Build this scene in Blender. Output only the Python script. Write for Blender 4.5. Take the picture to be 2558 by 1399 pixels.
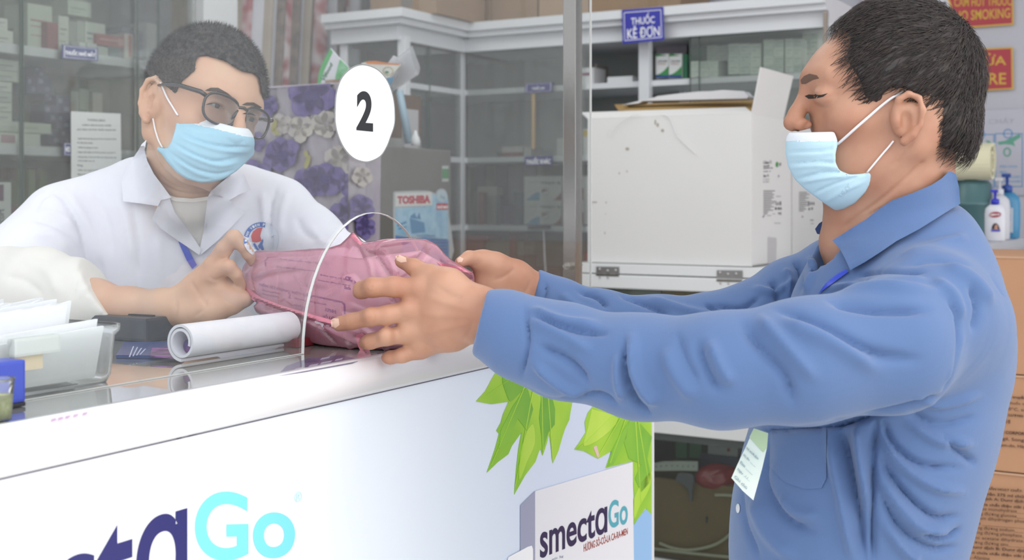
import bpy, bmesh, math, random
import numpy as np
from mathutils import Vector, Matrix
from mathutils.bvhtree import BVHTree
from mathutils.geometry import delaunay_2d_cdt

# ------------------------------------------------------------------ camera, world, light
for o in list(bpy.data.objects):
    bpy.data.objects.remove(o)
SC = bpy.context.scene
COL = SC.collection
FPX, CX, HY, CAMZ = 3086.0, 1279.0, 500.0, 1.30      # focal length in pixels, horizon row, camera height
cam = bpy.data.cameras.new('camera')
cam.sensor_width = 36.0
cam.lens = 36.0 * FPX / 2558.0
cam.shift_y = -(699.5 - HY) / 2558.0
cam.clip_start = 0.05
cam_o = bpy.data.objects.new('camera', cam)
cam_o.location = (0, 0, CAMZ)
cam_o.rotation_euler = (math.pi / 2, 0, 0)
COL.objects.link(cam_o)
SC.camera = cam_o
cam.dof.use_dof = True
cam.dof.focus_distance = 1.60
cam.dof.aperture_fstop = 7.0

SC.view_settings.view_transform = 'Standard'
SC.view_settings.look = 'None'
SC.view_settings.gamma = 1
SC.view_settings.use_curve_mapping = False
SC.view_settings.exposure = 0.0
SC.cycles.max_bounces = 8
SC.cycles.diffuse_bounces = 4
SC.cycles.glossy_bounces = 3
SC.cycles.transmission_bounces = 6
SC.cycles.transparent_max_bounces = 16
SC.cycles.sample_clamp_indirect = 6
SC.cycles.caustics_reflective = False
SC.cycles.caustics_refractive = False
SC.cycles.use_denoising = True

w = bpy.data.worlds.new('overcast_sky')
SC.world = w
w.use_nodes = True
nt = w.node_tree
nt.nodes.clear()
wo = nt.nodes.new('ShaderNodeOutputWorld'); bg = nt.nodes.new('ShaderNodeBackground')
tc = nt.nodes.new('ShaderNodeTexCoord'); dt = nt.nodes.new('ShaderNodeVectorMath'); dt.operation = 'DOT_PRODUCT'
dt.inputs[1].default_value = Vector((0.78, -0.55, 0.36)).normalized()
rp = nt.nodes.new('ShaderNodeValToRGB')
rp.color_ramp.elements[0].position = 0.25; rp.color_ramp.elements[0].color = (0.36, 0.38, 0.42, 1)
rp.color_ramp.elements[1].position = 1.0; rp.color_ramp.elements[1].color = (1.0, 1.0, 1.0, 1)
mr = nt.nodes.new('ShaderNodeMapRange'); mr.inputs[1].default_value = -1; mr.inputs[2].default_value = 1
nt.links.new(tc.outputs['Generated'], dt.inputs[0]); nt.links.new(dt.outputs['Value'], mr.inputs[0])
nt.links.new(mr.outputs[0], rp.inputs[0]); nt.links.new(rp.outputs[0], bg.inputs[0]); nt.links.new(bg.outputs[0], wo.inputs[0])
bg.inputs[1].default_value = 2.45

def area_light(name, loc, target, size, power, col=(1, 1, 1), size_y=None):
    l = bpy.data.lights.new(name, 'AREA'); l.energy = power; l.color = col; l.size = size
    if size_y: l.shape = 'RECTANGLE'; l.size_y = size_y
    o = bpy.data.objects.new(name, l); o.location = loc
    o.rotation_euler = (Vector(target) - Vector(loc)).to_track_quat('-Z', 'Y').to_euler()
    COL.objects.link(o); return o

# ------------------------------------------------------------------ frames
TH = math.radians(-29.87)
EX = Vector((math.cos(TH), math.sin(TH), 0)); EY = Vector((-math.sin(TH), math.cos(TH), 0))
def W(r, s, z=0.0): return EX * r + EY * s + Vector((0, 0, z))
def P(px, py, Y): return Vector(((px - CX) / FPX * Y, Y, CAMZ + (HY - py) / FPX * Y))
def RS(p): return p.x * EX.x + p.y * EX.y, p.x * EY.x + p.y * EY.y
def dep(r, s): return EX.y * r + EY.y * s
def s_at(px, r): t = (px - CX) / FPX; return (t * EX.y * r - EX.x * r) / (EY.x - t * EY.y)
def r_at(px, s): t = (px - CX) / FPX; return (t * EY.y * s - EY.x * s) / (EX.x - t * EX.y)
def z_at(py, r, s): return CAMZ + (HY - py) / FPX * dep(r, s)

# ------------------------------------------------------------------ materials
def lin(c):
    if isinstance(c, str):
        c = tuple(int(c[i:i + 2], 16) / 255 for i in (0, 2, 4))
    return tuple(((v / 12.92) if v <= 0.04045 else ((v + 0.055) / 1.055) ** 2.4) for v in c) + (1,)
MATS = {}
def mat(name, col='cccccc', rough=0.5, metal=0.0, spec=0.5, var=0.0, vscale=8.0, bump=0.0, bscale=60.0, col2=None, sss=0.0,
        alpha=1.0, trans=0.0, coat=0.0, sheen=0.0, detail=3.0):
    if name in MATS: return MATS[name]
    m = bpy.data.materials.new(name); m.use_nodes = True
    t = m.node_tree; b = t.nodes['Principled BSDF']
    b.inputs['Base Color'].default_value = lin(col); b.inputs['Roughness'].default_value = rough
    b.inputs['Metallic'].default_value = metal; b.inputs['Specular IOR Level'].default_value = spec
    b.inputs['Alpha'].default_value = alpha; b.inputs['Transmission Weight'].default_value = trans
    b.inputs['Coat Weight'].default_value = coat; b.inputs['Sheen Weight'].default_value = sheen
    if sss:
        b.inputs['Subsurface Weight'].default_value = sss
        b.inputs['Subsurface Radius'].default_value = (0.010, 0.004, 0.002)
        b.inputs['Subsurface Scale'].default_value = 1.0
    co = t.nodes.new('ShaderNodeTexCoord')
    if var or col2:
        n = t.nodes.new('ShaderNodeTexNoise'); n.inputs['Scale'].default_value = vscale; n.inputs['Detail'].default_value = detail
        t.links.new(co.outputs['Object'], n.inputs['Vector'])
        mx = t.nodes.new('ShaderNodeMix'); mx.data_type = 'RGBA'
        a = lin(col); c2 = lin(col2) if col2 else tuple(v * (1 - var) for v in a[:3]) + (1,)
        mx.inputs[6].default_value = a; mx.inputs[7].default_value = c2
        r = t.nodes.new('ShaderNodeMapRange'); r.inputs[1].default_value = 0.35; r.inputs[2].default_value = 0.65
        t.links.new(n.outputs[0], r.inputs[0]); t.links.new(r.outputs[0], mx.inputs[0]); t.links.new(mx.outputs[2], b.inputs['Base Color'])
    if bump:
        n = t.nodes.new('ShaderNodeTexNoise'); n.inputs['Scale'].default_value = bscale; n.inputs['Detail'].default_value = 4
        t.links.new(co.outputs['Object'], n.inputs['Vector'])
        bp = t.nodes.new('ShaderNodeBump'); bp.inputs['Strength'].default_value = bump; bp.inputs['Distance'].default_value = 0.002
        t.links.new(n.outputs[0], bp.inputs['Height']); t.links.new(bp.outputs[0], b.inputs['Normal'])
    MATS[name] = m; return m

def haze_glass(name, haze=0.08, tint=(1, 1, 1), hazecol=(0.75, 0.76, 0.74), gloss=0.05, dust=0.0, dscale=40.0, fres=0.6):
    """clear sheet with a film of dust: transparent + a little diffuse + mirror at grazing angles"""
    if name in MATS: return MATS[name]
    m = bpy.data.materials.new(name); m.use_nodes = True; t = m.node_tree; t.nodes.clear()
    o = t.nodes.new('ShaderNodeOutputMaterial')
    tr = t.nodes.new('ShaderNodeBsdfTransparent'); tr.inputs[0].default_value = tint + (1,)
    df = t.nodes.new('ShaderNodeBsdfDiffuse'); df.inputs[0].default_value = hazecol + (1,)
    gl = t.nodes.new('ShaderNodeBsdfGlossy'); gl.inputs[1].default_value = gloss
    m1 = t.nodes.new('ShaderNodeMixShader'); m2 = t.nodes.new('ShaderNodeMixShader')
    m1.inputs[0].default_value = haze
    if dust:
        co = t.nodes.new('ShaderNodeTexCoord'); n = t.nodes.new('ShaderNodeTexNoise')
        n.inputs['Scale'].default_value = dscale; n.inputs['Detail'].default_value = 6; n.inputs['Roughness'].default_value = 0.8
        t.links.new(co.outputs['Object'], n.inputs['Vector'])
        r = t.nodes.new('ShaderNodeMapRange'); r.inputs[1].default_value = 0.35; r.inputs[2].default_value = 0.7
        r.inputs[3].default_value = haze * (1 - dust); r.inputs[4].default_value = haze * (1 + dust)
        t.links.new(n.outputs[0], r.inputs[0]); t.links.new(r.outputs[0], m1.inputs[0])
    fr = t.nodes.new('ShaderNodeFresnel'); fr.inputs[0].default_value = 1.45
    mu = t.nodes.new('ShaderNodeMath'); mu.operation = 'MULTIPLY'; mu.inputs[1].default_value = fres
    t.links.new(fr.outputs[0], mu.inputs[0]); t.links.new(mu.outputs[0], m2.inputs[0])
    t.links.new(tr.outputs[0], m1.inputs[1]); t.links.new(df.outputs[0], m1.inputs[2])
    t.links.new(m1.outputs[0], m2.inputs[1]); t.links.new(gl.outputs[0], m2.inputs[2]); t.links.new(m2.outputs[0], o.inputs[0])
    MATS[name] = m; return m

# ------------------------------------------------------------------ objects
def thing(name, label, cat, loc=(0, 0, 0), rz=TH, group=None):
    o = bpy.data.objects.new(name, None); COL.objects.link(o)
    o.empty_display_size = 0.05
    o.location = loc; o.rotation_euler = (0, 0, rz); o['label'] = label; o['category'] = cat
    if group: o['group'] = group
    return o
def tag(o, label, cat, group=None):
    o['label'] = label; o['category'] = cat
    if group: o['group'] = group
    return o
def link(name, me, m=None, parent=None, label=None, smooth=False):
    o = bpy.data.objects.new(name, me); COL.objects.link(o)
    if m is not None and not me.materials:
        me.materials.append(m)
    if parent is not None: o.parent = parent
    if label: o['label'] = label
    if smooth:
        me.polygons.foreach_set('use_smooth', [True] * len(me.polygons))
    return o

class MB:
    """collects shapes in one mesh; coordinates are local to the object it builds"""
    def __init__(s): s.v = []; s.f = []
    def add(s, vs, fs):
        n = len(s.v); s.v += [tuple(v) for v in vs]; s.f += [tuple(i + n for i in f) for f in fs]; return s
    def box(s, x0, x1, y0, y1, z0, z1, M=None):
        vs = [Vector((x, y, z)) for z in (z0, z1) for y in (y0, y1) for x in (x0, x1)]
        if M is not None: vs = [M @ v for v in vs]
        return s.add(vs, [(0, 2, 3, 1), (4, 5, 7, 6), (0, 1, 5, 4), (2, 6, 7, 3), (0, 4, 6, 2), (1, 3, 7, 5)])
    def prism(s, poly, o, u, v, t):
        """polygon (a,b) in the plane o + a*u + b*v, extruded by the vector t"""
        o, u, v, t = map(Vector, (o, u, v, t)); n = len(poly)
        a = [o + u * p[0] + v * p[1] for p in poly]; b = [p + t for p in a]
        fs = [tuple(range(n))[::-1], tuple(range(n, 2 * n))] + [(i, (i + 1) % n, n + (i + 1) % n, n + i) for i in range(n)]
        return s.add(a + b, fs)
    def tube(s, pts, r, seg=8, cap=True, flat=1.0):
        pts = [Vector(p) for p in pts]; n = len(pts); rr = r if isinstance(r, (list, tuple)) else [r] * n
        rings = []; up = None
        for i, p in enumerate(pts):
            d = (pts[min(i + 1, n - 1)] - pts[max(i - 1, 0)]).normalized()
            if up is None:
                up = Vector((0, 0, 1)) if abs(d.z) < 0.9 else Vector((1, 0, 0))
            a = d.cross(up); a = a.normalized() if a.length > 1e-6 else Vector((1, 0, 0)); up = a.cross(d).normalized()
            rings.append([p + (a * math.cos(k * 2 * math.pi / seg) + up * math.sin(k * 2 * math.pi / seg) * flat) * rr[i] for k in range(seg)])
        vs = [v for q in rings for v in q]
        fs = [(i * seg + k, i * seg + (k + 1) % seg, (i + 1) * seg + (k + 1) % seg, (i + 1) * seg + k) for i in range(n - 1) for k in range(seg)]
        if cap: fs += [tuple(range(seg))[::-1], tuple((n - 1) * seg + k for k in range(seg))]
        return s.add(vs, fs)
    def lathe(s, prof, c=(0, 0, 0), seg=24, sx=1.0, sy=1.0, cap=True):
        c = Vector(c); n = len(prof)
        vs = [c + Vector((r * math.cos(k * 2 * math.pi / seg) * sx, r * math.sin(k * 2 * math.pi / seg) * sy, z)) for r, z in prof for k in range(seg)]
        fs = [(i * seg + k, i * seg + (k + 1) % seg, (i + 1) * seg + (k + 1) % seg, (i + 1) * seg + k) for i in range(n - 1) for k in range(seg)]
        if cap: fs += [tuple(range(seg))[::-1], tuple((n - 1) * seg + k for k in range(seg))]
        return s.add(vs, fs)
    def build(s, name, m, parent=None, smooth=False, bevel=0.0, label=None, loc=None, rz=None):
        me = bpy.data.meshes.new(name); me.from_pydata(s.v, [], s.f)
        if bevel or True:
            bm = bmesh.new(); bm.from_mesh(me)
            bmesh.ops.recalc_face_normals(bm, faces=bm.faces)
            if bevel:
                bmesh.ops.bevel(bm, geom=[e for e in bm.edges if len(e.link_faces) == 2 and e.calc_face_angle(0) > 0.5], offset=bevel, segments=2, profile=0.7, affect='EDGES', clamp_overlap=True)
            bm.to_mesh(me); bm.free()
        o = link(name, me, m, parent, label, smooth)
        if smooth and not bevel:
            try: me.shade_auto = True
            except Exception: pass
        if loc is not None: o.location = loc
        if rz is not None: o.rotation_euler = (0, 0, rz)
        return o

def block(name, label, cat, r0, r1, s0, s1, z0, z1, m, bevel=0.0015, group=None, rot=0.0):
    """a box-like thing in room coordinates, origin at its base centre"""
    c = W((r0 + r1) / 2, (s0 + s1) / 2, z0); hr, hs = (r1 - r0) / 2, (s1 - s0) / 2
    o = MB().box(-hr, hr, -hs, hs, 0, z1 - z0).build(name, m, bevel=bevel, loc=c, rz=TH + rot)
    if cat: tag(o, label, cat, group)
    else: o['kind'] = 'structure'
    return o

def text(body, size, o, u, v, m, parent=None, name='lettering', sx=1.0, bold=0.0, align='CENTER', depth=0.0004, label=None, spacing=1.0, line=1.0):
    cu = bpy.data.curves.new('t', 'FONT'); cu.body = body; cu.size = size; cu.align_x = align; cu.align_y = 'CENTER'
    cu.offset = bold; cu.extrude = 0.0; cu.space_character = spacing; cu.space_line = line; cu.resolution_u = 4
    tmp = bpy.data.objects.new('t', cu); COL.objects.link(tmp)
    bpy.context.view_layer.update()
    me = bpy.data.meshes.new_from_object(tmp.evaluated_get(bpy.context.evaluated_depsgraph_get()))
    bpy.data.objects.remove(tmp); bpy.data.curves.remove(cu)
    u, v = Vector(u).normalized(), Vector(v).normalized(); n = u.cross(v)
    M = Matrix(((u.x * sx, v.x, n.x, o[0]), (u.y * sx, v.y, n.y, o[1]), (u.z * sx, v.z, n.z, o[2]), (0, 0, 0, 1)))
    me.transform(M); me.materials.clear(); me.name = name
    # a hair of thickness, so that the ink is solid
    bm = bmesh.new(); bm.from_mesh(me)
    for q in bm.faces: q.smooth = False
    g = bmesh.ops.extrude_face_region(bm, geom=bm.faces[:])
    bmesh.ops.translate(bm, vec=n * depth, verts=[e for e in g['geom'] if isinstance(e, bmesh.types.BMVert)])
    bmesh.ops.recalc_face_normals(bm, faces=bm.faces)
    bm.to_mesh(me); bm.free()
    return link(name, me, m, parent, label)

# ------------------------------------------------------------------ implicit surfaces
class Field:
    def __init__(s, lo, hi, vox):
        s.lo = np.array(lo, np.float32); s.vox = vox
        s.n = np.ceil((np.array(hi) - s.lo) / vox).astype(int) + 1
        s.f = np.full(s.n, 0.5, np.float32)
    def sub(s, lo, hi):
        a = np.clip(np.floor((np.array(lo) - s.lo) / s.vox).astype(int), 0, s.n)
        b = np.clip(np.ceil((np.array(hi) - s.lo) / s.vox).astype(int) + 1, 0, s.n)
        sl = tuple(slice(a[i], max(b[i], a[i])) for i in range(3))
        ax = [s.lo[i] + s.vox * np.arange(a[i], max(b[i], a[i]), dtype=np.float32) for i in range(3)]
        return sl, ax[0][:, None, None], ax[1][None, :, None], ax[2][None, None, :]
    def op(s, fn, lo, hi, k=0.01, mode='u', grow=None):
        m = (k + 3 * s.vox) if grow is None else grow
        sl, X, Y, Z = s.sub(np.array(lo) - m, np.array(hi) + m)
        g = s.f[sl]
        if g.size == 0: return s
        d = fn(X, Y, Z).astype(np.float32)
        if mode == 'u':
            h = np.maximum(k - np.abs(g - d), 0) / k if k > 0 else 0
            s.f[sl] = np.minimum(g, d) - h * h * k * 0.25
        elif mode == 's':
            h = np.maximum(k - np.abs(g + d), 0) / k if k > 0 else 0
            s.f[sl] = np.maximum(g, -d) + h * h * k * 0.25
        elif mode == 'i':
            s.f[sl] = np.maximum(g, d)
        return s
    def seg(s, a, b, ra, rb, k=0.01, mode='u', sy=1.0):
        a = np.array(a, np.float32); b = np.array(b, np.float32); R = max(ra, rb)
        RR = np.array([R, R * max(sy, 1e-3), R])
        d = b - a; L = float(d @ d) + 1e-12
        def fn(X, Y, Z):
            t = np.clip(((X - a[0]) * d[0] + (Y - a[1]) * d[1] + (Z - a[2]) * d[2]) / L, 0, 1)
            dx = X - a[0] - t * d[0]; dy = (Y - a[1] - t * d[1]) / sy; dz = Z - a[2] - t * d[2]
            return (np.sqrt(dx * dx + dy * dy + dz * dz) - (ra + (rb - ra) * t)) * min(1.0, sy)
        return s.op(fn, np.minimum(a, b) - RR, np.maximum(a, b) + RR, k, mode)
    def chain(s, pts, k=0.008, mode='u', sy=1.0):
        """pts: (x, y, z, r) spheres swept one to the next"""
        for p, q in zip(pts[:-1], pts[1:]):
            s.seg(p[:3], q[:3], p[3], q[3], k, mode, sy)
        return s
    def pchain(s, pts, k=0.008, mode='u', sy=1.0):
        """pts: (px, py, depth, radius in px)"""
        return s.chain([tuple(P(a, b, Y)) + (r / FPX * Y,) for a, b, Y, r in pts], k, mode, sy)
    def ell(s, c, rad, k=0.01, mode='u', M=None):
        """ellipsoid; M maps local to world (rotation+translation), c in local coordinates"""
        c = np.array(c, np.float32); rad = np.array(rad, np.float32)
        if M is None:
            lo, hi = c - rad, c + rad; R = None
        else:
            R = np.array(M.to_3x3()); T = np.array(M.translation); wc = R @ c + T
            e = np.sqrt(((R * rad[None, :]) ** 2).sum(1)); lo, hi = wc - e, wc + e
        def fn(X, Y, Z):
            if M is not None:
                x, y, z = X - wc[0], Y - wc[1], Z - wc[2]
                x, y, z = (R[0, 0] * x + R[1, 0] * y + R[2, 0] * z), (R[0, 1] * x + R[1, 1] * y + R[2, 1] * z), (R[0, 2] * x + R[1, 2] * y + R[2, 2] * z)
            else: x, y, z = X - c[0], Y - c[1], Z - c[2]
            k0 = np.sqrt((x / rad[0]) ** 2 + (y / rad[1]) ** 2 + (z / rad[2]) ** 2)
            k1 = np.sqrt((x / rad[0] ** 2) ** 2 + (y / rad[1] ** 2) ** 2 + (z / rad[2] ** 2) ** 2)
            return k0 * (k0 - 1) / np.maximum(k1, 1e-6)
        return s.op(fn, lo, hi, k, mode)
    def plane(s, p, n):
        """keep the side the normal points away from"""
        p = np.array(p, np.float32); n = np.array(n, np.float32); n = n / np.linalg.norm(n)
        return s.op(lambda X, Y, Z: (X - p[0]) * n[0] + (Y - p[1]) * n[1] + (Z - p[2]) * n[2], s.lo, s.lo + s.n * s.vox, 0, 'i')
    def cut_poly(s, poly, keep=True):
        """intersect with a polygon traced in photo pixels, carried through the depth"""
        sl, X, Y, Z = s.sub(s.lo, s.lo + s.n * s.vox)
        u = (X / Y * FPX + CX) * np.ones_like(Z); v = HY - (Z - CAMZ) / Y * FPX + np.zeros_like(X)
        u, v = np.broadcast_arrays(u, v)
        near = s.f < 4 * s.vox
        uu, vv = u[near], v[near]; yy = np.broadcast_to(Y, s.f.shape)[near]
        d = poly_sd(uu, vv, poly) * yy / FPX
        g = s.f[near]; s.f[near] = np.maximum(g, d if keep else -d)
        return s
    def mesh(s):
        f = s.f; n = f.shape
        inside = f < 0
        c = np.zeros(tuple(k - 1 for k in n), np.uint8)
        for dx in (0, 1):
            for dy in (0, 1):
                for dz in (0, 1):
                    c += inside[dx:n[0] - 1 + dx, dy:n[1] - 1 + dy, dz:n[2] - 1 + dz]
        act = (c > 0) & (c < 8); idx = np.argwhere(act)
        ids = np.full(act.shape, -1, np.int32); ids[act] = np.arange(len(idx))
        acc = np.zeros((len(idx), 3), np.float64); cnt = np.zeros(len(idx))
        corners = [(a, b, c_) for a in (0, 1) for b in (0, 1) for c_ in (0, 1)]
        val = {q: f[idx[:, 0] + q[0], idx[:, 1] + q[1], idx[:, 2] + q[2]] for q in corners}
        for q in corners:
            for ax in range(3):
                if q[ax] == 0:
                    q2 = list(q); q2[ax] = 1; q2 = tuple(q2)
                    a, b = val[q], val[q2]; m = (a < 0) != (b < 0)
                    t = a[m] / (a[m] - b[m])
                    p = np.tile(np.array(q, float), (m.sum(), 1)); p[:, ax] += t
                    acc[m] += p; cnt[m] += 1
        V = (idx + acc / cnt[:, None]) * s.vox + s.lo
        Q = []
        for ax in range(3):
            o1, o2 = [i for i in range(3) if i != ax]
            sl0 = [slice(1, n[i] - 1) for i in range(3)]; sl1 = list(sl0)
            sl0[ax] = slice(0, n[ax] - 1); sl1[ax] = slice(1, n[ax])
            A = inside[tuple(sl0)]; B = inside[tuple(sl1)]
            e = np.argwhere(A != B)
            if not len(e): continue
            flip = A[tuple(e.T)]
            e = e + np.array([1 if i != ax else 0 for i in range(3)])
            def cell(d1, d2):
                q = e.copy(); q[:, o1] += d1; q[:, o2] += d2; return ids[tuple(q.T)]
            q = np.stack([cell(-1, -1), cell(0, -1), cell(0, 0), cell(-1, 0)], 1)
            if ax == 1: flip = ~flip
            q[~flip] = q[~flip][:, ::-1]
            Q.append(q)
        Q = np.concatenate(Q)
        return V, Q

def poly_sd(u, v, poly):
    """signed distance in pixels to a closed polygon, negative inside"""
    p = np.array(poly, np.float64); q = np.roll(p, -1, 0)
    d = np.full(u.shape, 1e12); ins = np.zeros(u.shape, bool)
    for a, b in zip(p, q):
        e = b - a; wx, wy = u - a[0], v - a[1]
        t = np.clip((wx * e[0] + wy * e[1]) / (e @ e + 1e-9), 0, 1)
        d = np.minimum(d, (wx - t * e[0]) ** 2 + (wy - t * e[1]) ** 2)
        c = ((a[1] > v) != (b[1] > v)) & (u < (b[0] - a[0]) * (v - a[1]) / ((b[1] - a[1]) if abs(b[1] - a[1]) > 1e-9 else 1e-9) + a[0])
        ins ^= c
    return np.where(ins, -1, 1) * np.sqrt(d)

def spline(pts, n=8):
    """Catmull-Rom through the points"""
    p = [np.array(q, float) for q in pts]; p = [2 * p[0] - p[1]] + p + [2 * p[-1] - p[-2]]
    out = []
    for i in range(1, len(p) - 2):
        for k in range(n):
            t = k / n
            out.append(0.5 * ((2 * p[i]) + (-p[i - 1] + p[i + 1]) * t + (2 * p[i - 1] - 5 * p[i] + 4 * p[i + 1] - p[i + 2]) * t * t + (-p[i - 1] + 3 * p[i] - 3 * p[i + 1] + p[i + 2]) * t ** 3))
    out.append(p[-2]); return out

def mesh_normals(V, Q):
    n = np.cross(V[Q[:, 2]] - V[Q[:, 0]], V[Q[:, 3]] - V[Q[:, 1]])
    N = np.zeros_like(V)
    for k in range(4): np.add.at(N, Q[:, k], n)
    return N / np.maximum(np.linalg.norm(N, axis=1, keepdims=True), 1e-12)

def relax(V, Q, it=2, lam=0.5):
    for _ in range(it):
        acc = np.zeros_like(V); c = np.zeros(len(V))
        for a, b in ((0, 1), (1, 2), (2, 3), (3, 0)):
            np.add.at(acc, Q[:, a], V[Q[:, b]]); np.add.at(acc, Q[:, b], V[Q[:, a]])
            np.add.at(c, Q[:, a], 1); np.add.at(c, Q[:, b], 1)
        V = V + lam * (acc / np.maximum(c, 1)[:, None] - V)
    return V

def folds(V, Q, lines, nscale=None):
    """push cloth in and out along traced fold lines: (points px, width px, height m[, reach m])"""
    N = mesh_normals(V, Q)
    u = V[:, 0] / V[:, 1] * FPX + CX; v = HY - (V[:, 2] - CAMZ) / V[:, 1] * FPX
    view = -V + np.array([0, 0, CAMZ]); view /= np.linalg.norm(view, axis=1, keepdims=True)
    face = np.clip((N * view).sum(1) * 2.0, 0, 1)
    D = np.zeros(len(V))
    for L in lines:
        pts, wd, h = L[:3]
        pts = spline(pts, 5) if len(pts) > 2 else [np.array(q, float) for q in pts]
        pts = np.array(pts); tot = len(pts) - 1
        lo, hi = pts.min(0) - 4 * wd, pts.max(0) + 4 * wd
        m = np.where((u > lo[0]) & (u < hi[0]) & (v > lo[1]) & (v < hi[1]) & (face > 0))[0]
        if len(L) > 3: m = m[(V[m, 1] > L[3][0]) & (V[m, 1] < L[3][1])]
        if not len(m): continue
        best = np.full(len(m), 1e12); tt = np.zeros(len(m))
        for i in range(tot):
            a, e = pts[i], pts[i + 1] - pts[i]
            t = np.clip(((u[m] - a[0]) * e[0] + (v[m] - a[1]) * e[1]) / (e @ e + 1e-9), 0, 1)
            d = (u[m] - a[0] - t * e[0]) ** 2 + (v[m] - a[1] - t * e[1]) ** 2
            b = d < best; best[b] = d[b]; tt[b] = (i + t[b]) / tot
        taper = np.clip(np.sin(np.pi * np.clip(tt, 0, 1)) * 1.6 + 0.12, 0, 1)
        D[m] += h * (np.exp(-best / (wd * wd)) if h > 0 else 0.45 * np.exp(-best / (wd * wd)) + 0.75 * np.exp(-np.sqrt(best) / (0.55 * wd))) * taper * face[m]
    return V + N * D[:, None]

def np_mesh(name, V, Q):
    me = bpy.data.meshes.new(name)
    me.vertices.add(len(V)); me.vertices.foreach_set('co', np.ascontiguousarray(V, np.float32).ravel())
    me.loops.add(len(Q) * 4); me.loops.foreach_set('vertex_index', np.ascontiguousarray(Q, np.int32).ravel())
    me.polygons.add(len(Q)); me.polygons.foreach_set('loop_start', np.arange(0, len(Q) * 4, 4, dtype=np.int32))
    me.polygons.foreach_set('loop_total', np.full(len(Q), 4, np.int32))
    me.polygons.foreach_set('use_smooth', np.ones(len(Q), bool))
    me.update(calc_edges=True); me.validate()
    return me

def noise3(V, scale, seed=0):
    """cheap smooth value noise"""
    rs = np.random.RandomState(seed); D = np.zeros(len(V)); 
    for i in range(6):
        d = rs.normal(size=3); d /= np.linalg.norm(d)
        D += np.sin((V @ d) * scale * rs.uniform(0.6, 1.6) + rs.uniform(0, 6.28))
    return D / 6

def bvh_of(V, Q): return BVHTree.FromPolygons([tuple(v) for v in V], [tuple(q) for q in Q])

def patch(name, poly, bvh, off, thick, m, parent=None, step=8.0, depth=None, label=None, base=None, bulge=None, smooth_it=0):
    """a piece of cloth or print laid on a surface: its outline is traced, its depth comes from the surface beneath"""
    pts = [np.array(q, float) for q in poly]; bd = []
    for a, b in zip(pts, pts[1:] + pts[:1]):
        k = max(1, int(np.linalg.norm(b - a) / step))
        bd += [a + (b - a) * i / k for i in range(k)]
    A = np.array(bd); lo, hi = A.min(0), A.max(0)
    gx, gy = np.meshgrid(np.arange(lo[0] + step / 2, hi[0], step), np.arange(lo[1] + step / 2, hi[1], step)); g = np.stack([gx.ravel(), gy.ravel()], 1)
    g = g[poly_sd(g[:, 0], g[:, 1], bd) < -step * 0.45]
    allp = [Vector(p) for p in bd] + [Vector(p) for p in g]; nb = len(bd)
    r = delaunay_2d_cdt(allp, [], [list(range(nb))], 1, 1e-6)
    vs2, fs = r[0], r[2]
    o = Vector((0, 0, CAMZ)); hit = []
    for p in vs2:
        d = P(p.x, p.y, 1.0) - o
        h = bvh.ray_cast(o, d.normalized()) if bvh else (None,)
        hit.append(h[0].y if h[0] is not None else None)
    ok = [(vs2[i], h) for i, h in enumerate(hit) if h is not None and (depth is None or abs(h - depth) < 0.12)]
    nb_ = [set() for _ in vs2]
    for f in fs:
        for a, b in zip(f, f[1:] + f[:1]): nb_[a].add(b); nb_[b].add(a)
    if smooth_it and ok:
        H = [h if (h is not None and (depth is None or abs(h - depth) < 0.12)) else min(ok, key=lambda q: (q[0] - p).length)[1] for h, p in zip(hit, vs2)]
        H0 = list(H)
        for _ in range(smooth_it): H = [min(h0, 0.4 * h + 0.6 * sum(H[j] for j in n_) / len(n_)) if n_ else h for h, h0, n_ in zip(H, H0, nb_)]
        hit = H
    V = []
    for i, p in enumerate(vs2):
        h = hit[i]
        if h is None or (depth is not None and abs(h - depth) >= 0.12):
            h = min(ok, key=lambda q: (q[0] - p).length)[1] if ok else depth
        Yd = h - off - (bulge(p.x, p.y) if bulge else 0)
        V.append(P(p.x, p.y, Yd))
    n = len(V); V2 = [v + (v - o).normalized() * thick for v in V]
    F = [tuple(f) for f in fs]; cnt = {}
    for f in F:
        for a, b in zip(f, f[1:] + f[:1]): cnt[(a, b)] = 1
    edge = [(a, b) for (a, b) in cnt if (b, a) not in cnt]
    faces = F + [tuple(n + i for i in f[::-1]) for f in F] + [(b, a, a + n, b + n) for a, b in edge]
    loc = Vector(base) if base is not None else Vector((0, 0, 0))
    me = bpy.data.meshes.new(name); me.from_pydata([tuple(v - loc) for v in V + V2], [], faces)
    bm = bmesh.new(); bm.from_mesh(me); bmesh.ops.recalc_face_normals(bm, faces=bm.faces); bm.to_mesh(me); bm.free()
    me.polygons.foreach_set('use_smooth', [True] * len(me.polygons))
    try: me.set_sharp_from_angle(angle=0.9)
    except Exception: pass
    return link(name, me, m, parent, label)
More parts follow.
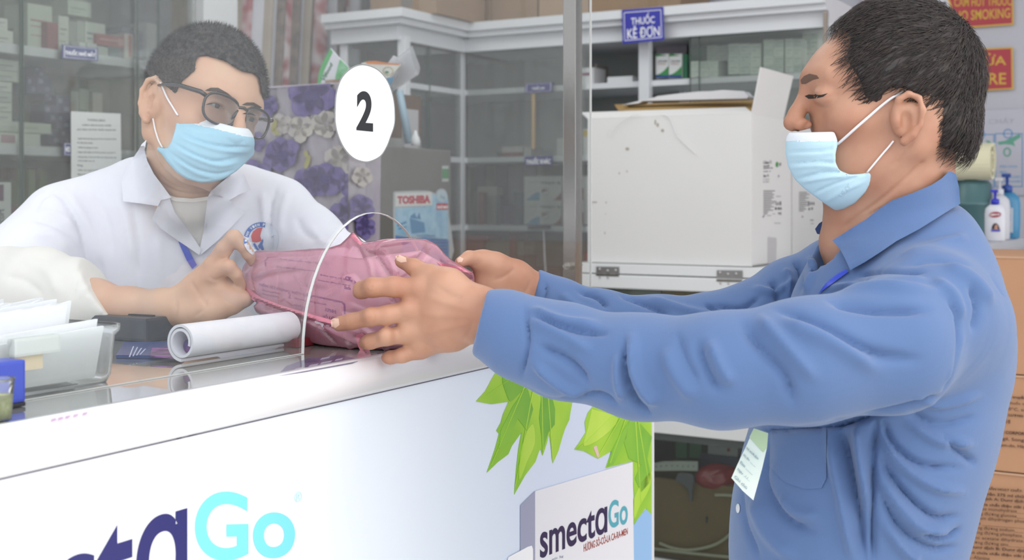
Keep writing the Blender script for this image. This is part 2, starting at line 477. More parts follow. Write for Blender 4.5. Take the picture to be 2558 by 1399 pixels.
# ------------------------------------------------------------------ helpers for traced prints
def pinv(parent):
    if parent is None: return Matrix.Identity(4)
    return (Matrix.Translation(parent.location) @ parent.rotation_euler.to_matrix().to_4x4()).inverted()
def on_r(r):
    return (lambda px, py: (lambda s: W(r, s, z_at(py, r, s)))(s_at(px, r))), EX
def on_s(s_):
    return (lambda px, py: (lambda r: W(r, s_, z_at(py, r, s_)))(r_at(px, s_))), -EY
def print_on(name, poly, plane, m, parent, thick=0.0006, label=None):
    """a flat shape traced on a plane of the place (a pair from on_r / on_s)"""
    f, n = plane; pts = [f(*q) for q in poly]; M = pinv(parent)
    me = bpy.data.meshes.new(name); k = len(pts)
    vs = [M @ p for p in pts] + [M @ (p + n * thick) for p in pts]
    fs = [tuple(range(k)), tuple(range(k, 2 * k))[::-1]] + [(i, (i + 1) % k, k + (i + 1) % k, k + i) for i in range(k)]
    me.from_pydata([tuple(v) for v in vs], [], fs)
    bm = bmesh.new(); bm.from_mesh(me); bmesh.ops.recalc_face_normals(bm, faces=bm.faces); bm.to_mesh(me); bm.free()
    return link(name, me, m, parent, label)
def prints_on(name, polys, plane, m, parent, thick=0.0006, label=None):
    f, n = plane; M = pinv(parent); vs = []; fs = []
    for poly in polys:
        k = len(poly); b = len(vs); pts = [f(*q) for q in poly]
        vs += [M @ p for p in pts] + [M @ (p + n * thick) for p in pts]
        fs += [tuple(b + i for i in range(k)), tuple(b + k + i for i in range(k))[::-1]] + [(b + i, b + (i + 1) % k, b + k + (i + 1) % k, b + k + i) for i in range(k)]
    me = bpy.data.meshes.new(name); me.from_pydata([tuple(v) for v in vs], [], fs)
    bm = bmesh.new(); bm.from_mesh(me); bmesh.ops.recalc_face_normals(bm, faces=bm.faces); bm.to_mesh(me); bm.free()
    return link(name, me, m, parent, label)
def text_on(body, quad, plane, m, parent, name='lettering', bold=0.0, thick=0.0005, label=None, align='LEFT', line=1.0, lift=0.0, res=3):
    """lettering fitted into a traced quad: bottom-left, bottom-right, top-right, top-left"""
    cu = bpy.data.curves.new('t', 'FONT'); cu.body = body; cu.size = 1; cu.offset = bold; cu.resolution_u = res; cu.align_x = align; cu.space_line = line
    tmp = bpy.data.objects.new('t', cu); COL.objects.link(tmp); bpy.context.view_layer.update()
    me = bpy.data.meshes.new_from_object(tmp.evaluated_get(bpy.context.evaluated_depsgraph_get()))
    bpy.data.objects.remove(tmp); bpy.data.curves.remove(cu)
    n = len(me.vertices); co = np.empty(n * 3, np.float32); me.vertices.foreach_get('co', co); co = co.reshape(-1, 3)
    lo, hi = co.min(0), co.max(0); f, nn = plane; M = pinv(parent); q = [np.array(x, float) for x in quad]
    for i, v in enumerate(me.vertices):
        a = (co[i, 0] - lo[0]) / max(hi[0] - lo[0], 1e-6); b = (co[i, 1] - lo[1]) / max(hi[1] - lo[1], 1e-6)
        p = (q[0] * (1 - a) + q[1] * a) * (1 - b) + (q[3] * (1 - a) + q[2] * a) * b
        v.co = M @ (f(p[0], p[1]) + nn * lift)
    nl = (M.to_3x3() @ nn)
    bm = bmesh.new(); bm.from_mesh(me)
    for q in bm.faces: q.smooth = False
    g = bmesh.ops.extrude_face_region(bm, geom=bm.faces[:])
    bmesh.ops.translate(bm, vec=nl * thick, verts=[e for e in g['geom'] if isinstance(e, bmesh.types.BMVert)])
    bmesh.ops.recalc_face_normals(bm, faces=bm.faces); bm.to_mesh(me); bm.free()
    me.materials.clear(); me.name = name
    return link(name, me, m, parent, label)
def smooth_poly(p, n=6): return [tuple(q) for q in spline(list(p) + [p[0]], n)[:-1]]
def ellipse(cx, cy, a, b, n=28, rot=0.0):
    return [(cx + a * math.cos(t) * math.cos(rot) - b * math.sin(t) * math.sin(rot), cy + a * math.cos(t) * math.sin(rot) + b * math.sin(t) * math.cos(rot)) for t in [2 * math.pi * i / n for i in range(n)]]
def rect(x0, y0, x1, y1): return [(x0, y1), (x1, y1), (x1, y0), (x0, y0)]

# ------------------------------------------------------------------ room shell
WHT = mat('white_paint', 'd9dadd', 0.6); WALLM = mat('wall_paint', 'b9b9c2', 0.85, var=0.06, vscale=3)
INW = mat('inner_wall_paint', 'a9aca6', 0.85, var=0.06, vscale=2)
PVC = mat('white_pvc', 'dfe0e4', 0.35); CABW = mat('cabinet_white', 'd4d6da', 0.45); CABIN = mat('cabinet_lining', '8f948c', 0.7, var=0.1, vscale=2)
tile = mat('floor_tile', 'd0cbc2', 0.35, var=0.12, vscale=1.2)
def slab(name, r0, r1, s0, s1, z0, z1, m): return block(name, None, None, r0, r1, s0, s1, z0, z1, m, bevel=0)
slab('floor', -3.6, 3.4, -3.4, 4.7, -0.05, 0.0, tile)
slab('wall_back', -3.4, 3.0, 4.34, 4.46, 0, 2.8, WALLM)
slab('wall_left', -3.42, -3.22, 0.6, 4.34, 0, 2.8, INW)
slab('ceiling', -3.42, -0.62, 0.95, 4.46, 2.8, 2.9, WHT)
slab('trim_1', -0.62, 3.0, 2.5, 4.46, 2.8, 2.9, WHT)['kind'] = 'structure'  # unseen second slab of the ceiling, above the display case
slab('trim_2', -3.22, -2.80, s_at(491, -2.83), s_at(576, -2.83), 0, 2.8, mat('post_paint', 'c6c6c8', 0.7))
area_light('ceiling_light', W(-1.9, 2.6, 2.7), W(-1.9, 2.6, 0), 1.2, 15, (0.96, 1.0, 0.97))  # unseen fill lamp, added to lift the dark interior

# ------------------------------------------------------------------ curtain by the inner wall
def curtain():
    t = thing('curtain', 'pleated patterned curtain with pink blossom print beside the glass cabinets', 'curtain', W(-3.0, 3.3, 0.9))
    M = pinv(t)
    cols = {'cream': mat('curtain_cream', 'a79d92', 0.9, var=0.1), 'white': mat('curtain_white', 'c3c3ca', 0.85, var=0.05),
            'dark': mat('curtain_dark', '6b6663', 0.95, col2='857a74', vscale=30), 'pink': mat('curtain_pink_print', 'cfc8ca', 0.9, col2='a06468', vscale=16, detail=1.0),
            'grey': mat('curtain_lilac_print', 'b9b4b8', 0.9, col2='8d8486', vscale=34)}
    seq = [(590, 'cream'), (730, 'pink'), (830, 'white'), (1040, 'cream'), (1130, 'white'), (1225, 'dark'), (1300, 'pink'), (1450, 'dark'), (1530, 'white'),  # first cream column has the shade of a fold in its colour
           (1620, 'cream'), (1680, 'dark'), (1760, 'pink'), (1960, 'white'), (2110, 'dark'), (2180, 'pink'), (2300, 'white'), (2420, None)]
    zt, zb = 2.45, 0.55; mesh = {}
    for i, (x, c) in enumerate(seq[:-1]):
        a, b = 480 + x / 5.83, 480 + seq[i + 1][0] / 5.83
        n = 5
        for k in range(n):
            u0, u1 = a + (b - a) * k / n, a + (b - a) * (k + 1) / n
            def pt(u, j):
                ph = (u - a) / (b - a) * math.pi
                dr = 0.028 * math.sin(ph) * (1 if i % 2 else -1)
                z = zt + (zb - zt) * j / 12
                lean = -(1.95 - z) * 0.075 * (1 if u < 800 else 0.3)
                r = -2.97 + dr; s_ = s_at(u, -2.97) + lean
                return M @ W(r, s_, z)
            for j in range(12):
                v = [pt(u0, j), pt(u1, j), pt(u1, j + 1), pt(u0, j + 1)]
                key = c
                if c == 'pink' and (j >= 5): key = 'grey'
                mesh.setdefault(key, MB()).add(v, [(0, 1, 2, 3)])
    me = bpy.data.meshes.new('fabric'); vs = []; fs = []; mi = []
    for q, (k, mb) in enumerate(mesh.items()):
        me.materials.append(cols[k]); b = len(vs); vs += mb.v; fs += [tuple(i + b for i in f) for f in mb.f]; mi += [q] * len(mb.f)
    me.from_pydata(vs, [], fs); me.polygons.foreach_set('material_index', mi)
    bm = bmesh.new(); bm.from_mesh(me); bmesh.ops.remove_doubles(bm, verts=bm.verts, dist=0.0006); bm.to_mesh(me); bm.free()
    o = link('fabric', me, None, t, smooth=True); md = o.modifiers.new('s', 'SOLIDIFY'); md.thickness = 0.0015
    MB().tube([M @ W(-2.97, 2.96, 2.47), M @ W(-2.97, 4.05, 2.47)], 0.012, 12).build('curtain_rod', CABW, t)
curtain()

# ------------------------------------------------------------------ left glass cabinet
GLS = haze_glass('cabinet_glass', 0.06, (0.93, 0.95, 0.935), (0.55, 0.58, 0.55), 0.03, fres=0.7)
GEDGE = mat('glass_edge', '4c5f58', 0.2)
BLUE = mat('sign_blue', '35358f', 0.4); WTXT = mat('white_ink', 'f0f0f0', 0.6)
KTX = mat('dark_ink', '3a3d46', 0.7); GTX = mat('grey_ink', '83868e', 0.8)
RL = -2.83
s0L, s1L = 1.55, s_at(486, RL)
zsh = [0.32, 0.62, 0.905, 1.179, 1.45, 1.725, 2.0]
def cabinet_left():
    t = thing('glass_cabinet', 'tall glass-fronted medicine cabinet behind the pharmacist, crowded with boxes', 'cabinet', W(-3.02, (s0L + s1L) / 2, 0))
    M = pinv(t)
    def b(mb, r0, r1, s0, s1, z0, z1):
        p = M @ W((r0 + r1) / 2, (s0 + s1) / 2, 0); mb.box(p.x - (r1 - r0) / 2, p.x + (r1 - r0) / 2, p.y - (s1 - s0) / 2, p.y + (s1 - s0) / 2, z0, z1); return mb
    b(MB(), -3.21, -3.19, s0L, s1L, 0, 2.3).build('back_panel', CABIN, t)
    for s in (s0L, s1L - 0.02): b(MB(), -3.19, RL - 0.01, s, s + 0.02, 0, 2.3).build('side_panel', mat('frame_grey', '90918f', 0.5), t)
    for z in zsh: b(MB(), -3.19, RL - 0.02, s0L + 0.02, s1L - 0.02, z - 0.026, z).build('shelf', CABW, t, bevel=0.001)
    b(MB(), -3.19, RL + 0.0, s0L, s1L, 2.28, 2.34).build('cornice', CABW, t)
    b(MB(), -3.19, RL - 0.01, s0L, s1L, 0.0, 0.12).build('plinth', CABW, t)
    cuts = [s0L, s_at(59, RL), s_at(346, RL), s1L]
    for i in range(3):
        g = b(MB(), RL - 0.004 - (i % 2) * 0.008, RL - (i % 2) * 0.008, cuts[i] - (0.012 if i else 0), cuts[i + 1], 0.13, 2.27).build('glass_door', GLS, t)
    e = MB()
    for px in (52, 58, 345, 398):
        s = s_at(px, RL); b(e, RL - 0.006, RL + 0.001, s - 0.0012, s + 0.0012, 0.13, 2.27)
    e.build('glass_edge', GEDGE, t)
cabinet_left()

WB = ['c9cdc4', 'bfc4ba', 'd3d5cd', 'c4c8c0', 'ced0c6']
ORD = ['first', 'second', 'third', 'fourth', 'fifth', 'sixth', 'seventh', 'eighth', 'ninth', 'tenth', 'eleventh', 'twelfth']
def lbox(name, label, px0, px1, pyt, zb, col, rf=-2.90, d=0.07, group=None, band=None, cat='box', pyb=None):
    s0, s1 = s_at(px0, rf), s_at(px1, rf); sm = (s0 + s1) / 2
    zt = z_at(pyt, rf, sm)
    if pyb is not None: zb = z_at(pyb, rf, sm)
    o = block(name, label, cat, rf - d, rf, s0, s1, zb, zt, mat('card_' + col, col, 0.6), bevel=0.001, group=group)
    if band:
        h = zt - zb; x = d / 2 + 0.0002; w = (s1 - s0) / 2
        mb = MB()
        for (a0, a1, b0, b1) in band[1]: mb.box(x - 0.0005, x + 0.0003, -w + 2 * w * a0, -w + 2 * w * a1, h * b0, h * b1)
        mb.build('lettering', mat('ink_' + band[0], band[0], 0.6), o)
    return o
LN = [(0.12, 0.8, 0.62, 0.66), (0.12, 0.6, 0.5, 0.52), (0.12, 0.7, 0.3, 0.32)]
LN2 = [(0.1, 0.75, 0.42, 0.5), (0.1, 0.5, 0.2, 0.25)]
top, mid, low, bot = 1.725, 1.45, 1.179, 0.905
gT, gM, gB = 'boxes on the upper shelf of the glass cabinet', 'boxes on the middle shelf of the glass cabinet', 'boxes on the bottom shelf of the glass cabinet'
lbox('medicine_box', 'small white box topmost of the pair by the outer cabinet door edge', -12, 19, 45, top, 'd9dad4', group=gT, band=('83868e', LN), pyb=75)
lbox('medicine_box', 'white box under a smaller white box at the outer end of the upper shelf', -16, 33, 75, top, 'd2d4cd', group=gT, band=('9aa09b', LN2))
lbox('medicine_box', 'thin dark brown box lying behind the glass edge on the upper shelf', 33, 52, 72, top, '6f6c66', rf=-2.96, group=gT)
lbox('medicine_box', 'tall pale green box with red lettering line on the upper shelf', 69, 130, 12, top, 'bcc4b6', group=gT, band=('a0766f', LN), d=0.1)
lbox('medicine_box', 'upright dark red box on the upper shelf', 118, 145, 56, top, '8c3f48', rf=-2.875, group=gT, d=0.04)
lbox('medicine_box', 'cream box right next to the upright dark red box', 146, 172, 40, top, 'c3c8bd', group=gT, band=('8f948c', LN))
lbox('medicine_box', 'narrow grey green box standing between two cream boxes', 173, 191, 53, top, '939a90', group=gT)
lbox('medicine_box', 'narrow greyish striped box in the middle of the upper shelf', 192, 211, 53, top, 'a3aaa0', group=gT)
lbox('medicine_box', 'white box with small blue print above the blue shelf label', 212, 263, 57, top, 'c2c8bf', group=gT, band=('5f6c86', [(0.1, 0.4, 0.65, 0.69), (0.1, 0.35, 0.5, 0.53), (0.6, 0.9, 0.6, 0.64)]))
lbox('medicine_box', 'big pale box raised on top of the cream boxes', 170, 228, 2, top, 'b3bbb0', rf=-2.93, group=gT, pyb=40, band=('8f948c', LN2))
lbox('medicine_box', 'long red and orange box on the upper shelf', 242, 311, 88, top, 'a2564e', group=gT, rf=-2.885, band=('c99c94', [(0.1, 0.8, 0.5, 0.6), (0.78, 0.97, 0.2, 0.8)]), pyb=116)
lbox('medicine_box', 'flat pale box beneath the long red box', 243, 270, 117, top, 'b9c0ba', rf=-2.885, group=gT)
lbox('medicine_box', 'flat dark teal box beneath the long red box', 271, 302, 117, top, '5d6b70', rf=-2.885, group=gT)
lbox('medicine_box', 'white box with an orange side at the end of the long red box', 311, 333, 84, top, 'd2cdc4', rf=-2.885, group=gT, band=('b1594a', [(0.45, 0.8, 0.15, 0.95)]))
lbox('medicine_box', 'small dark navy box balanced over the red box', 305, 332, 68, top, '4f5566', group=gT, pyb=82)
lbox('medicine_box', 'blue grey printed box near the far end of the upper shelf', 334, 364, 80, top, '76808a', group=gT, band=('a9b0b3', LN))
lbox('medicine_box', 'tall cream box at the far end of the upper shelf near the head', 366, 392, 58, top, 'c6cabd', group=gT)
lbox('medicine_strip', 'white blister strip on the edge of the upper shelf', 198, 215, 106, top, 'd8dad8', rf=-2.86, d=0.03, cat='blister pack')
lbox('medicine_strip', 'small white flat sachet beside the blister strip', 217, 242, 108, top, 'cfd2cf', rf=-2.86, d=0.03, cat='sachet')
# stacked flat boxes, middle shelf
ys = [148, 176, 203, 229, 255, 279, 304]
for i in range(6):
    lbox('medicine_box', f'flat white box {ORD[i]} from the top of the tall stack in the glass cabinet', -18, 48 if i < 2 else 30, ys[i] + 1, 0, WB[i % 5], group='tall stack of flat white boxes', band=('83868e', LN2), pyb=ys[i + 1])
lbox('medicine_box', 'long white packet with a pointed end on the middle shelf', -16, 128, 305, 0, 'c2c9bc', rf=-2.875, d=0.05, pyb=331, group=gM, band=('9fa69c', LN2))
lbox('medicine_box', 'long white carton under the pointed packet on the middle shelf', -16, 101, 332, mid, 'cbd0c8', rf=-2.875, d=0.08, group=gM, band=('a87f8a', [(0.15, 0.45, 0.2, 0.8)]))
lbox('plastic_wrapper', 'small blue plastic wrapper behind the white packet', 38, 62, 297, 0, '42617d', rf=-2.93, d=0.03, cat='wrapper', pyb=303)
k = 0
for (x0, x1, y0, y1) in [(84, 112, 166, 191), (67, 90, 192, 234), (91, 128, 192, 234), (113, 130, 234, 252), (110, 140, 262, 306), (141, 175, 241, 284), (141, 175, 285, 322), (118, 150, 323, 360), (151, 175, 323, 362)]:
    lbox('medicine_box', f'purple patterned box, {ORD[k]} from the top of the purple heap', x0, x1, y0, 0, '5b5779', rf=-2.97, d=0.06, pyb=y1, group='heap of purple boxes', band=('8e8ca2', [(0.15, 0.45, 0.6, 0.85), (0.55, 0.9, 0.15, 0.4)])); k += 1
lbox('medicine_box', 'pale box standing on the cabinet shelf above the taped notice', 177, 197, 228, mid, 'a9aea6', rf=-3.0, group=gM)
lbox('medicine_box', 'pale green box with faint print above the taped notice', 198, 222, 222, mid, 'b2b9ad', rf=-3.0, group=gM, band=('8c9289', LN))
lbox('medicine_box', 'pale box with faint brown label above the taped notice', 232, 256, 232, mid, 'b0b0a7', rf=-3.0, group=gM, band=('9a8a80', LN))
# lower shelves
k = 0
for x in (6, 29, 82):
    lbox('medicine_bottle', f'small brown-red capped vial, {["first", "second", "third"][k]} along the lower shelf of the cabinet', x, x + 11, 418, 0, '6e444b', rf=-2.98, d=0.03, pyb=448, cat='vial', group='vials in the lower compartment'); k += 1
k = 0
for x0, x1 in ((46, 60), (72, 88), (100, 116)):
    lbox('medicine_box', f'upright yellow-green box, {["first", "second", "third"][k]} along the lower shelf', x0, x1, 424, low, '8a9565', rf=-2.97, d=0.04, group='yellow-green boxes in the lower compartment'); k += 1
lbox('medicine_box', 'white box low in the cabinet beside the shoulder', 37, 58, 560, low, 'cdd1c8', rf=-2.90, group=gB, band=('83868e', LN2))
lbox('medicine_box', 'dark green bottle box low in the cabinet beside the shoulder', 50, 66, 520, 0, '3f5f52', rf=-2.95, group=gB, pyb=560)
for x in (30, 78):
    lbox('medicine_box', 'dark red vial box ' + ('nearer the boxed spray' if x == 30 else 'nearer the shoulder') + ' on the lower shelf', x, x + 14, 512, 0, '74393f', rf=-2.95, d=0.03, pyb=535, group='dark red vial boxes')
# white boxed spray with sideways lettering, on the lower shelf near the frame edge
b = lbox('inhaler_box', 'white box with sideways lettering and a pale blue foot by the cabinet edge', -26, 28, 455, low, 'd9dad9', rf=-2.84, d=0.06)
pl = on_r(-2.8395)
print_on('print', rect(-26, 577, 26, 611), pl, mat('pale_cyan', '9fcbd2', 0.6), b, label='pale cyan foot of the box')
print_on('print', rect(-20, 461, 9, 502), pl, mat('plum_ink', '63305a', 0.6), b, label='plum coloured panel')
text_on('Pulmicort', [(10, 596), (10, 522), (-6, 522), (-6, 596)], pl, KTX, b, bold=0.01)
text_on('budesonide', [(20, 600), (20, 560), (14, 560), (14, 600)], pl, mat('teal_ink', '3c9aa8', 0.6), b)
# blue shelf labels
def plate(name, label, quad, plane, lines, txtm=WTXT, base=BLUE, border=True, cat='sign', thick=0.003, bold=0.02, lab='printed letters'):
    f, n = plane; c = f(sum(q[0] for q in quad) / 4, max(q[1] for q in quad))
    t = thing(name, label, cat, c)
    print_on('plate', quad, plane, base, t, thick=thick)
    q = [np.array(x, float) for x in quad]
    def at(a, b): return tuple((q[0] * (1 - a) + q[1] * a) * (1 - b) + (q[3] * (1 - a) + q[2] * a) * b)
    pl2 = (lambda x, y: f(x, y) + n * thick, n)
    if border:
        i, j = 0.05, 0.08; wd = 0.012; e = []
        e.append([at(i, j), at(1 - i, j), at(1 - i, j + wd * 1.6), at(i, j + wd * 1.6)]); e.append([at(i, 1 - j - wd * 1.6), at(1 - i, 1 - j - wd * 1.6), at(1 - i, 1 - j), at(i, 1 - j)])
        e.append([at(i, j), at(i + wd, j), at(i + wd, 1 - j), at(i, 1 - j)]); e.append([at(1 - i - wd, j), at(1 - i, j), at(1 - i, 1 - j), at(1 - i - wd, 1 - j)])
        prints_on('border', e, pl2, txtm, t)
    for body, a0, a1, b0, b1 in lines:
        text_on(body, [at(a0, b0), at(a1, b0), at(a1, b1), at(a0, b1)], pl2, txtm, t, bold=bold)
    return t
plate('shelf_label', 'small blue label with blurred pale squares of text on the upper glass shelf', [(154, 146), (243, 153), (243, 121), (154, 111)], on_r(RL + 0.003), [('THUỐC NHỎ MẮT', 0.08, 0.92, 0.3, 0.72)], WTXT, mat('label_blue', '53587d', 0.5))
plate('shelf_label', 'blue label partly behind the taped notice on the middle glass shelf', [(158, 389), (200, 391), (200, 358), (158, 356)], on_r(RL + 0.003), [('HO', 0.1, 0.35, 0.3, 0.7)], WTXT, mat('label_blue', '53587d', 0.5), border=True)
# taped notice
pn = on_r(RL + 0.009)
n_ = thing('paper_notice', 'white printed notice taped to the glass behind the pharmacist\'s shoulder', 'notice', pn[0](240, 480))
print_on('sheet', [(178, 480), (304, 480), (301, 284), (177, 278)], pn, mat('notice_paper', 'c9cccb', 0.7), n_)
pn2 = (lambda x, y: pn[0](x, y) + EX * 0.0006, EX)
for body, x0, x1, y, h in [('THÔNG BÁO', 218, 262, 299, 6), ('HƯỚNG DẪN SỬ DỤNG THUỐC', 205, 278, 312, 6), ('QUY TRÌNH CẤP PHÁT THUỐC NGOẠI TRÚ', 192, 289, 323, 6), ('- Người bệnh xếp hàng theo thứ tự và nộp đơn thuốc', 192, 290, 346, 5), ('tại quầy phát thuốc.', 192, 232, 356, 5), ('- Kiểm tra thông tin đơn', 192, 244, 368, 5),
                        ('- Nhận thuốc, kiểm tra số lượng thuốc cùng dược sĩ', 192, 288, 380, 5), ('- Hỏi lại dược sĩ khi cần biết cách dùng thuốc này', 192, 290, 392, 5), ('và ký nhận vào sổ', 194, 236, 401, 5), ('Trân trọng', 192, 206, 413, 5), ('cảm ơn quý vị đã hợp tác', 194, 270, 425, 5), ('Khoa Dược', 194, 220, 436, 5)]:
    text_on(body, [(x0, y + h / 2), (x1, y + h / 2 + 1.5), (x1, y - h / 2 + 1.5), (x0, y - h / 2)], pn2, KTX, n_)

# ------------------------------------------------------------------ right cabinet run
SR = 3.95; zr = [0.38, 0.66, 0.93, 1.206, 1.461, 1.716]
rA, rB = -2.485, r_at(2076, SR); SJ = 3.52; rJ = r_at(846, SJ)
def cabinet_right():
    t = thing('glass_cabinet', 'white display cabinet run with mostly bare shelves under brown cartons', 'cabinet', W(-1.8, SR + 0.15, 0))
    M = pinv(t)
    def b(mb, r0, r1, s0, s1, z0, z1):
        p = M @ W((r0 + r1) / 2, (s0 + s1) / 2, 0); mb.box(p.x - (r1 - r0) / 2, p.x + (r1 - r0) / 2, p.y - (s1 - s0) / 2, p.y + (s1 - s0) / 2, z0, z1); return mb
    b(MB(), rJ, rB, 4.30, 4.33, 0, 1.93).build('back_panel', mat('cabinet_back', '9a9d9b', 0.75, var=0.08, vscale=2), t)
    for z in zr: b(MB(), rA + 0.0, rB, SR + 0.015, 4.30, z - 0.02, z).build('shelf', CABW, t, bevel=0.001)
    for z in zr: b(MB(), rJ, rA, SJ + 0.02, 4.30, z - 0.02, z).build('shelf', CABW, t, bevel=0.001)
    # posts
    for r, s, w_ in ((rA - 0.012, SR - 0.01, 0.030), (r_at(1003, SJ), SJ, 0.034), (r_at(1611, SR), SR - 0.01, 0.040), (rB - 0.01, SR, 0.026), (rJ + 0.02, SJ, 0.03)):
        b(MB(), r - w_ / 2, r + w_ / 2, s, s + 0.03, 0, 1.87).build('post', CABW, t, bevel=0.002)
    b(MB(), r_at(1697, 4.2), r_at(1708, 4.2), 4.2, 4.29, 0, 1.87).build('divider', CABW, t)
    # cornice in two steps
    c = MB(); k1 = [(0.055, 1.925, 1.955), (0.035, 1.905, 1.925), (0.0, 1.855, 1.905)]
    for o_, z0, z1 in k1:
        b(c, rA + o_ - 0.04, rB, SR - 0.02 - o_, 4.30, z0, z1)
        b(c, rJ - 0.02, rA + 0.02 + o_, SJ - 0.02 - o_, 4.30, z0, z1)
    c.build('cornice', CABW, t)
    b(MB(), rA, rB, SR, SR + 0.02, 0, 0.1).build('plinth', CABW, t)
    for r0, r1 in ((r_at(1168, SR), r_at(1460, SR)), (r_at(1722, SR), r_at(2070, SR))):
        b(MB(), r0, r1, SR + 0.002, SR + 0.007, 0.12, 1.86).build('glass_door', GLS, t)
    b(MB(), rA - 0.006, rA - 0.001, SJ + 0.03, SR, 0.12, 1.86).build('glass_door', GLS, t)
    b(MB(), rJ + 0.03, r_at(990, SJ), SJ + 0.01, SJ + 0.015, 0.12, 1.86).build('glass_door', GLS, t)
    e = MB()
    for px in (1723, 1746): r = r_at(px, SR); b(e, r - 0.001, r + 0.001, SR, SR + 0.008, 0.12, 1.86)
    s = s_at(1073, rA); b(e, rA - 0.006, rA + 0.002, s - 0.003, s + 0.003, 0.3, 1.86)
    e.build('glass_edge', GEDGE, t)
cabinet_right()

def rbox(name, label, px0, px1, pyt, zb, col, sf=4.02, d=0.1, group=None, band=None, cat='box', pyb=None):
    r0, r1 = r_at(px0, sf), r_at(px1, sf); rm = (r0 + r1) / 2; zt = z_at(pyt, rm, sf)
    if pyb is not None: zb = z_at(pyb, rm, sf)
    o = block(name, label, cat, r0, r1, sf, sf + d, zb, zt, mat('card_' + col, col, 0.6), bevel=0.001, group=group)
    if band:
        h = zt - zb; y = -d / 2; w_ = (r1 - r0) / 2
        for bi in (band if isinstance(band, list) else [band]):
            mb = MB()
            for (a0, a1, b0, b1) in bi[1]: mb.box(-w_ + 2 * w_ * a0, -w_ + 2 * w_ * a1, y - 0.0006, y + 0.0004, h * b0, h * b1)
            mb.build('lettering', mat('ink_' + bi[0], bi[0], 0.6), o)
    return o
def sbox(*a, **k): return rbox(*a, **k)
z1, z2, z3, z4 = 1.716, 1.461, 1.206, 0.93
rbox('medicine_box', 'small white box with a purple-red flash beside the acrylic edge', 1453, 1483, 169, z1, 'd8d8da', group='few boxes on the open upper shelf', band=('7d3e63', [(0.05, 0.75, 0.55, 0.72)]))
rbox('medicine_pouch', 'crumpled grey pouch behind the small white box', 1484, 1490, 160, z1, '8b8680', cat='pouch', sf=4.06)
rbox('medicine_box', 'flat white box lying alone on the open upper shelf', 1517, 1580, 191, z1, 'd6d7da', group='few boxes on the open upper shelf')
def green_box(px0, px1, label):
    o = rbox('medicine_box', label, px0, px1, 135, z1, 'dcdedd', sf=3.99, group='white and green medicine boxes', pyb=195)
    pl = on_s(3.9893)
    w_ = px1 - px0
    cv = [(px0 + w_ * (1 - math.cos(t)), 187 - 26 * math.sin(t) * 0.9) for t in [i * math.pi / 2 / 8 for i in range(9)]]
    print_on('print', [(px0, 188), (px1, 188)] + [(px0 + w_ * i / 8, 187 - 22 * (i / 8) ** 1.7) for i in range(8, -1, -1)], pl, mat('leaf_green_ink', '3c8a4c', 0.6), o, label='green swoosh')
    print_on('print', rect(px0, 188, px1, 194.5), pl, mat('navy_ink', '2c4482', 0.6), o, label='navy foot')
    print_on('print', [(px0, 141), (px0 + w_ * 0.9, 139), (px0 + w_ * 0.3, 135.5), (px0, 136)], pl, mat('leaf_green_ink', '3c8a4c', 0.6), o)
    text_on('CURCUMIN', [(px0 + 5, 155), (px1 - 4, 155), (px1 - 4, 151), (px0 + 5, 151)], pl, KTX, o)
    text_on('Vitamin', [(px0 + 5, 161), (px1 - 8, 161), (px1 - 8, 158), (px0 + 5, 158)], pl, mat('red_ink', 'b0474a', 0.6), o)
green_box(1638, 1670, 'white box with green swoosh and navy foot, right beside the cabinet post')
green_box(1671, 1703, 'white box with green swoosh and navy foot, next to the open flap box')
rbox('medicine_box', 'opened green box side with dark edge beside the white and green pair', 1704, 1717, 135, z1, '2f6a4e', sf=4.0, group='white and green medicine boxes')
rbox('medicine_box', 'pale pink topped box standing behind the white and green pair', 1640, 1715, 113, z1, 'a8a0a8', sf=4.15, d=0.08)
gk = 0
def cells(n, m_):
    out = []
    for i in range(1, n): out.append((i / n - 0.006, i / n + 0.006, 0, 1))
    for j in range(1, m_): out.append((0, 1, j / m_ - 0.008, j / m_ + 0.008))
    return out
rng = random.Random(4)
def stack(cols, rows, x0, x1, y0, y1, sf, what, cname, g):
    for j in range(rows):
        for i in range(cols):
            a, b_ = x0 + (x1 - x0) * i / cols, x0 + (x1 - x0) * (i + 1) / cols
            yy0, yy1 = y0 + (y1 - y0) * j / rows, y0 + (y1 - y0) * (j + 1) / rows
            c = rng.choice(cname)
            rbox('medicine_box', f'{what}, {ORD[i]} column, {ORD[j]} from its top', a, b_ - 0.3, yy0, z1, c, sf=sf, pyb=yy1 - 0.2, group=g, band=('8fa093', [(0.15, 0.85, 0.62, 0.72), (0.15, 0.55, 0.3, 0.38)]))
PALE = ['b7c0b7', 'bfc7bd', 'aeb8b0', 'c4cac2']
stack(3, 2, 1724, 1794, 153, 193, 4.0, 'pale green box in the low stack', PALE, 'low stack of pale green boxes')
rbox('medicine_box', 'dark green box behind the low stack of pale green boxes', 1724, 1766, 116, z1, '3e5a48', sf=4.12, d=0.08, pyb=154)
stack(2, 2, 1766, 1818, 113, 153, 4.1, 'pale box in the raised stack behind', PALE, 'upper stack of pale boxes')
stack(3, 3, 1819, 1902, 109, 186, 4.02, 'white and green box in the wide stack', PALE, 'wide stack of white and green boxes')
stack(2, 4, 1907, 1958, 99, 182, 4.0, 'pale box in the first tall stack', PALE, 'tall stack of pale boxes')
stack(2, 4, 1961, 2003, 97, 182, 4.0, 'pale box in the second tall stack', PALE, 'second tall stack of pale boxes')
stack(2, 5, 2005, 2044, 40, 182, 4.06, 'pale box in the highest stack', PALE, 'highest stack of pale boxes')
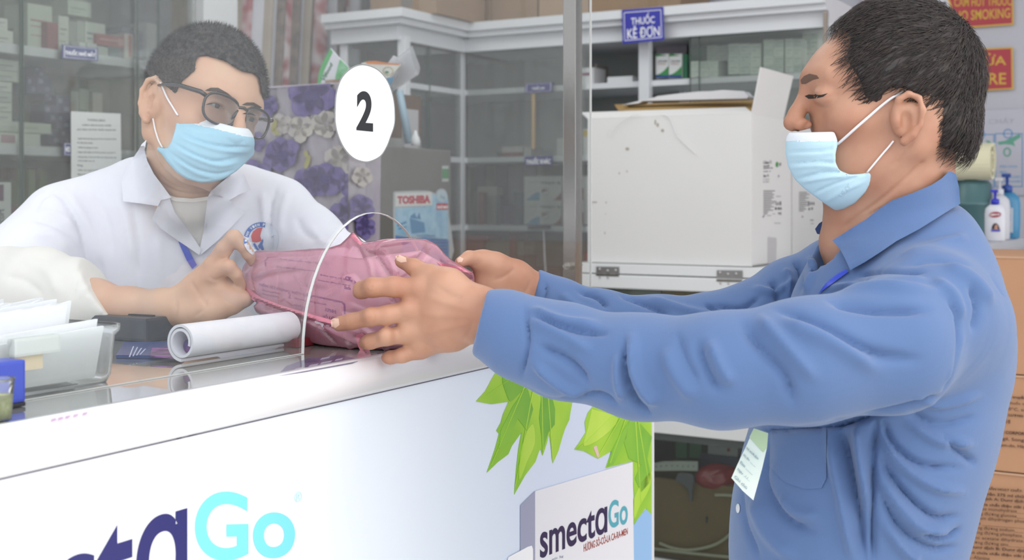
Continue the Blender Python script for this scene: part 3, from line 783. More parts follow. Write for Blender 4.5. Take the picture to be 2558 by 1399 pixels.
# middle shelves of the bare cabinet
rbox('medicine_box', 'flat white box with dark red side on the second shelf', 1254, 1306, 366, z2, 'b8b5b2', group='boxes on the second shelf', band=('7a4540', [(0, 1, 0, 0.45)]))
rbox('medicine_box', 'tiny white box at the end of the flat white box', 1308, 1326, 367, z2, 'aaaaa8', group='boxes on the second shelf')
rbox('medicine_box', 'small dark grey lump beside the flat white box', 1240, 1253, 380, z2, '55585a', group='boxes on the second shelf')
rbox('medicine_box', 'pale box seen behind the steel post on the second shelf', 1391, 1410, 345, z2, 'b3b6b0', group='boxes on the second shelf')
rbox('medicine_box', 'white box with yellow band between steel post and big white carton', 1456, 1469, 322, z2, 'c8c9c6', group='boxes on the second shelf', band=('c9a83a', [(0.1, 0.9, 0.72, 0.95)]))
# third shelf: lettered cartons and dark packs
def hexbox(x0, x1, y0, y1, label):
    o = rbox('medicine_box', label, x0, x1, y0, 0, 'bcbfbb', sf=3.99, pyb=y1, group='white boxes with a red liver drawing')
    pl = on_s(3.9893); h = y1 - y0; xm = x0 + 39
    print_on('print', [(x0 + 5, y1), (xm, y1), (xm, y1 - 20), (xm - 8, y1 - 19), (xm - 20, y1 - 12), (x0 + 10, y1 - 4)], pl, mat('teal_blue_ink', '3f86ad', 0.6), o, label='blue corner')
    print_on('print', [(x1, y1), (x1, y1 - 22), (x1 - 4, y1 - 14), (x1 - 14, y1 - 3), (x1 - 22, y1)], pl, mat('brick_ink', '8a4a48', 0.6), o, label='brick red corner')
    text_on('Hodogexis 3g' if False else 'Hadogxin 3g', [(xm + 2, y0 + 21), (x1 - 2, y0 + 21), (x1 - 2, y0 + 13), (xm + 2, y0 + 13)], pl, KTX, o, bold=0.015)
    text_on('arginine 10 ml', [(x0 + 12, y0 + 18), (xm - 3, y0 + 18), (xm - 3, y0 + 14), (x0 + 12, y0 + 14)], pl, GTX, o)
    ring = [[(xm + 14 + a * math.cos(t), y0 + 38 + a * math.sin(t)) for t in (t0, t0 + 0.32) ] for a in (10,) for t0 in [i * 0.314 for i in range(20)]]
    prints_on('print', [[q[0], q[1], (xm + 14 + (q[1][0] - xm - 14) * 0.9, y0 + 38 + (q[1][1] - y0 - 38) * 0.9), (xm + 14 + (q[0][0] - xm - 14) * 0.9, y0 + 38 + (q[0][1] - y0 - 38) * 0.9)] for q in ring], pl, GTX, o)
    print_on('print', [(xm + 7, y0 + 41), (xm + 13, y0 + 38), (xm + 20, y0 + 35), (xm + 18, y0 + 33), (xm + 8, y0 + 33), (xm + 6, y0 + 37)], pl, mat('liver_ink', '7a4648', 0.6), o, label='dark red liver drawing')
hexbox(1309, 1402, 440, 500, 'white box with blue corner and red drawing, upper of the two')
hexbox(1309, 1402, 500, 561, 'white box with blue corner and red drawing, lower of the two')
rbox('medicine_box', 'upper white box with a red corner seen past the steel post', 1404, 1469, 440, 0, 'babdb9', sf=3.99, pyb=500, group='white boxes behind the steel post', band=('7a2f36', [(0.72, 0.82, 0.0, 0.5)]))
rbox('medicine_box', 'lower white box with a red corner seen past the steel post', 1404, 1469, 500, 0, 'b6b9b5', sf=3.99, pyb=561, group='white boxes behind the steel post', band=('7a2f36', [(0.72, 0.82, 0.0, 0.5)]))
k = 0
for (x0, x1, y0, c) in [(1163, 1187, 418, '7c766a'), (1188, 1212, 410, '6d7478'), (1213, 1236, 412, '7d8378'), (1237, 1270, 412, '5c6066'), (1271, 1308, 414, '83848a')]:
    rbox('medicine_box', 'tall dull box standing at the back of the third shelf, ' + ORD[k] + ' from the corner post', x0, x1, y0, z3, c, sf=4.12, d=0.1, group='dull boxes on the third shelf'); k += 1
for (x0, x1, y0, c, l) in [(1192, 1240, 466, 'a3a59a', 'pale topped grey box in front on the third shelf'), (1194, 1207, 480, '80514d', 'narrow reddish box in front on the third shelf'), (1210, 1250, 488, '565c64', 'dark slate box in front on the third shelf'), (1256, 1282, 510, '5b5068', 'dark purple box in front on the third shelf'), (1284, 1307, 480, '575d6b', 'slate blue box beside the lettered white boxes')]:
    rbox('medicine_box', l, x0, x1, y0, z3, c, sf=3.995 + (0.03 if x1 - x0 > 20 else 0), d=0.05, group='dull boxes on the third shelf')
# fourth shelf (red packs)
for (x0, x1, y0, y1, c, l) in [(1164, 1218, 587, 602, 'a8434a', 'red box lying on top behind the far hand'), (1164, 1207, 603, 660, '8f3238', 'red box with white text line behind the far hand'), (1208, 1308, 600, 650, '8b8f8b', 'long grey carton on the lower shelf'), (1272, 1286, 582, 660, '8a3b40', 'narrow upright red pack on the lower shelf'), (1287, 1309, 638, 700, '6f3a3a', 'dark red pack low behind the wrist'), (1310, 1400, 668, 740, '6b3a39', 'wide dark red carton low behind the acrylic')]:
    rbox('medicine_box', l, x0, x1, y0, 0, c, sf=4.0 + (0.02 if 'long' in l else 0), d=0.1, pyb=y1, group='packs on the lower shelf', band=('b98d8c', [(0.1, 0.6, 0.4, 0.55)]) if 'text' in l else None)
rbox('medicine_box', 'deep red pack between steel post and big white carton', 1459, 1469, 630, 0, '9c2f3c', sf=3.99, pyb=655)
plate('shelf_label', 'blue cabinet label reading THUỐC LAO on the top shelf edge', [(1312, 233), (1380, 229), (1381, 205), (1313, 209)], on_s(SR - 0.008), [('THUỐC LAO', 0.26, 0.72, 0.32, 0.66)], WTXT, mat('label_navy', '3b3c70', 0.5))
plate('shelf_label', 'dark blue cabinet label reading THUỐC KHÁC on the second shelf edge', [(1311, 413), (1380, 411), (1381, 389), (1312, 391)], on_s(SR - 0.008), [('THUỐC KHÁC', 0.05, 0.94, 0.1, 0.9)], WTXT, mat('label_navy', '3b3c70', 0.5), border=False, bold=0.03)
plate('shelf_label', 'narrow dark label strip on the third shelf edge', [(1319, 572), (1376, 571), (1376, 564), (1319, 565)], on_s(SR - 0.008), [], WTXT, mat('label_dark', '3b3c3e', 0.5), border=False)
block('wooden_stick', 'thin light wooden stick standing under the upper blue label', 'stick', r_at(1327, 3.93), r_at(1335, 3.93), 3.932, 3.938, z_at(372, r_at(1331, 3.93), 3.93), z_at(234, r_at(1331, 3.93), 3.93), mat('pale_wood', 'a08a63', 0.7))
MB().tube([(0, 0, 0.21), (0.004, 0, 0.12), (0.012, 0, 0)], [0.0015, 0.003, 0.003], 6).build('paper_ribbon', mat('ribbon_white', 'c9cbd4', 0.6), None, loc=W(r_at(1358, 3.90), 3.90, z_at(722, r_at(1358, 3.90), 3.90)), rz=TH)
tag(bpy.data.objects['paper_ribbon'], 'thin white strip hanging from the dark shelf label', 'ribbon')  # a thin pale upright line in front of the shelves
t = plate('hanging_sign', 'blue sign reading THUỐC KÊ ĐƠN hung on the cabinet post', [(1556, 110), (1660, 100), (1657, 17), (1554, 25)], on_s(3.872), [('THUỐC', 0.22, 0.79, 0.53, 0.86), ('KÊ ĐƠN', 0.12, 0.90, 0.13, 0.50)], WTXT, mat('sign_royal_blue', '2c2f9c', 0.35), bold=0.006)
# cartons on top of the cabinets
KRA = mat('kraft_card', '97806a', 0.8, var=0.08, vscale=5); KRB = mat('kraft_card_pale', 'a58d75', 0.8, var=0.08, vscale=5); TAPE = mat('brown_tape', '8a7258', 0.4)
for (x0, x1, s, zt, l, m_) in [(925, 1090, 3.62, 2.2, 'brown carton with dark tape at the outer corner of the cabinet top', KRA), (1092, 1226, 4.0, 2.15, 'brown carton with printed text on the cabinet top', KRB), (1228, 1342, 4.0, 2.12, 'plain brown carton in the middle of the cabinet top', KRA), (1346, 1470, 4.0, 2.13, 'brown carton on the cabinet top behind the steel post', KRB), (1474, 1700, 4.0, 2.2, 'wide brown carton on the cabinet top above the blue sign', KRA)]:
    r0, r1 = r_at(x0, s), r_at(x1, s)
    o = block('cardboard_carton', l, 'carton', r0, r1, s, 3.95 if s < 3.8 else 4.28, 1.955, zt, m_, group='cartons on the cabinet top')
    w_ = (r1 - r0) / 2; hs = ((3.95 if s < 3.8 else 4.28) - s) / 2
    MB().box(w_ * 0.3, w_ * 0.5, -hs - 0.0008, -hs + 0.0004, 0, 0.1).build('tape', TAPE, o)
    if 'text' in l:
        text_on('GỒM\nHÀNG DỄ VỠ', [(1115, 22), (1190, 17), (1190, -2), (1115, 3)], on_s(s - 0.001), mat('brown_ink', '6d5a4a', 0.8), o)
    if 'dark tape' in l:
        MB().box(-w_ * 0.05, w_ * 0.3, -hs - 0.001, -hs + 0.0004, 0.03, 0.1).build('label', mat('grey_label', '77726c', 0.6), o)

# ------------------------------------------------------------------ signs and poster on the wall
RED = mat('sign_red', 'a4333f', 0.45); GOLD = mat('sign_gold', 'c9a23a', 0.45)
def red_sign(label, quad, lines, sym=False):
    pl = on_s(4.33)
    t = thing('wall_sign', label, 'sign', pl[0]((quad[0][0] + quad[1][0]) / 2, quad[0][1]))
    print_on('border', quad, pl, GOLD, t, thick=0.003)
    q = [np.array(x, float) for x in quad]
    def at(a, b): return tuple((q[0] * (1 - a) + q[1] * a) * (1 - b) + (q[3] * (1 - a) + q[2] * a) * b)
    print_on('plate', [at(0.015, 0.035), at(0.985, 0.035), at(0.985, 0.965), at(0.015, 0.965)], (lambda x, y: pl[0](x, y) - EY * 0.003, -EY), RED, t, thick=0.001)
    p2 = (lambda x, y: pl[0](x, y) - EY * 0.004, -EY)
    for body, x0, x1, y0, y1, sl in lines:
        text_on(body, [(x0, y1), (x1, y1 - sl), (x1, y0 - sl), (x0, y0)], p2, GOLD, t, bold=0.012)
    return t, p2
t, p2 = red_sign('red and gold no smoking sign above the customer\'s head', [(2282, 80), (2532, 62), (2530, -55), (2280, -38)],
                 [('CẤM HÚT THUỐC', 2384, 2528, -16, 17, 3), ('NO SMOKING', 2385, 2524, 28, 53, 8)])
print_on('ring', ellipse(2336, 24, 43, 47), p2, GOLD, t)
p3 = (lambda x, y: p2[0](x, y) - EY * 0.0008, -EY); p4 = (lambda x, y: p2[0](x, y) - EY * 0.0016, -EY)
print_on('disc', ellipse(2336, 24, 38, 42), p3, mat('sign_white', 'c9c9d0', 0.5), t)
prints_on('crossed_bars', [[(2304, 13), (2307, 8), (2368, 40), (2364, 45)]], p4, KTX, t)
print_on('cigarette', [(2304, 42), (2302, 36), (2362, 4), (2366, 10)], p4, KTX, t, thick=0.0012)
print_on('ember', ellipse(2364, 24, 4, 4), p4, RED, t)
t, p2 = red_sign('red and gold fire sign behind the customer\'s head', [(2250, 238), (2532, 223), (2530, 118), (2248, 131)],
                 [('CẤM LỬA', 2340, 2514, 131, 167, 4), ('NO FIRE', 2360, 2514, 184, 213, 2)])
# laminated fire procedure poster
LB = mat('poster_blue_line', '4a86b8', 0.6); PG = mat('poster_green', '5f9a86', 0.6); PB = mat('poster_blue_text', '6a9cc4', 0.6)
pl = on_s(4.334)
t = thing('wall_poster', 'clear laminated fire procedure poster with blue frames behind the soap bottles', 'poster', pl[0](2440, 490))
print_on('sheet', [(2150, 500), (2575, 487), (2575, 272), (2150, 282)], pl, mat('poster_film', 'b3b3be', 0.25), t)
p2 = (lambda x, y: pl[0](x, y) - EY * 0.0006, -EY)
def frame_lines(x0, y0, x1, y1, w_=2):
    return [rect(x0, y0, x1, y0 + w_), rect(x0, y1 - w_, x1, y1), rect(x0, y0, x0 + w_, y1), rect(x1 - w_, y0, x1, y1)]
prints_on('frame_print', frame_lines(2416, 335, 2484, 470) + frame_lines(2486, 333, 2555, 467) + frame_lines(2340, 338, 2414, 472), p2, LB, t)
def ringpoly(cx, cy, a, b_, w_=2.5, n=20):
    o = []
    for i in range(n):
        t0, t1 = 2 * math.pi * i / n, 2 * math.pi * (i + 1) / n
        o.append([(cx + a * math.cos(t0), cy + b_ * math.sin(t0)), (cx + a * math.cos(t1), cy + b_ * math.sin(t1)), (cx + (a - w_) * math.cos(t1), cy + (b_ - w_) * math.sin(t1)), (cx + (a - w_) * math.cos(t0), cy + (b_ - w_) * math.sin(t0))])
    return o
prints_on('badge_print', ringpoly(2449, 336, 12, 12) + ringpoly(2518, 334, 12, 12), p2, LB, t)
prints_on('drawing_print', ringpoly(2516, 380, 10, 12, 4) + [[(2496, 362), (2492, 355), (2510, 352), (2530, 342), (2548, 334), (2550, 343), (2532, 354), (2536, 366), (2528, 362), (2512, 360)], [(2462, 350), (2472, 352), (2480, 362), (2478, 378), (2466, 370), (2472, 362)], [(2462, 396), (2480, 390), (2482, 398), (2466, 404)]], p2, PG, t)
text_on('PHÒNG CHÁY', [(2376, 314), (2535, 308), (2535, 292), (2376, 298)], p2, mat('faint_grey_print', 'a2a4b0', 0.6), t)
for body, x0, x1, y in [('ĐIỆN THOẠI', 2498, 2541, 416), ('BÁO', 2498, 2515, 429), ('CHỮA CHÁY', 2508, 2550, 441), ('CHUYÊN NGHIỆP', 2494, 2550, 453), ('NHANH', 2424, 2472, 418), ('CHẠY', 2440, 2474, 430), ('TẬP TẮT', 2444, 2474, 455)]:
    text_on(body, [(x0, y + 4), (x1, y + 4), (x1, y - 4), (x0, y - 4)], p2, PB, t, bold=0.02)
# picture glimpsed above the brow
block('wall_picture', 'pale framed print with pink marks above the customer\'s forehead', 'picture', r_at(2152, 4.32), r_at(2235, 4.32), 4.322, 4.336, 1.92, 2.12, mat('print_pale', 'c2bcc4', 0.6, col2='b08c98', vscale=12))
# ------------------------------------------------------------------ side table with bottles
t = thing('side_table', 'white rounded table under the soap bottles by the wall', 'table', W(-0.9, 3.85, 0))
TBW = mat('table_laminate', 'b4b5bb', 0.35)
MB().box(0.005, 0.355, -0.36, 0.40, 1.146, 1.182).build('tabletop', TBW, t, bevel=0.012)
for x in (0.04, 0.31):
    for y in (-0.32, 0.34): MB().box(x - 0.02, x + 0.02, y - 0.02, y + 0.02, 0, 1.146).build('leg', mat('table_leg_grey', '6f7076', 0.5), t)
def pump_bottle(name, label, px, pyb, s, H, R, body, capm, flat=0.62, pump=True):
    r = r_at(px, s); zb = 1.182
    t = thing(name, label, 'bottle', W(r, s, zb))
    prof = [(R * 0.86, 0), (R * 0.95, 0.004), (R, H * 0.25), (R * 1.0, H * 0.52), (R * 0.92, H * 0.62), (R * 0.6, H * 0.68), (R * 0.36, H * 0.70)]
    MB().lathe(prof, seg=28, sy=flat).build('bottle_body', body, t, smooth=True)
    MB().lathe([(R * 0.40, H * 0.695), (R * 0.40, H * 0.79), (R * 0.26, H * 0.80), (R * 0.12, H * 0.81), (R * 0.12, H * 0.92)], seg=20).build('pump_collar', capm, t, smooth=True)
    MB().box(-R * 0.42, R * 0.28, -R * 0.16, R * 0.16, H * 0.92, H * 0.975).build('pump_head', capm, t, bevel=0.002)
    return t
WP = mat('bottle_white', 'd3d4dc', 0.35); BP = mat('pump_blue', '2b33b4', 0.35)
t = pump_bottle('soap_bottle', 'white hand soap bottle with a royal blue pump and a red oval logo', 2486, 592, 3.78, 0.152, 0.029, WP, BP)
ps = on_s(3.78 - 0.0182)
print_on('logo', ellipse(2486, 536, 15, 7, rot=-0.08), ps, mat('logo_red', '9c2f3f', 0.5), t, thick=0.0012, label='red oval logo')
text_on('Lifebuoy', [(2474, 541), (2498, 538), (2498, 532), (2474, 534)], (lambda x, y: ps[0](x, y) - EY * 0.0012, -EY), WTXT, t, bold=0.03)
print_on('label_print', [(2463 + 14, 573), (2463 + 35, 573), (2463 + 31, 562), (2463 + 25, 557), (2463 + 19, 559), (2463 + 15, 565)], ps, mat('hair_ink', '2f2830', 0.6), t, thick=0.0008, label='small printed dark hair')
print_on('label_print', [(2484, 574), (2492, 574), (2493, 565), (2489, 560), (2485, 564)], (lambda x, y: ps[0](x, y) - EY * 0.0009, -EY), mat('skin_ink', 'b98d78', 0.6), t)
print_on('label_print', rect(2476, 574, 2499, 578), (lambda x, y: ps[0](x, y) - EY * 0.0009, -EY), BP, t)
pump_bottle('lotion_bottle', 'plain white pump bottle standing behind the blue pump bottle', 2497, 590, 3.93, 0.19, 0.03, mat('bottle_grey_white', 'c4c5cd', 0.4), mat('pump_white', 'c9cad2', 0.4), flat=0.8)
t = pump_bottle('spray_bottle', 'blue cleaning spray bottle with white label against the wall', 2516, 589, 4.06, 0.205, 0.038, mat('bottle_teal', '3f86b0', 0.3), mat('spray_blue', '2f4f9c', 0.4))
MB().box(-0.022, 0.020, -0.029, -0.021, 0.018, 0.095).build('label', mat('label_white', 'c6ccd4', 0.5), t, bevel=0.004)
MB().box(-0.016, 0.014, -0.0298, -0.0285, 0.055, 0.075).build('label_print', mat('label_blue_print', '5f92c4', 0.5), t)
# teal drum with a foam roll on it
r = r_at(2418, 3.9)
t = thing('water_drum', 'teal plastic drum under the rolled foam behind the customer\'s neck', 'drum', W(r, 3.95, 1.182))
MB().lathe([(0.058, 0), (0.062, 0.01), (0.062, 0.10), (0.065, 0.102), (0.065, 0.112), (0.06, 0.115), (0.06, 0.165), (0.05, 0.178)], seg=32).build('drum_body', mat('drum_teal', '4a6c70', 0.35), t, smooth=True)
MB().lathe([(0.02, 0.178), (0.02, 0.186)], seg=20).build('drum_cap', mat('drum_cap', '3c585c', 0.4), t)
def foam():
    c = W(r_at(2425, 3.9), 3.9, z_at(400, r_at(2425, 3.9), 3.9))
    t = thing('foam_roll', 'cream foam sheet rolled up on the teal drum behind the customer\'s neck', 'foam roll', c)
    pts = []
    for i in range(60):
        a = 0.25 + i / 59 * 4.2 * math.pi; rad = 0.018 + 0.045 * i / 59
        pts.append((rad * math.cos(a), rad * math.sin(a)))
    mb = MB(); th = 0.0085; out = []; inn = []
    for i, (x, z) in enumerate(pts):
        L = math.hypot(x, z); out.append((x * (1 + th / L / 2), z * (1 + th / L / 2))); inn.append((x * (1 - th / L / 2), z * (1 - th / L / 2)))
    n = len(pts); vs = []; fs = []
    for X in (-0.10, 0.062):
        vs += [(X, p[0], p[1]) for p in out] + [(X, p[0], p[1]) for p in inn]
    for i in range(n - 1):
        fs += [(i, i + 1, 2 * n + i + 1, 2 * n + i), (n + i, n + i + 1, 3 * n + i + 1, 3 * n + i), (i, i + 1, n + i + 1, n + i), (2 * n + i, 2 * n + i + 1, 3 * n + i + 1, 3 * n + i)]
    for i in (0, n - 1): fs.append((i, n + i, 3 * n + i, 2 * n + i))
    mb.add(vs, fs).build('foam_sheet', mat('foam_cream', 'd6d2b4', 0.8, bump=0.2, bscale=300), t, smooth=False)
foam()
# brown cartons stacked behind the customer
SB = 2.767
BRN = mat('carton_brown', 'b98c6b', 0.8, var=0.06, vscale=6); INK = mat('carton_ink', '4a2f2a', 0.8)
ybs = [640, 935, 1180, 1450, 1720, 1990]
zc = [z_at(y, r_at(2500, SB), SB) for y in ybs]
names = ['topmost', 'second from the top', 'third from the top', 'fourth from the top', 'lowest']
crt = []
for i in range(5):
    z1_, z0_ = zc[i], zc[i + 1] + 0.002
    if i == 4: z0_ = 0.0
    o = block('cardboard_carton', f'brown printed carton behind the customer\'s back, {names[i]}', 'carton', -0.62, 0.12, SB + 0.002 * i, SB + 0.4, z0_, z1_, BRN, bevel=0.003, group='cartons stacked behind the customer')
    crt.append(o)
    MB().box(-0.37, 0.37, -0.2012, -0.199, z1_ - z0_ - 0.004, z1_ - z0_).build('tape', mat('clear_tape', 'c09a7c', 0.3), o)
pc = on_s(SB - 0.001)
def ctext(lines, x, x1, o):
    for k, (body, y, b) in enumerate(lines):
        w_ = x1 - x
        wl = min(1.35, len(body) * 0.047) * w_
        text_on(body, [(x, y + 5.5), (x + wl, y + 5.5 + wl * 0.075), (x + wl, y - 4.5 + wl * 0.075), (x, y - 4.5)], pc, INK, o, bold=b)
ctext([('CÁCH DÙNG: Tiêm truyền', 983, 0.02), ('BẢO QUẢN: Giữ thuốc trong', 998, 0), ('nhiệt độ dưới 30°C, tránh', 1014, 0), ('TIÊU CHUẨN CHẤT LƯỢNG', 1028, 0.03), ('SĐK: VN-21297-18', 1045, 0), ('Nhà sản xuất:', 1060, 0.02), ('JW LIFE SCIENCE CORPORATION', 1074, 0.02), ('28, Hanjin 1-gil, Songak-eup', 1090, 0), ('Chungcheongnam-do, Hàn', 1106, 0)], 2420, 2558, crt[1])
L2 = [('THÀNH PHẦN HOẠT CHẤT:', 1216, 0.03), ('Túi 3 ngăn 375 ml chứa:', 1231, 0.02), ('Dung dịch A: Dung dịch glucose', 1243, 0.02), ('có chứa chất điện giải (150 ml)', 1257, 0.02), ('Glucose monohydrate____', 1269, 0), ('tương đương glucose____', 1281, 0), ('Sodium dihydrogen phosphate', 1293, 0), ('drate __________________', 1305, 0),
      ('tương đương sodium_____', 1317, 0), ('tương đương phosphate__', 1329, 0), ('Zinc acetate dihydrate__0.005', 1342, 0), ('tương đương zinc________', 1354, 0), ('Dung dịch B: Dung dịch acid', 1366, 0.02), ('có chứa chất điện giải (150 ml)', 1379, 0.02), ('L-Alanine_______________', 1392, 0)]
ctext(L2, 2422, 2556, crt[2])
# ------------------------------------------------------------------ service counter
RC, ZT, SE = -0.876, 1.11, 2.026
CW = mat('counter_white', 'eceef2', 0.3, spec=0.5)
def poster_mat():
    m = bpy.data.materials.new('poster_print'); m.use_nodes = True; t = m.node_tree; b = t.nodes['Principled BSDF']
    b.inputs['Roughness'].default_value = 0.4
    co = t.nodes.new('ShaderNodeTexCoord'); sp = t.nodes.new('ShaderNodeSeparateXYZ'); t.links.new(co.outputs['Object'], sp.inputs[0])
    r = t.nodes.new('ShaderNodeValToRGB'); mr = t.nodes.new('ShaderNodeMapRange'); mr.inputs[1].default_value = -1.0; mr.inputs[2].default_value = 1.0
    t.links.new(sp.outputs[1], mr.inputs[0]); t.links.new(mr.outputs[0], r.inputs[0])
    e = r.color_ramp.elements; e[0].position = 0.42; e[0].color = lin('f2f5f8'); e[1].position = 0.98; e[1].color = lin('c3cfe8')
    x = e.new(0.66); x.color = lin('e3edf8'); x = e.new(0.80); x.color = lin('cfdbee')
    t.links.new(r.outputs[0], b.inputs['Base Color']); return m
ct = thing('service_counter', 'long white service counter with a medicine advert, leaves and lettering on its front', 'counter', W(RC - 0.27, SE / 2 + 0.0, 0))
MC = pinv(ct); S0 = -0.25
def cb(mb, r0, r1, s0, s1, z0, z1):
    p = MC @ W((r0 + r1) / 2, (s0 + s1) / 2, 0); return mb.box(p.x - (r1 - r0) / 2, p.x + (r1 - r0) / 2, p.y - (s1 - s0) / 2, p.y + (s1 - s0) / 2, z0, z1)
cb(MB(), RC - 0.48, RC - 0.004, S0, SE - 0.004, 0.05, 1.068).build('cabinet_body', CW, ct)
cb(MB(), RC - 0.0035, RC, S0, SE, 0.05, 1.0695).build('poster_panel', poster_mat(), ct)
cb(MB(), RC - 0.002, RC + 0.002, SE - 0.006, SE + 0.003, 0.05, 1.069).build('corner_strip', mat('strip_white', 'd9dce0', 0.3), ct)
cb(MB(), RC - 0.44, RC - 0.02, S0, SE - 0.02, 0.0, 0.05).build('plinth', mat('plinth_grey', '77777b', 0.6), ct)
# rounded front edging
prof = [(RC - 0.014, 1.071), (RC + 0.004, 1.071), (RC + 0.008, 1.075), (RC + 0.009, 1.090), (RC + 0.006, 1.101), (RC + 0.000, 1.109), (RC - 0.006, 1.1125), (RC - 0.014, 1.1125)]
mb = MB(); a = MC @ W(0, S0, 0); b_ = MC @ W(0, SE + 0.003, 0)
mb.prism([(p[0], p[1]) for p in prof], (a.x, a.y, 0), (1, 0, 0), (0, 0, 1), (0, b_.y - a.y, 0)).build('edging', mat('edging_white', 'f0f1f4', 0.22, coat=0.3), ct, smooth=True)
# worktop: board under a glass sheet
cb(MB(), RC - 0.50, RC - 0.014, S0, SE + 0.003, 1.070, 1.104).build('worktop_board', mat('worktop_grey', '9a9b97', 0.5, var=0.08, vscale=5), ct)
gm = bpy.data.materials.new('worktop_glass'); gm.use_nodes = True
gb = gm.node_tree.nodes['Principled BSDF']; gb.inputs['Base Color'].default_value = lin('8f908c'); gb.inputs['Roughness'].default_value = 0.04
gb.inputs['Coat Weight'].default_value = 1.0; gb.inputs['Coat Roughness'].default_value = 0.02; gb.inputs['Specular IOR Level'].default_value = 0.9
cb(MB(), RC - 0.50, RC - 0.0135, S0, SE + 0.003, 1.1045, 1.1105).build('worktop_glass', gm, ct)
# printed leaves
PC = on_r(RC + 0.0004)
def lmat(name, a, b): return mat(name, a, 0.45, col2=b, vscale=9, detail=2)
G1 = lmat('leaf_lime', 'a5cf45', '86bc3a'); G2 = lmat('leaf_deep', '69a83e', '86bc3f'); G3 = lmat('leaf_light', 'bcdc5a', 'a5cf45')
def c2(pts): return [(1100 + x / 2.595, 860 + y / 2.595) for x, y in pts]
LEAFA = c2([(415, 90), (330, 230), (290, 305), (230, 370), (330, 388), (442, 372), (405, 455), (390, 510), (362, 560), (380, 580), (350, 690), (300, 832), (370, 765), (440, 712), (462, 660), (525, 570), (505, 680), (492, 800), (478, 975), (548, 850), (615, 762), (640, 690), (650, 680), (662, 722), (690, 640), (705, 578), (718, 680), (728, 772), (765, 690), (790, 600), (808, 545), (835, 490), (845, 425), (862, 340), (900, 200), (800, 60), (650, 10), (520, 10)])
print_on('leaf_print', LEAFA, PC, G1, ct, thick=0.0005, label='yellow-green printed maple leaf')
PC2 = on_r(RC + 0.0010)
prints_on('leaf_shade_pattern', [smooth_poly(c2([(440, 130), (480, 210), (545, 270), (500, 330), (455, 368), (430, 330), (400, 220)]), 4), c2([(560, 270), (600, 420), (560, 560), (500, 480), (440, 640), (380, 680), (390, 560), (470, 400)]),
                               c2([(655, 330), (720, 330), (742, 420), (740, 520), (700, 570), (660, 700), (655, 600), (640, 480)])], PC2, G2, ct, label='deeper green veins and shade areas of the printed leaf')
LEAFB = c2([(965, 360), (990, 400), (955, 445), (935, 505), (942, 570), (905, 630), (868, 682), (930, 692), (1022, 742), (1070, 715), (1112, 690), (1090, 745), (1070, 803), (1245, 758), (1250, 905), (1262, 1080), (1250, 1172), (1330, 1062), (1345, 1080), (1376, 1115), (1376, 330), (1300, 240), (1000, 240)])
print_on('leaf_print', LEAFB, PC, G1, ct, thick=0.0005, label='larger printed leaf above the printed carton')
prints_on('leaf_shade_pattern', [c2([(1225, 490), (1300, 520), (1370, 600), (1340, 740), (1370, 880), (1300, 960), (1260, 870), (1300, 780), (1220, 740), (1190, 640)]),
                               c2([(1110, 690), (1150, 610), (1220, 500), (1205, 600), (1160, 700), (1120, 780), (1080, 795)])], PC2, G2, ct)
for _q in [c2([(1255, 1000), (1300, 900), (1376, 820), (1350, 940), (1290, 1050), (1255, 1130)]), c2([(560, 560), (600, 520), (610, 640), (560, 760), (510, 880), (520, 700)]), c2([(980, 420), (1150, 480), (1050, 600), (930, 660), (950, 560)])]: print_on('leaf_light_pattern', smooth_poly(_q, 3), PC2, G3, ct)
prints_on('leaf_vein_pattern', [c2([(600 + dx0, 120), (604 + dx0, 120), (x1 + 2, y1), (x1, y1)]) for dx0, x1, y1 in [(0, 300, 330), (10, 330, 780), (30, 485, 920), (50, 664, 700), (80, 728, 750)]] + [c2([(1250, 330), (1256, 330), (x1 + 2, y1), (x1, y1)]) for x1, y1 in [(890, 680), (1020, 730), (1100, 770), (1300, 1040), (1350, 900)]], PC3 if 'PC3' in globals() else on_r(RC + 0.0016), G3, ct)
print_on('sticker_scrap', c2([(990, 668), (1010, 655), (1032, 725), (1018, 738)]), PC2, mat('scrap_pink', 'd8b9b4', 0.6), ct)
# printed carton on the poster
NAVY = mat('navy_print', '2b2a6b', 0.4); CYAN = mat('cyan_print', '7fdcec', 0.4); NAVY2 = mat('navy_print_dark', '22204f', 0.4); TEAL = mat('teal_print', '4fa6b8', 0.4); MAR = mat('maroon_print', '9a3e34', 0.5)
print_on('sky_print', [(1578, 1420), (1629, 1420), (1629, 1262), (1600, 1285), (1578, 1320)], PC, mat('sky_blue_print', '8fb9e4', 0.45), ct, thick=0.0003)
print_on('carton_print', [(1336, 1430), (1583, 1430), (1580, 1154), (1336, 1227)], PC2, mat('print_carton_front', 'dfe1e8', 0.4), ct)
print_on('carton_side_print', [(1300, 1430), (1336, 1430), (1336, 1227), (1300, 1262)], PC2, mat('print_carton_side', '9a9fb8', 0.4), ct)
PC3 = on_r(RC + 0.0018)
text_on('smectɑ', [(1349, 1397), (1517, 1330), (1517, 1262), (1349, 1318)], PC3, NAVY2, ct, bold=0.018, thick=0.0002, res=8, label='dark navy printed word')
text_on('Go', [(1520, 1322), (1568, 1308), (1568, 1240), (1520, 1253)], PC3, TEAL, ct, bold=0.02, thick=0.0002, res=8, label='teal printed letters')
text_on('HƯƠNG SÔ-CÔ-LA CA-RA-MEN', [(1458, 1379), (1568, 1335), (1568, 1314), (1458, 1355)], PC3, MAR, ct, bold=0.01, thick=0.0002, label='maroon printed line')
text_on('gói 3g', [(1378, 1402), (1407, 1393), (1407, 1386), (1378, 1395)], PC3, mat('pale_grey_print', 'a5a9b5', 0.5), ct)
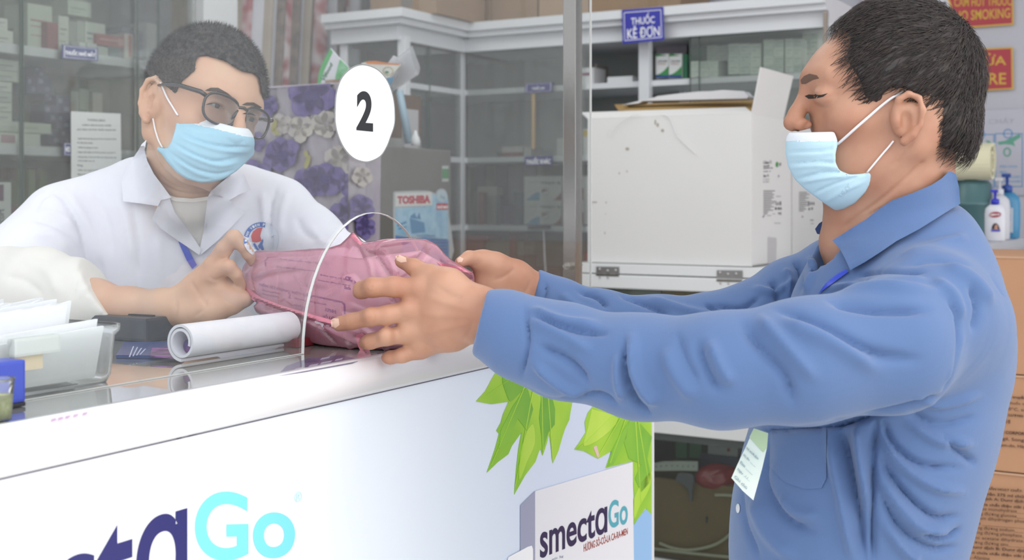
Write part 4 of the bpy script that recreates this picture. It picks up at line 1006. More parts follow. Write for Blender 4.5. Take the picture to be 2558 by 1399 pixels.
print_on('sachet_print', [(1262, 1430), (1331, 1430), (1331, 1372), (1328, 1363), (1318, 1366), (1270, 1392)], PC3, mat('print_sachet', 'eef1f5', 0.4), ct, thick=0.0004)
text_on('Go', [(487, 1404), (737, 1392), (737, 1228), (487, 1228)], PC, CYAN, ct, bold=0.022, thick=0.0002, res=12, label='big pale cyan printed letters')
_sr = s_at(467, RC); _w = (_sr - s_at(343, RC)) / 0.172
text_on('smectɑ', [(_sr - _w, 0.914), (_sr, 0.914), (_sr, 1.003), (_sr - _w, 1.003)], (lambda s, z: W(RC + 0.0004, s, z), EX), NAVY, ct, bold=0.018, thick=0.0002, res=12, label='big navy printed word')
text_on('®', [(735, 1256), (754, 1252), (754, 1226), (735, 1230)], PC, mat('faint_cyan', 'c8e8f0', 0.5), ct)
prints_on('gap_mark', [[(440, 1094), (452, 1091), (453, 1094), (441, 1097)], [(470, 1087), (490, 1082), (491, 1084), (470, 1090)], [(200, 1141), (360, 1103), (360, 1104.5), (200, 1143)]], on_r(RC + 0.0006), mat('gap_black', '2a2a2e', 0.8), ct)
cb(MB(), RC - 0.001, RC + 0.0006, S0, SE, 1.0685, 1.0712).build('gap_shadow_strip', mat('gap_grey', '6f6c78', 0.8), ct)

# ------------------------------------------------------------------ acrylic screen with the arched opening, post, sticker
RA = -0.98; zc0 = ZT + 0.0008; ztop = 2.15; sA, sB, sR = 1.19, 1.478, s_at(1475, RA)
AC = haze_glass('acrylic_sheet', 0.034, (0.97, 0.98, 0.98), (0.80, 0.81, 0.80), 0.02, dust=0.3, dscale=90, fres=0.10)
ash = thing('acrylic_screen', 'clear dusty acrylic screen on the counter with an arched hand opening', 'screen', W(RA, 1.0, zc0))
MA = pinv(ash)
def arch(n=28):
    c, w_, h = (sA + sB) / 2, (sB - sA) / 2, 0.172
    return [(c - w_ * math.cos(t), zc0 + h * math.sin(t)) for t in [math.pi * i / n for i in range(n + 1)]]
ar = arch()
outl = [(S0, zc0)] + ar + [(sR, zc0), (sR, ztop), (S0, ztop)]
mb = MB(); th = 0.004
fr = [MA @ W(RA + th / 2, s, z) for s, z in outl]; bk = [MA @ W(RA - th / 2, s, z) for s, z in outl]
me = bpy.data.meshes.new('sheet'); me.from_pydata([tuple(v) for v in fr + bk], [], [tuple(range(len(fr))), tuple(range(len(fr), 2 * len(fr)))[::-1]])
link('sheet', me, AC, ash)
EDG = mat('polished_edge', 'f4f4f2', 0.3); EDG.node_tree.nodes['Principled BSDF'].inputs['Transmission Weight'].default_value = 0.2
def edge_strip(pts, name, m, w_=th):
    a = [MA @ W(RA + w_ / 2, s, z) for s, z in pts]; b2 = [MA @ W(RA - w_ / 2, s, z) for s, z in pts]; mb = MB(); n = len(pts)
    d = 0.0009; f = MB()
    for i in range(n - 1): 
        p, q = pts[i], pts[i + 1]; L = math.hypot(q[0] - p[0], q[1] - p[1]); nx, nz = -(q[1] - p[1]) / L * d, (q[0] - p[0]) / L * d
        cs = [MA @ W(RA + sg * w_ / 2, s + k * nx, z + k * nz) for (s, z) in (p, q) for k in (0, 1) for sg in (1, -1)]
        f.add(cs, [(0, 1, 3, 2), (4, 6, 7, 5), (0, 4, 5, 1), (2, 3, 7, 6), (0, 2, 6, 4), (1, 5, 7, 3)])
    return f.build(name, m, ash)
edge_strip(ar, 'opening_edge', EDG)
edge_strip([(sR, ztop), (sR, zc0)], 'side_edge', EDG)
edge_strip([(S0, zc0), (sA, zc0)], 'foot_edge', mat('edge_grey', 'd0d2d0', 0.3), w_=0.002)
# steel post with bolts
sP = s_at(1433, RA - 0.02)
STEEL = mat('brushed_steel', '96928c', 0.22, metal=1.0, bump=0.05, bscale=200)
pst = thing('steel_post', 'square stainless steel post holding the acrylic screen', 'post', W(RA - 0.022, sP, ZT + 0.0006))
MB().box(-0.0128, 0.0128, -0.0128, 0.0128, 0.002, 1.04).build('tube', STEEL, pst, bevel=0.0015)
MB().box(-0.02, 0.02, -0.022, 0.022, 0, 0.003).build('foot_plate', STEEL, pst)
zb = z_at(665, RA, sP) - ZT
def bolt(side):
    mb = MB(); R_ = Matrix.Rotation(math.pi / 2, 4, 'X') 
    y0, y1 = (0.0128, 0.024) if side > 0 else (-0.024, -0.0128)
    hexa = [(0.007 * math.cos(i * math.pi / 3), zb + 0.007 * math.sin(i * math.pi / 3)) for i in range(6)]
    mb.prism(hexa, (0, y0, 0), (1, 0, 0), (0, 0, 1), (0, y1 - y0, 0))
    mb.prism([(0.0035 * math.cos(i * math.pi / 6), zb + 0.0035 * math.sin(i * math.pi / 6)) for i in range(12)], (0, y1 if side > 0 else y0 - 0.009, 0), (1, 0, 0), (0, 0, 1), (0, 0.009, 0))
    return mb.build('bolt', mat('bolt_steel', 'b0aeaa', 0.3, metal=1.0), pst, bevel=0.0006)
bolt(1); bolt(-1)
# round number sticker
PS = on_r(RA + 0.003)
st = thing('number_sticker', 'round white number 2 sticker on the acrylic screen', 'sticker', PS[0](910, 400))
rim = [(835, 283), (838, 235), (851, 195), (875, 170), (903, 160), (935, 168), (957, 186), (973, 212), (984, 250), (987, 290), (985, 315), (976, 342), (966, 368), (950, 392), (925, 405), (905, 406), (880, 396), (858, 372), (843, 340), (836, 310)]
rimS = smooth_poly(rim); cxs, cys = 910, 283
print_on('rim', rimS, PS, mat('sticker_rim', '8d8f90', 0.4), st, thick=0.0004)
print_on('face', [(cxs + (x - cxs) * 0.965, cys + (y - cys) * 0.972) for x, y in rimS], (lambda x, y: PS[0](x, y) + EX * 0.0004, EX), mat('sticker_white', 'f1f3f5', 0.35), st, thick=0.0004)
text_on('2', [(889, 325), (930, 329), (930, 228), (890, 228)], (lambda x, y: PS[0](x, y) + EX * 0.0008, EX), mat('numeral_black', '26282c', 0.5), st, name='numeral', bold=0.03, res=12)

# ------------------------------------------------------------------ floral covered cupboard and clutter, fridge
FS = 2.34; r0F, r1F = -2.36, r_at(872, FS)
DF = s_at(945, r1F) - FS
fz = z_at(212, r_at(750, FS), FS)
fl = thing('covered_cupboard', 'tall cupboard draped in a purple flowered cloth behind the number sticker', 'cupboard', W((r0F + r1F) / 2, FS + DF / 2, 0))
hx = (r1F - r0F) / 2
FAB = mat('flower_cloth', 'a59fa5', 0.9, col2='8f8793', vscale=9)
# cloth: a box with gentle vertical waves
mb = MB(); nx, nz = 48, 60; vs = []; fs = []
per = []
for i in range(nx + 1): per.append((-hx + 2 * hx * i / nx, -DF / 2))
for i in range(1, 13): per.append((hx, -DF / 2 + DF * i / 12))
for j in range(nz + 1):
    z = 0.02 + (fz - 0.02) * j / nz
    for i, (x, y) in enumerate(per):
        a = 0.004 * math.sin(i * 0.9 + z * 3) + 0.003 * math.sin(i * 2.1 - z * 7)
        if i > nx: vs.append((x + a + 0.004, y, z))
        else: vs.append((x, y - a, z))
n = len(per)
for j in range(nz):
    for i in range(n - 1): fs.append((j * n + i, j * n + i + 1, (j + 1) * n + i + 1, (j + 1) * n + i))
mb.add(vs, fs); mb.build('cloth', FAB, fl, smooth=True)
MB().box(-hx + 0.004, hx - 0.004, -DF / 2 + 0.01, DF / 2, 0.0, fz - 0.004).build('cupboard_body', mat('cupboard_grey', '8a8590', 0.7), fl)
MB().box(-hx - 0.002, hx + 0.008, -DF / 2 - 0.006, DF / 2, fz - 0.004, fz).build('cloth_top', mat('cloth_top_lilac', 'b4abb8', 0.9), fl)
PF = on_s(FS - 0.010)
PUR = mat('petal_purple', '564a80', 0.9, col2='6d6391', vscale=30); PURD = mat('petal_core', '41386a', 0.9); PALEF = mat('petal_pale', 'b3ada2', 0.9, col2='a39c9c', vscale=20); YEL = mat('leaf_ochre', '98935a', 0.9)
def flower(cx, cy, R, k, rot, seed):
    rr = random.Random(seed); out = []
    for i in range(k):
        a = rot + 2 * math.pi * i / k; L = R * rr.uniform(0.8, 1.05); w_ = R * rr.uniform(0.42, 0.55)
        cxp, cyp = cx + math.cos(a) * L * 0.55, cy + math.sin(a) * L * 0.55
        out.append([(cxp + math.cos(a) * L * 0.52 * math.cos(t) * (1 + 0.07 * math.sin(5 * t)) - math.sin(a) * w_ * math.sin(t), cyp + math.sin(a) * L * 0.52 * math.cos(t) * (1 + 0.07 * math.cos(7 * t)) + math.cos(a) * w_ * math.sin(t)) for t in [2 * math.pi * q / 20 for q in range(20)]])
    return out
def inside_face(polys, x0, x1, y0, y1=900): return [[(min(max(x, x0), x1), min(max(y, y0(x) if callable(y0) else y0), y1)) for x, y in p] for p in polys]
ytop = lambda x: 222 - (x - 650) * 0.075
F1 = flower(668, 262, 30, 5, 0.3, 1) + flower(778, 238, 58, 6, 0.2, 2) + flower(700, 385, 46, 6, 0.5, 3) + flower(640, 355, 26, 5, 0, 4) + flower(814, 446, 46, 5, 1.0, 5) + flower(770, 455, 40, 5, 0.1, 6) + flower(890, 520, 50, 6, 0.4, 7) + flower(640, 440, 40, 5, 0.6, 8) + flower(850, 545, 40, 5, 0.6, 18) + flower(870, 460, 30, 5, 0.6, 19)
F2 = flower(750, 320, 34, 5, 0.3, 11) + flower(810, 310, 36, 6, 0.1, 12) + flower(700, 310, 30, 5, 0.8, 13) + flower(850, 400, 40, 6, 0.4, 14) + flower(740, 500, 36, 5, 0.2, 15) + flower(905, 440, 32, 5, 0.3, 16) + flower(690, 460, 30, 5, 0.2, 17)
prints_on('flower_print', inside_face(F2, 560, 870, ytop), PF, PALEF, fl, thick=0.0006, label='pale flowers printed on the cloth')
PF2 = on_s(FS - 0.0112)
prints_on('flower_print', inside_face(F1, 560, 870, ytop), PF2, PUR, fl, thick=0.0006, label='purple flowers printed on the cloth')
PF3 = on_s(FS - 0.0124)
prints_on('flower_print', inside_face([ellipse(x, y, a, b_, 14, r_) for x, y, a, b_, r_ in [(778, 240, 20, 14, 0.2), (705, 388, 16, 12, 0), (668, 264, 10, 8, 0), (812, 448, 14, 12, 0), (768, 458, 12, 10, 0), (890, 520, 18, 14, 0)]], 560, 870, ytop), PF3, PURD, fl)
prints_on('flower_print', inside_face([ellipse(x, y, a, b_, 12, r_) for x, y, a, b_, r_ in [(685, 315, 6, 16, 0.3), (690, 330, 5, 10, -0.6), (768, 405, 6, 18, 0.3), (765, 385, 5, 10, -0.3), (905, 500, 8, 10, 0.2)]], 560, 870, ytop), PF3, YEL, fl, label='ochre leaves printed on the cloth')
PSD = on_r(r1F + 0.0105); PSD2 = on_r(r1F + 0.0115)
prints_on('flower_print', inside_face(flower(905, 440, 28, 5, 0.3, 16) + flower(925, 380, 18, 5, 0.3, 26), 874, 942, 215), PSD, PALEF, fl)
prints_on('flower_print', inside_face(flower(900, 520, 40, 6, 0.4, 7) + flower(912, 570, 26, 6, 0.4, 27), 874, 942, 215), PSD2, PUR, fl)
# things on the cupboard
def card_at(name, label, cat, poly, s, m, thick=0.004, group=None, extra=None):
    pl = on_s(s); c = pl[0](sum(p[0] for p in poly) / len(poly), max(p[1] for p in poly))
    t = thing(name, label, cat, c, group=group)
    print_on('sheet', poly, pl, m, t, thick=thick)
    for (q, mm, nm) in (extra or []):
        print_on('print', q, (lambda x, y: pl[0](x, y) - EY * thick, -EY), mm, t, thick=0.0006, label=nm)
    return t, (lambda x, y: pl[0](x, y) - EY * (thick + 0.0006), -EY)
GR = mat('packet_green', '4d9e5c', 0.4); GR2 = mat('packet_green_pale', '86b892', 0.4, col2='4d9e5c', vscale=40); WHP = mat('packet_white', 'c6c8cc', 0.5)
t, p2 = card_at('snack_packet', 'green and white foil packet leaning on the cupboard top beside the sticker', 'packet', [(795, 212), (872, 210), (873, 168), (852, 148), (828, 121), (812, 150), (800, 178)], 2.46, WHP,
   extra=[([(795, 212), (803, 212), (812, 178), (834, 130), (828, 121), (812, 150), (800, 178)], GR, 'green side stripe'), ([(840, 195), (846, 212), (872, 210), (873, 168), (852, 148), (846, 168)], GR2, 'mottled green corner')])
text_on('Vifood', [(812, 206), (834, 162), (828, 156), (805, 198)], p2, mat('dark_green_ink', '2f6b42', 0.6), t, bold=0.02)
block('cardboard_tray', 'low brown card tray holding the packets on the cupboard', 'tray', r_at(812, 2.44), r_at(872, 2.44), 2.44, 2.50, fz, fz + 0.02, mat('kraft_dull', '8f7a66', 0.8))
t, p2 = card_at('brochure', 'white brochure with an orange top edge fanned behind the sticker', 'brochure', [(900, 205), (965, 210), (975, 195), (1000, 165), (1002, 160), (925, 153), (905, 158)], 2.50, mat('brochure_cream', 'c9c8bf', 0.6),
   extra=[([(920, 160), (1000, 163), (1002, 160), (925, 153), (915, 155)], mat('brochure_orange', 'c77a3c', 0.6), 'orange top edge')])
prints_on('emblem_print', ringpoly(972, 178, 13, 11, 1.5), p2, mat('emblem_gold', 'a8935a', 0.6), t); print_on('emblem_print', ellipse(969, 181, 5, 3.5, 12), p2, mat('emblem_green', '4a7a5c', 0.6), t)
card_at('brochure', 'orange sheet edge sticking up behind the white brochure', 'brochure', [(930, 165), (1000, 163), (940, 152), (922, 154)], 2.53, mat('sheet_orange', 'c27a44', 0.6))
card_at('paper_sheet', 'folded white sheet standing behind the brochures', 'paper', [(960, 215), (985, 220), (1012, 158), (985, 139), (968, 162)], 2.55, mat('sheet_white', 'c3c4ca', 0.6))
t, p2 = card_at('document_sleeve', 'white papers in a clear plastic sleeve slanting above the gold edged frame', 'document sleeve', [(976, 233), (1046, 186), (1050, 170), (1030, 115), (990, 150), (1000, 175)], 2.54, haze_glass('sleeve_plastic', 0.35, hazecol=(0.6, 0.6, 0.62)), thick=0.003)
print_on('paper', [(982, 226), (1043, 186), (1022, 128), (996, 150), (1005, 175)], on_s(2.55), mat('sheet_white', 'c3c4ca', 0.6), t, thick=0.001, label='white papers inside the sleeve')
card_at('blue_card', 'small blue card tucked under the brochures', 'card', [(965, 215), (978, 212), (985, 192), (966, 196)], 2.48, mat('card_blue', '4f7f9c', 0.6))
# fridge
RF = -2.02; sf0, sf1 = 2.60, s_at(1127, RF); zf = z_at(371, RF, s_at(1060, RF))
fg = thing('refrigerator', 'dark grey refrigerator with an advertising sticker behind the pink bag', 'refrigerator', W(RF - 0.28, (sf0 + sf1) / 2, 0)); hw = (sf1 - sf0) / 2
FD = mat('fridge_grey', '6b6a66', 0.35, var=0.1, vscale=3)
MB().box(-0.28, 0.28, -hw, hw, 0.03, zf).build('body', FD, fg, bevel=0.006)
MB().box(-0.28, 0.24, -hw - 0.035, -hw - 0.003, 0.03, zf - 0.30).build('door', FD, fg, bevel=0.006, label='lower fridge door')
MB().box(-0.28, 0.24, -hw - 0.035, -hw - 0.003, zf - 0.29, zf - 0.004).build('door', FD, fg, bevel=0.006, label='upper freezer door')
MB().tube([(-0.24, -hw - 0.03, zf - 0.26), (-0.24, -hw - 0.06, zf - 0.24), (-0.24, -hw - 0.06, zf - 0.08), (-0.24, -hw - 0.03, zf - 0.06)], 0.008).build('handle', mat('handle_grey', '8a8a88', 0.3), fg)
PFR = on_r(RF + 0.0005)
stick = smooth_poly([(984, 660), (982, 560), (982, 490), (984, 480), (995, 478), (1060, 476), (1080, 480), (1088, 484), (1092, 476), (1103, 471), (1114, 478), (1119, 500), (1121, 540), (1124, 660)], 3)
adv = thing('advertising_sticker', 'light blue advertising sticker with red brand lettering on the fridge door', 'sticker', PFR[0](1050, 660))
print_on('backing', stick, PFR, mat('sticker_pale_edge', 'a9aeb0', 0.4), adv, thick=0.0008)
q1 = (lambda x, y: PFR[0](x, y) + EX * 0.0008, EX); q2 = (lambda x, y: PFR[0](x, y) + EX * 0.0016, EX)
print_on('blue_print', [(987, 585), (1119, 600), (1118, 500), (1115, 484), (1104, 475), (1094, 480), (1090, 488), (1078, 485), (1078, 514), (987, 520)], q1, mat('sticker_sky', '7fa8c4', 0.4, col2='9fc0d2', vscale=25), adv, label='pale blue picture field')
print_on('blue_print', [(987, 660), (1121, 660), (1120, 600), (1075, 588), (1040, 596), (987, 588)], q1, mat('sticker_deep_blue', '4d7eb0', 0.4), adv, label='deeper blue lower field')
print_on('name_field', [(986, 516), (1078, 513), (1077, 480), (986, 483)], q2, mat('sticker_white_field', 'c9c9c8', 0.4), adv)
text_on('TOSHIBA', [(991, 510), (1073, 508), (1073, 487), (991, 490)], (lambda x, y: PFR[0](x, y) + EX * 0.0024, EX), mat('brand_red', 'a8303e', 0.5), adv, bold=0.05)
print_on('badge', ellipse(1103, 490, 13, 15), q2, mat('badge_pale', 'aebfc8', 0.4), adv); text_on('Ag', [(1097, 499), (1110, 499), (1110, 487), (1097, 487)], (lambda x, y: PFR[0](x, y) + EX * 0.0024, EX), mat('badge_ink', '6f8f9c', 0.5), adv)
print_on('red_field', [(1089, 524), (1118, 524), (1117, 508), (1089, 508)], q2, mat('brand_red', 'a8303e', 0.5), adv); text_on('KHỬ MÙI', [(1091, 521), (1116, 521), (1116, 512), (1091, 512)], (lambda x, y: PFR[0](x, y) + EX * 0.0024, EX), WTXT, adv, bold=0.02)
prints_on('building_print', [[(1022, 545), (1058, 556), (1061, 580), (1027, 584)], [(1024, 540), (1034, 532), (1040, 545), (1046, 530), (1050, 548), (1024, 545)], [(992, 560), (1014, 552), (1014, 558), (992, 566)], [(994, 570), (1014, 564), (1014, 568), (994, 574)]], q2, mat('building_blue', '4a7ea6', 0.4), adv)
prints_on('line_print', [rect(1075, 597 + i * 8, 1116, 600 + i * 8) for i in range(5)], q2, mat('line_navy', '3a5a90', 0.5), adv)
text_on('Hybrid Plasma', [(1040, 592), (1085, 592), (1085, 586), (1040, 586)], q2, mat('line_navy', '3a5a90', 0.5), adv)
print_on('label', rect(1104, 414, 1120, 454), PFR, mat('energy_white', 'a9aeaa', 0.5), fg, thick=0.0008, label='small white and green energy label')
print_on('label', rect(1104, 422, 1120, 446), q1, mat('energy_green', '4c8358', 0.5), fg, label='green middle of the energy label')
# on the fridge
zfr = zf
fr_ = thing('picture_frame', 'gold edged frame seen side on, standing on the fridge', 'picture frame', W(r_at(1033, 3.04) - 0.012, 2.98, zfr))
rr0 = 0.0; zt_ = z_at(200, r_at(1036, 2.9), 2.9) - zfr - 0.03
MB().box(-0.012, 0.012, -0.10, 0.10, 0.03, zt_).build('panel', mat('frame_panel', '5c4a3a', 0.6), fr_)
MB().box(0.0, 0.014, -0.118, -0.10, 0.03, zt_).build('gilt_edge', mat('gilt', '9c7a34', 0.4, metal=0.3), fr_)
bd = MB()
for i in range(30): bd.lathe([(0.0005, -0.003), (0.003, 0), (0.0005, 0.003)], (-0.004, -0.119, 0.04 + (zt_ - 0.05) * i / 29), 6)
bd.build('beading', mat('bead_cream', 'd9c99a', 0.4), fr_)
MB().box(-0.012, 0.012, -0.12, 0.1, 0.0, 0.03).build('foot', mat('frame_foot', '8b8c8a', 0.5), fr_)
t = thing('small_bottle', 'small white pointed bottle at the foot of the gold edged frame', 'bottle', W(r_at(1041, 2.84) - 0.004, 2.84, zfr))
MB().lathe([(0.012, 0), (0.013, 0.01), (0.012, 0.022), (0.005, 0.034), (0.003, 0.042)], seg=16).build('bottle_body', mat('white_plastic', 'c6c8ca', 0.4), t, smooth=True)
t = thing('blue_tube', 'pale blue tube leaning on the white box above the fridge', 'tube', W(r_at(1020, 2.9) - 0.01, 2.9, zfr))
MB().tube([(0.012, 0, 0.012), (-0.02, 0.0, 0.16)], [0.012, 0.010], 12).build('tube_body', mat('tube_blue', '7f97a6', 0.5), t, smooth=True)
block('white_carton', 'white carton on the fridge behind the pale blue tube', 'carton', r_at(985, 2.98), r_at(1012, 2.98), 2.98, 3.05, zfr, z_at(272, r_at(1000, 2.98), 2.98), mat('carton_offwhite', 'a5a5a8', 0.6))
block('cream_carton', 'cream carton on the fridge beside the sticker edge', 'carton', r_at(945, 2.99), r_at(983, 2.99), 2.99, 3.06, zfr, z_at(235, r_at(970, 2.99), 2.99), mat('carton_cream', 'a09482', 0.6))

# ------------------------------------------------------------------ flap-top display case with the white cartons
SD = 3.13; zD = 1.122; rD0, rD1 = -1.60, -0.92
dc = thing('display_case', 'low white display case with a hinged flap top and dark glass front', 'display case', W((rD0 + rD1) / 2, 3.49, 0)); MD = pinv(dc)
def db(mb, r0, r1, s0, s1, z0, z1):
    p = MD @ W((r0 + r1) / 2, (s0 + s1) / 2, 0); return mb.box(p.x - (r1 - r0) / 2, p.x + (r1 - r0) / 2, p.y - (s1 - s0) / 2, p.y + (s1 - s0) / 2, z0, z1)
DW = mat('case_white', 'd6d8d9', 0.35)
db(MB(), rD0, rD1, SD, 3.88, zD - 0.027, zD).build('flap_top', DW, dc, bevel=0.002)
db(MB(), rD0, rD1, SD - 0.004, SD + 0.02, zD - 0.068, zD - 0.030).build('top_rail', DW, dc, bevel=0.004)
db(MB(), rD0, rD1, SD, SD + 0.02, 0.663, 0.70).build('middle_rail', DW, dc, bevel=0.002)
db(MB(), rD0, rD1, SD - 0.02, SD + 0.02, 0.0, 0.318).build('lower_panel', DW, dc, bevel=0.002)
for r in (rD0, rD1 - 0.02): db(MB(), r, r + 0.02, SD, 3.88, 0, zD - 0.028).build('side_panel', DW, dc)
db(MB(), rD0 + 0.02, rD1 - 0.02, 3.86, 3.88, 0.02, zD - 0.03).build('back_panel', mat('case_back', '3c3d3f', 0.7), dc)
for z in (0.66, 0.31): db(MB(), rD0 + 0.02, rD1 - 0.02, SD + 0.02, 3.86, z - 0.02, z).build('shelf', mat('case_shelf', '77797b', 0.5), dc)
DG = haze_glass('case_glass', 0.02, (0.80, 0.84, 0.82), (0.5, 0.5, 0.5), 0.02, fres=0.5)
for z0, z1 in ((0.318, 0.663), (0.70, zD - 0.068)): db(MB(), rD0 + 0.02, rD1 - 0.02, SD + 0.008, SD + 0.012, z0, z1).build('glass_pane', DG, dc)
PD = on_s(SD - 0.0015)
for (x0, x1, y0, y1) in [(1490, 1547, 666, 683), (1791, 1855, 675, 697)]:
    h = print_on('hinge', [(x0, y1), (x1, y1 + 2), (x1, y0 + 1), (x0, y0)], PD, mat('hinge_steel', '8c8a88', 0.35, metal=0.7), dc, thick=0.0012)
    f = PD[0]; a, b2 = MD @ f(x0, y1 + 3), MD @ f(x1, y1 + 5); c3 = MD @ f(x0 + 12, y1 + 3); d3 = MD @ f(x0 + 34, y1 + 4)
    MB().tube([a, b2], 0.0045, 10).build('hinge_barrel', mat('hinge_barrel', '77736e', 0.3, metal=0.8), dc)
    sc = MB(); n = -EY
    for (sx, sy) in [(x0 + 8, y0 + 6), (x0 + 28, y0 + 10), (x0 + 48, y0 + 9), (x0 + 10, y1 + 10), (x0 + 30, y1 + 11)]:
        p = MD @ f(sx, sy); sc.lathe([(0.0001, 0.0), (0.0042, 0.0), (0.003, 0.0022), (0.0001, 0.003)], (0, 0, 0), 12)
        for i in range(len(sc.v) - 48, len(sc.v)):
            v = sc.v[i]; sc.v[i] = (p.x + v[0], p.y - 0.0015 - v[2], p.z + v[1])
    sc.build('screw', mat('screw_steel', 'c9c6c2', 0.3, metal=0.8), dc)
# cartons of gowns / gloves on the flap
WCAR = mat('white_card', 'd4d3d2', 0.75, var=0.03, vscale=3); WIN = mat('card_inside', '9a7d4c', 0.8); CORE = mat('card_core', 'a58c62', 0.8)
rb0, rb1 = r_at(1468, 3.15), r_at(1878, 3.15); zb0 = zD + 0.002; zb1 = z_at(291, r_at(1680, 3.15), 3.15)
wb = thing('white_carton', 'big open white carton on the display case, printed down its side', 'carton', W((rb0 + rb1) / 2, 3.325, zb0)); MW = pinv(wb)
hw = (rb1 - rb0) / 2; H = zb1 - zb0; tk = 0.005
for nm, bx in [('front_wall', (-hw, hw, -0.175, -0.175 + tk, 0, H)), ('back_wall', (-hw, hw, 0.165, 0.17, 0, H)), ('side_wall', (-hw, -hw + tk, -0.17, 0.165, 0, H)), ('side_wall', (hw - tk, hw, -0.17, 0.165, 0, H)), ('bottom', (-hw, hw, -0.17, 0.165, 0, tk))]:
    MB().box(*bx).build(nm, WCAR, wb, bevel=0.001)
# flaps: front one folded slightly forward-up, back one tilted, side one upright
def flap(name, pts, m, t=(0, 0, 0.004), label=None):
    mb = MB(); n = len(pts); t = Vector(t); p = [Vector(q) for q in pts]; mb.add(p + [q + t for q in p], [tuple(range(n)), tuple(range(n, 2 * n))[::-1]] + [(i, (i + 1) % n, n + (i + 1) % n, n + i) for i in range(n)])
    return mb.build(name, m, wb, label=label)
def lw(px, py, s): return MW @ (lambda r: W(r, s, z_at(py, r, s)))(r_at(px, s))
A0, A1 = Vector((-hw, -0.175, H)), Vector((hw, -0.175, H))
B0, B1 = lw(1452, 284, 3.23), lw(1862, 271, 3.23)
flap('flap', [A0, A1, B1, B0], WCAR, label='front flap folded inward')
C0, C1, C2, C3 = lw(1545, 276, 3.30), lw(1883, 287, 3.28), lw(1886, 250, 3.46), lw(1534, 261, 3.46)
flap('flap', [C0, C1, C2, C3], WIN, (0, 0.003, -0.003), label='back flap showing its brown inside')
flap('flap', [(hw, -0.17, H), lw(1957, 299, 3.42), lw(1982, 190, 3.44), lw(1902, 168, 3.14)], WCAR, (-0.004, 0, 0), label='side flap standing upright')
pp = card_at('crumpled_paper', 'crumpled white paper lying over the back flap of the open carton', 'paper', [(1571, 265), (1612, 261), (1622, 255), (1880, 249), (1884, 244), (1872, 231), (1820, 228), (1790, 231), (1760, 232), (1700, 238), (1660, 243), (1650, 247), (1625, 252)], 3.40, mat('paper_white', 'd5d5da', 0.7), thick=0.05)
# side printing (the side faces the camera too)
PW = on_r(rb1 + 0.0005)
def wtext(lines, box):
    for (body, x0, x1, y0, y1) in lines:
        text_on(body, [(x0, y1), (x1, y1 - 1), (x1, y0 - 1), (x0, y0)], PW, mat('carton_black', '45454a', 0.8), box, thick=0.0003)
wtext([('C-Bona T2', 1907, 1927, 402, 410), ('Abformlöffel', 1907, 1922, 413, 417), ('Gipsbinden Typ', 1907, 1930, 418, 423), ('Größe: 14', 1907, 1925, 427, 430), ('Size 14', 1907, 1920, 436, 443), ('22', 1943, 1947, 438, 443), ('L  25 cm', 1907, 1921, 447, 450), ('B  10 m', 1907, 1921, 453, 456), ('20', 1946, 1951, 407, 415)], wb)
print_on('green_dot', ellipse(1941, 411, 3.2, 7, 16), PW, mat('dot_green', '3f8a4a', 0.6), wb, label='green dot')
prints_on('line_print', [[(1907, 476 + i * 4.4), (1907 + L, 476 + i * 4.4), (1907 + L, 477.6 + i * 4.4), (1907, 477.6 + i * 4.4)] for i, L in enumerate([29, 22, 27, 24, 26, 20, 32, 28, 20, 26, 18, 24, 12, 10, 4, 0.5])] + [rect(1938, 490, 1951, 491), rect(1938, 505, 1940, 513), rect(1943, 505, 1945, 513), rect(1948, 503, 1951, 513), rect(1936, 518, 1940, 524), rect(1943, 518, 1947, 524), rect(1949, 518, 1952, 524), rect(1930, 534, 1936, 535), rect(1944, 531, 1947, 535), rect(1949, 530, 1951, 537), rect(1905, 540, 1908, 543), rect(1916, 538, 1926, 539), rect(1934, 557, 1950, 558)], PW, mat('carton_black', '45454a', 0.8), wb, thick=0.0003)
print_on('tape', [(1918, 660), (1939, 653), (1940, 594), (1918, 592)], PW, mat('tape_grey', 'bcbabc', 0.4), wb, thick=0.0003)
mb = prints_on('dirt_mark', [ellipse(1637, 305, 2, 7, 8), ellipse(1643, 312, 3, 5, 8), ellipse(1655, 326, 4, 4, 8), ellipse(1485, 505, 8, 1.5, 8), ellipse(1514, 506, 2, 2, 8), ellipse(1566, 428, 2, 2, 8), ellipse(1567, 372, 5, 4, 8), ellipse(1511, 582, 1.5, 3, 8), ellipse(1513, 534, 1.2, 1.2, 8), ellipse(1547, 433, 1.5, 3, 8)], on_s(3.1492), mat('dirt_brown', 'a59c90', 0.9), wb, thick=0.0002)
r2 = rb1 - 0.004
o = block('white_carton', 'second white carton standing right behind the open one, mostly hidden by the mask', 'carton', rb0 + 0.02, rb1 + 0.002, 3.505, 3.83, zb0, zb1 - 0.012, WCAR, bevel=0.002)
PW2 = on_r(rb1 + 0.0025)
prints_on('line_print', [[(1996, 480 + i * 4.6), (1996 + L, 480 + i * 4.6), (1996 + L, 481.6 + i * 4.6), (1996, 481.6 + i * 4.6)] for i, L in enumerate([20, 26, 18, 24, 16, 26, 20, 26, 14, 18, 12])] + [rect(2003, 540, 2006, 543), rect(2019, 505, 2022, 512), rect(2025, 505, 2028, 512), rect(2031, 505, 2034, 512), rect(2020, 519, 2023, 525), rect(2027, 518, 2030, 524), rect(2024, 549, 2032, 551), rect(2025, 558, 2033, 559)], PW2, mat('carton_black', '45454a', 0.8), o, thick=0.0003)
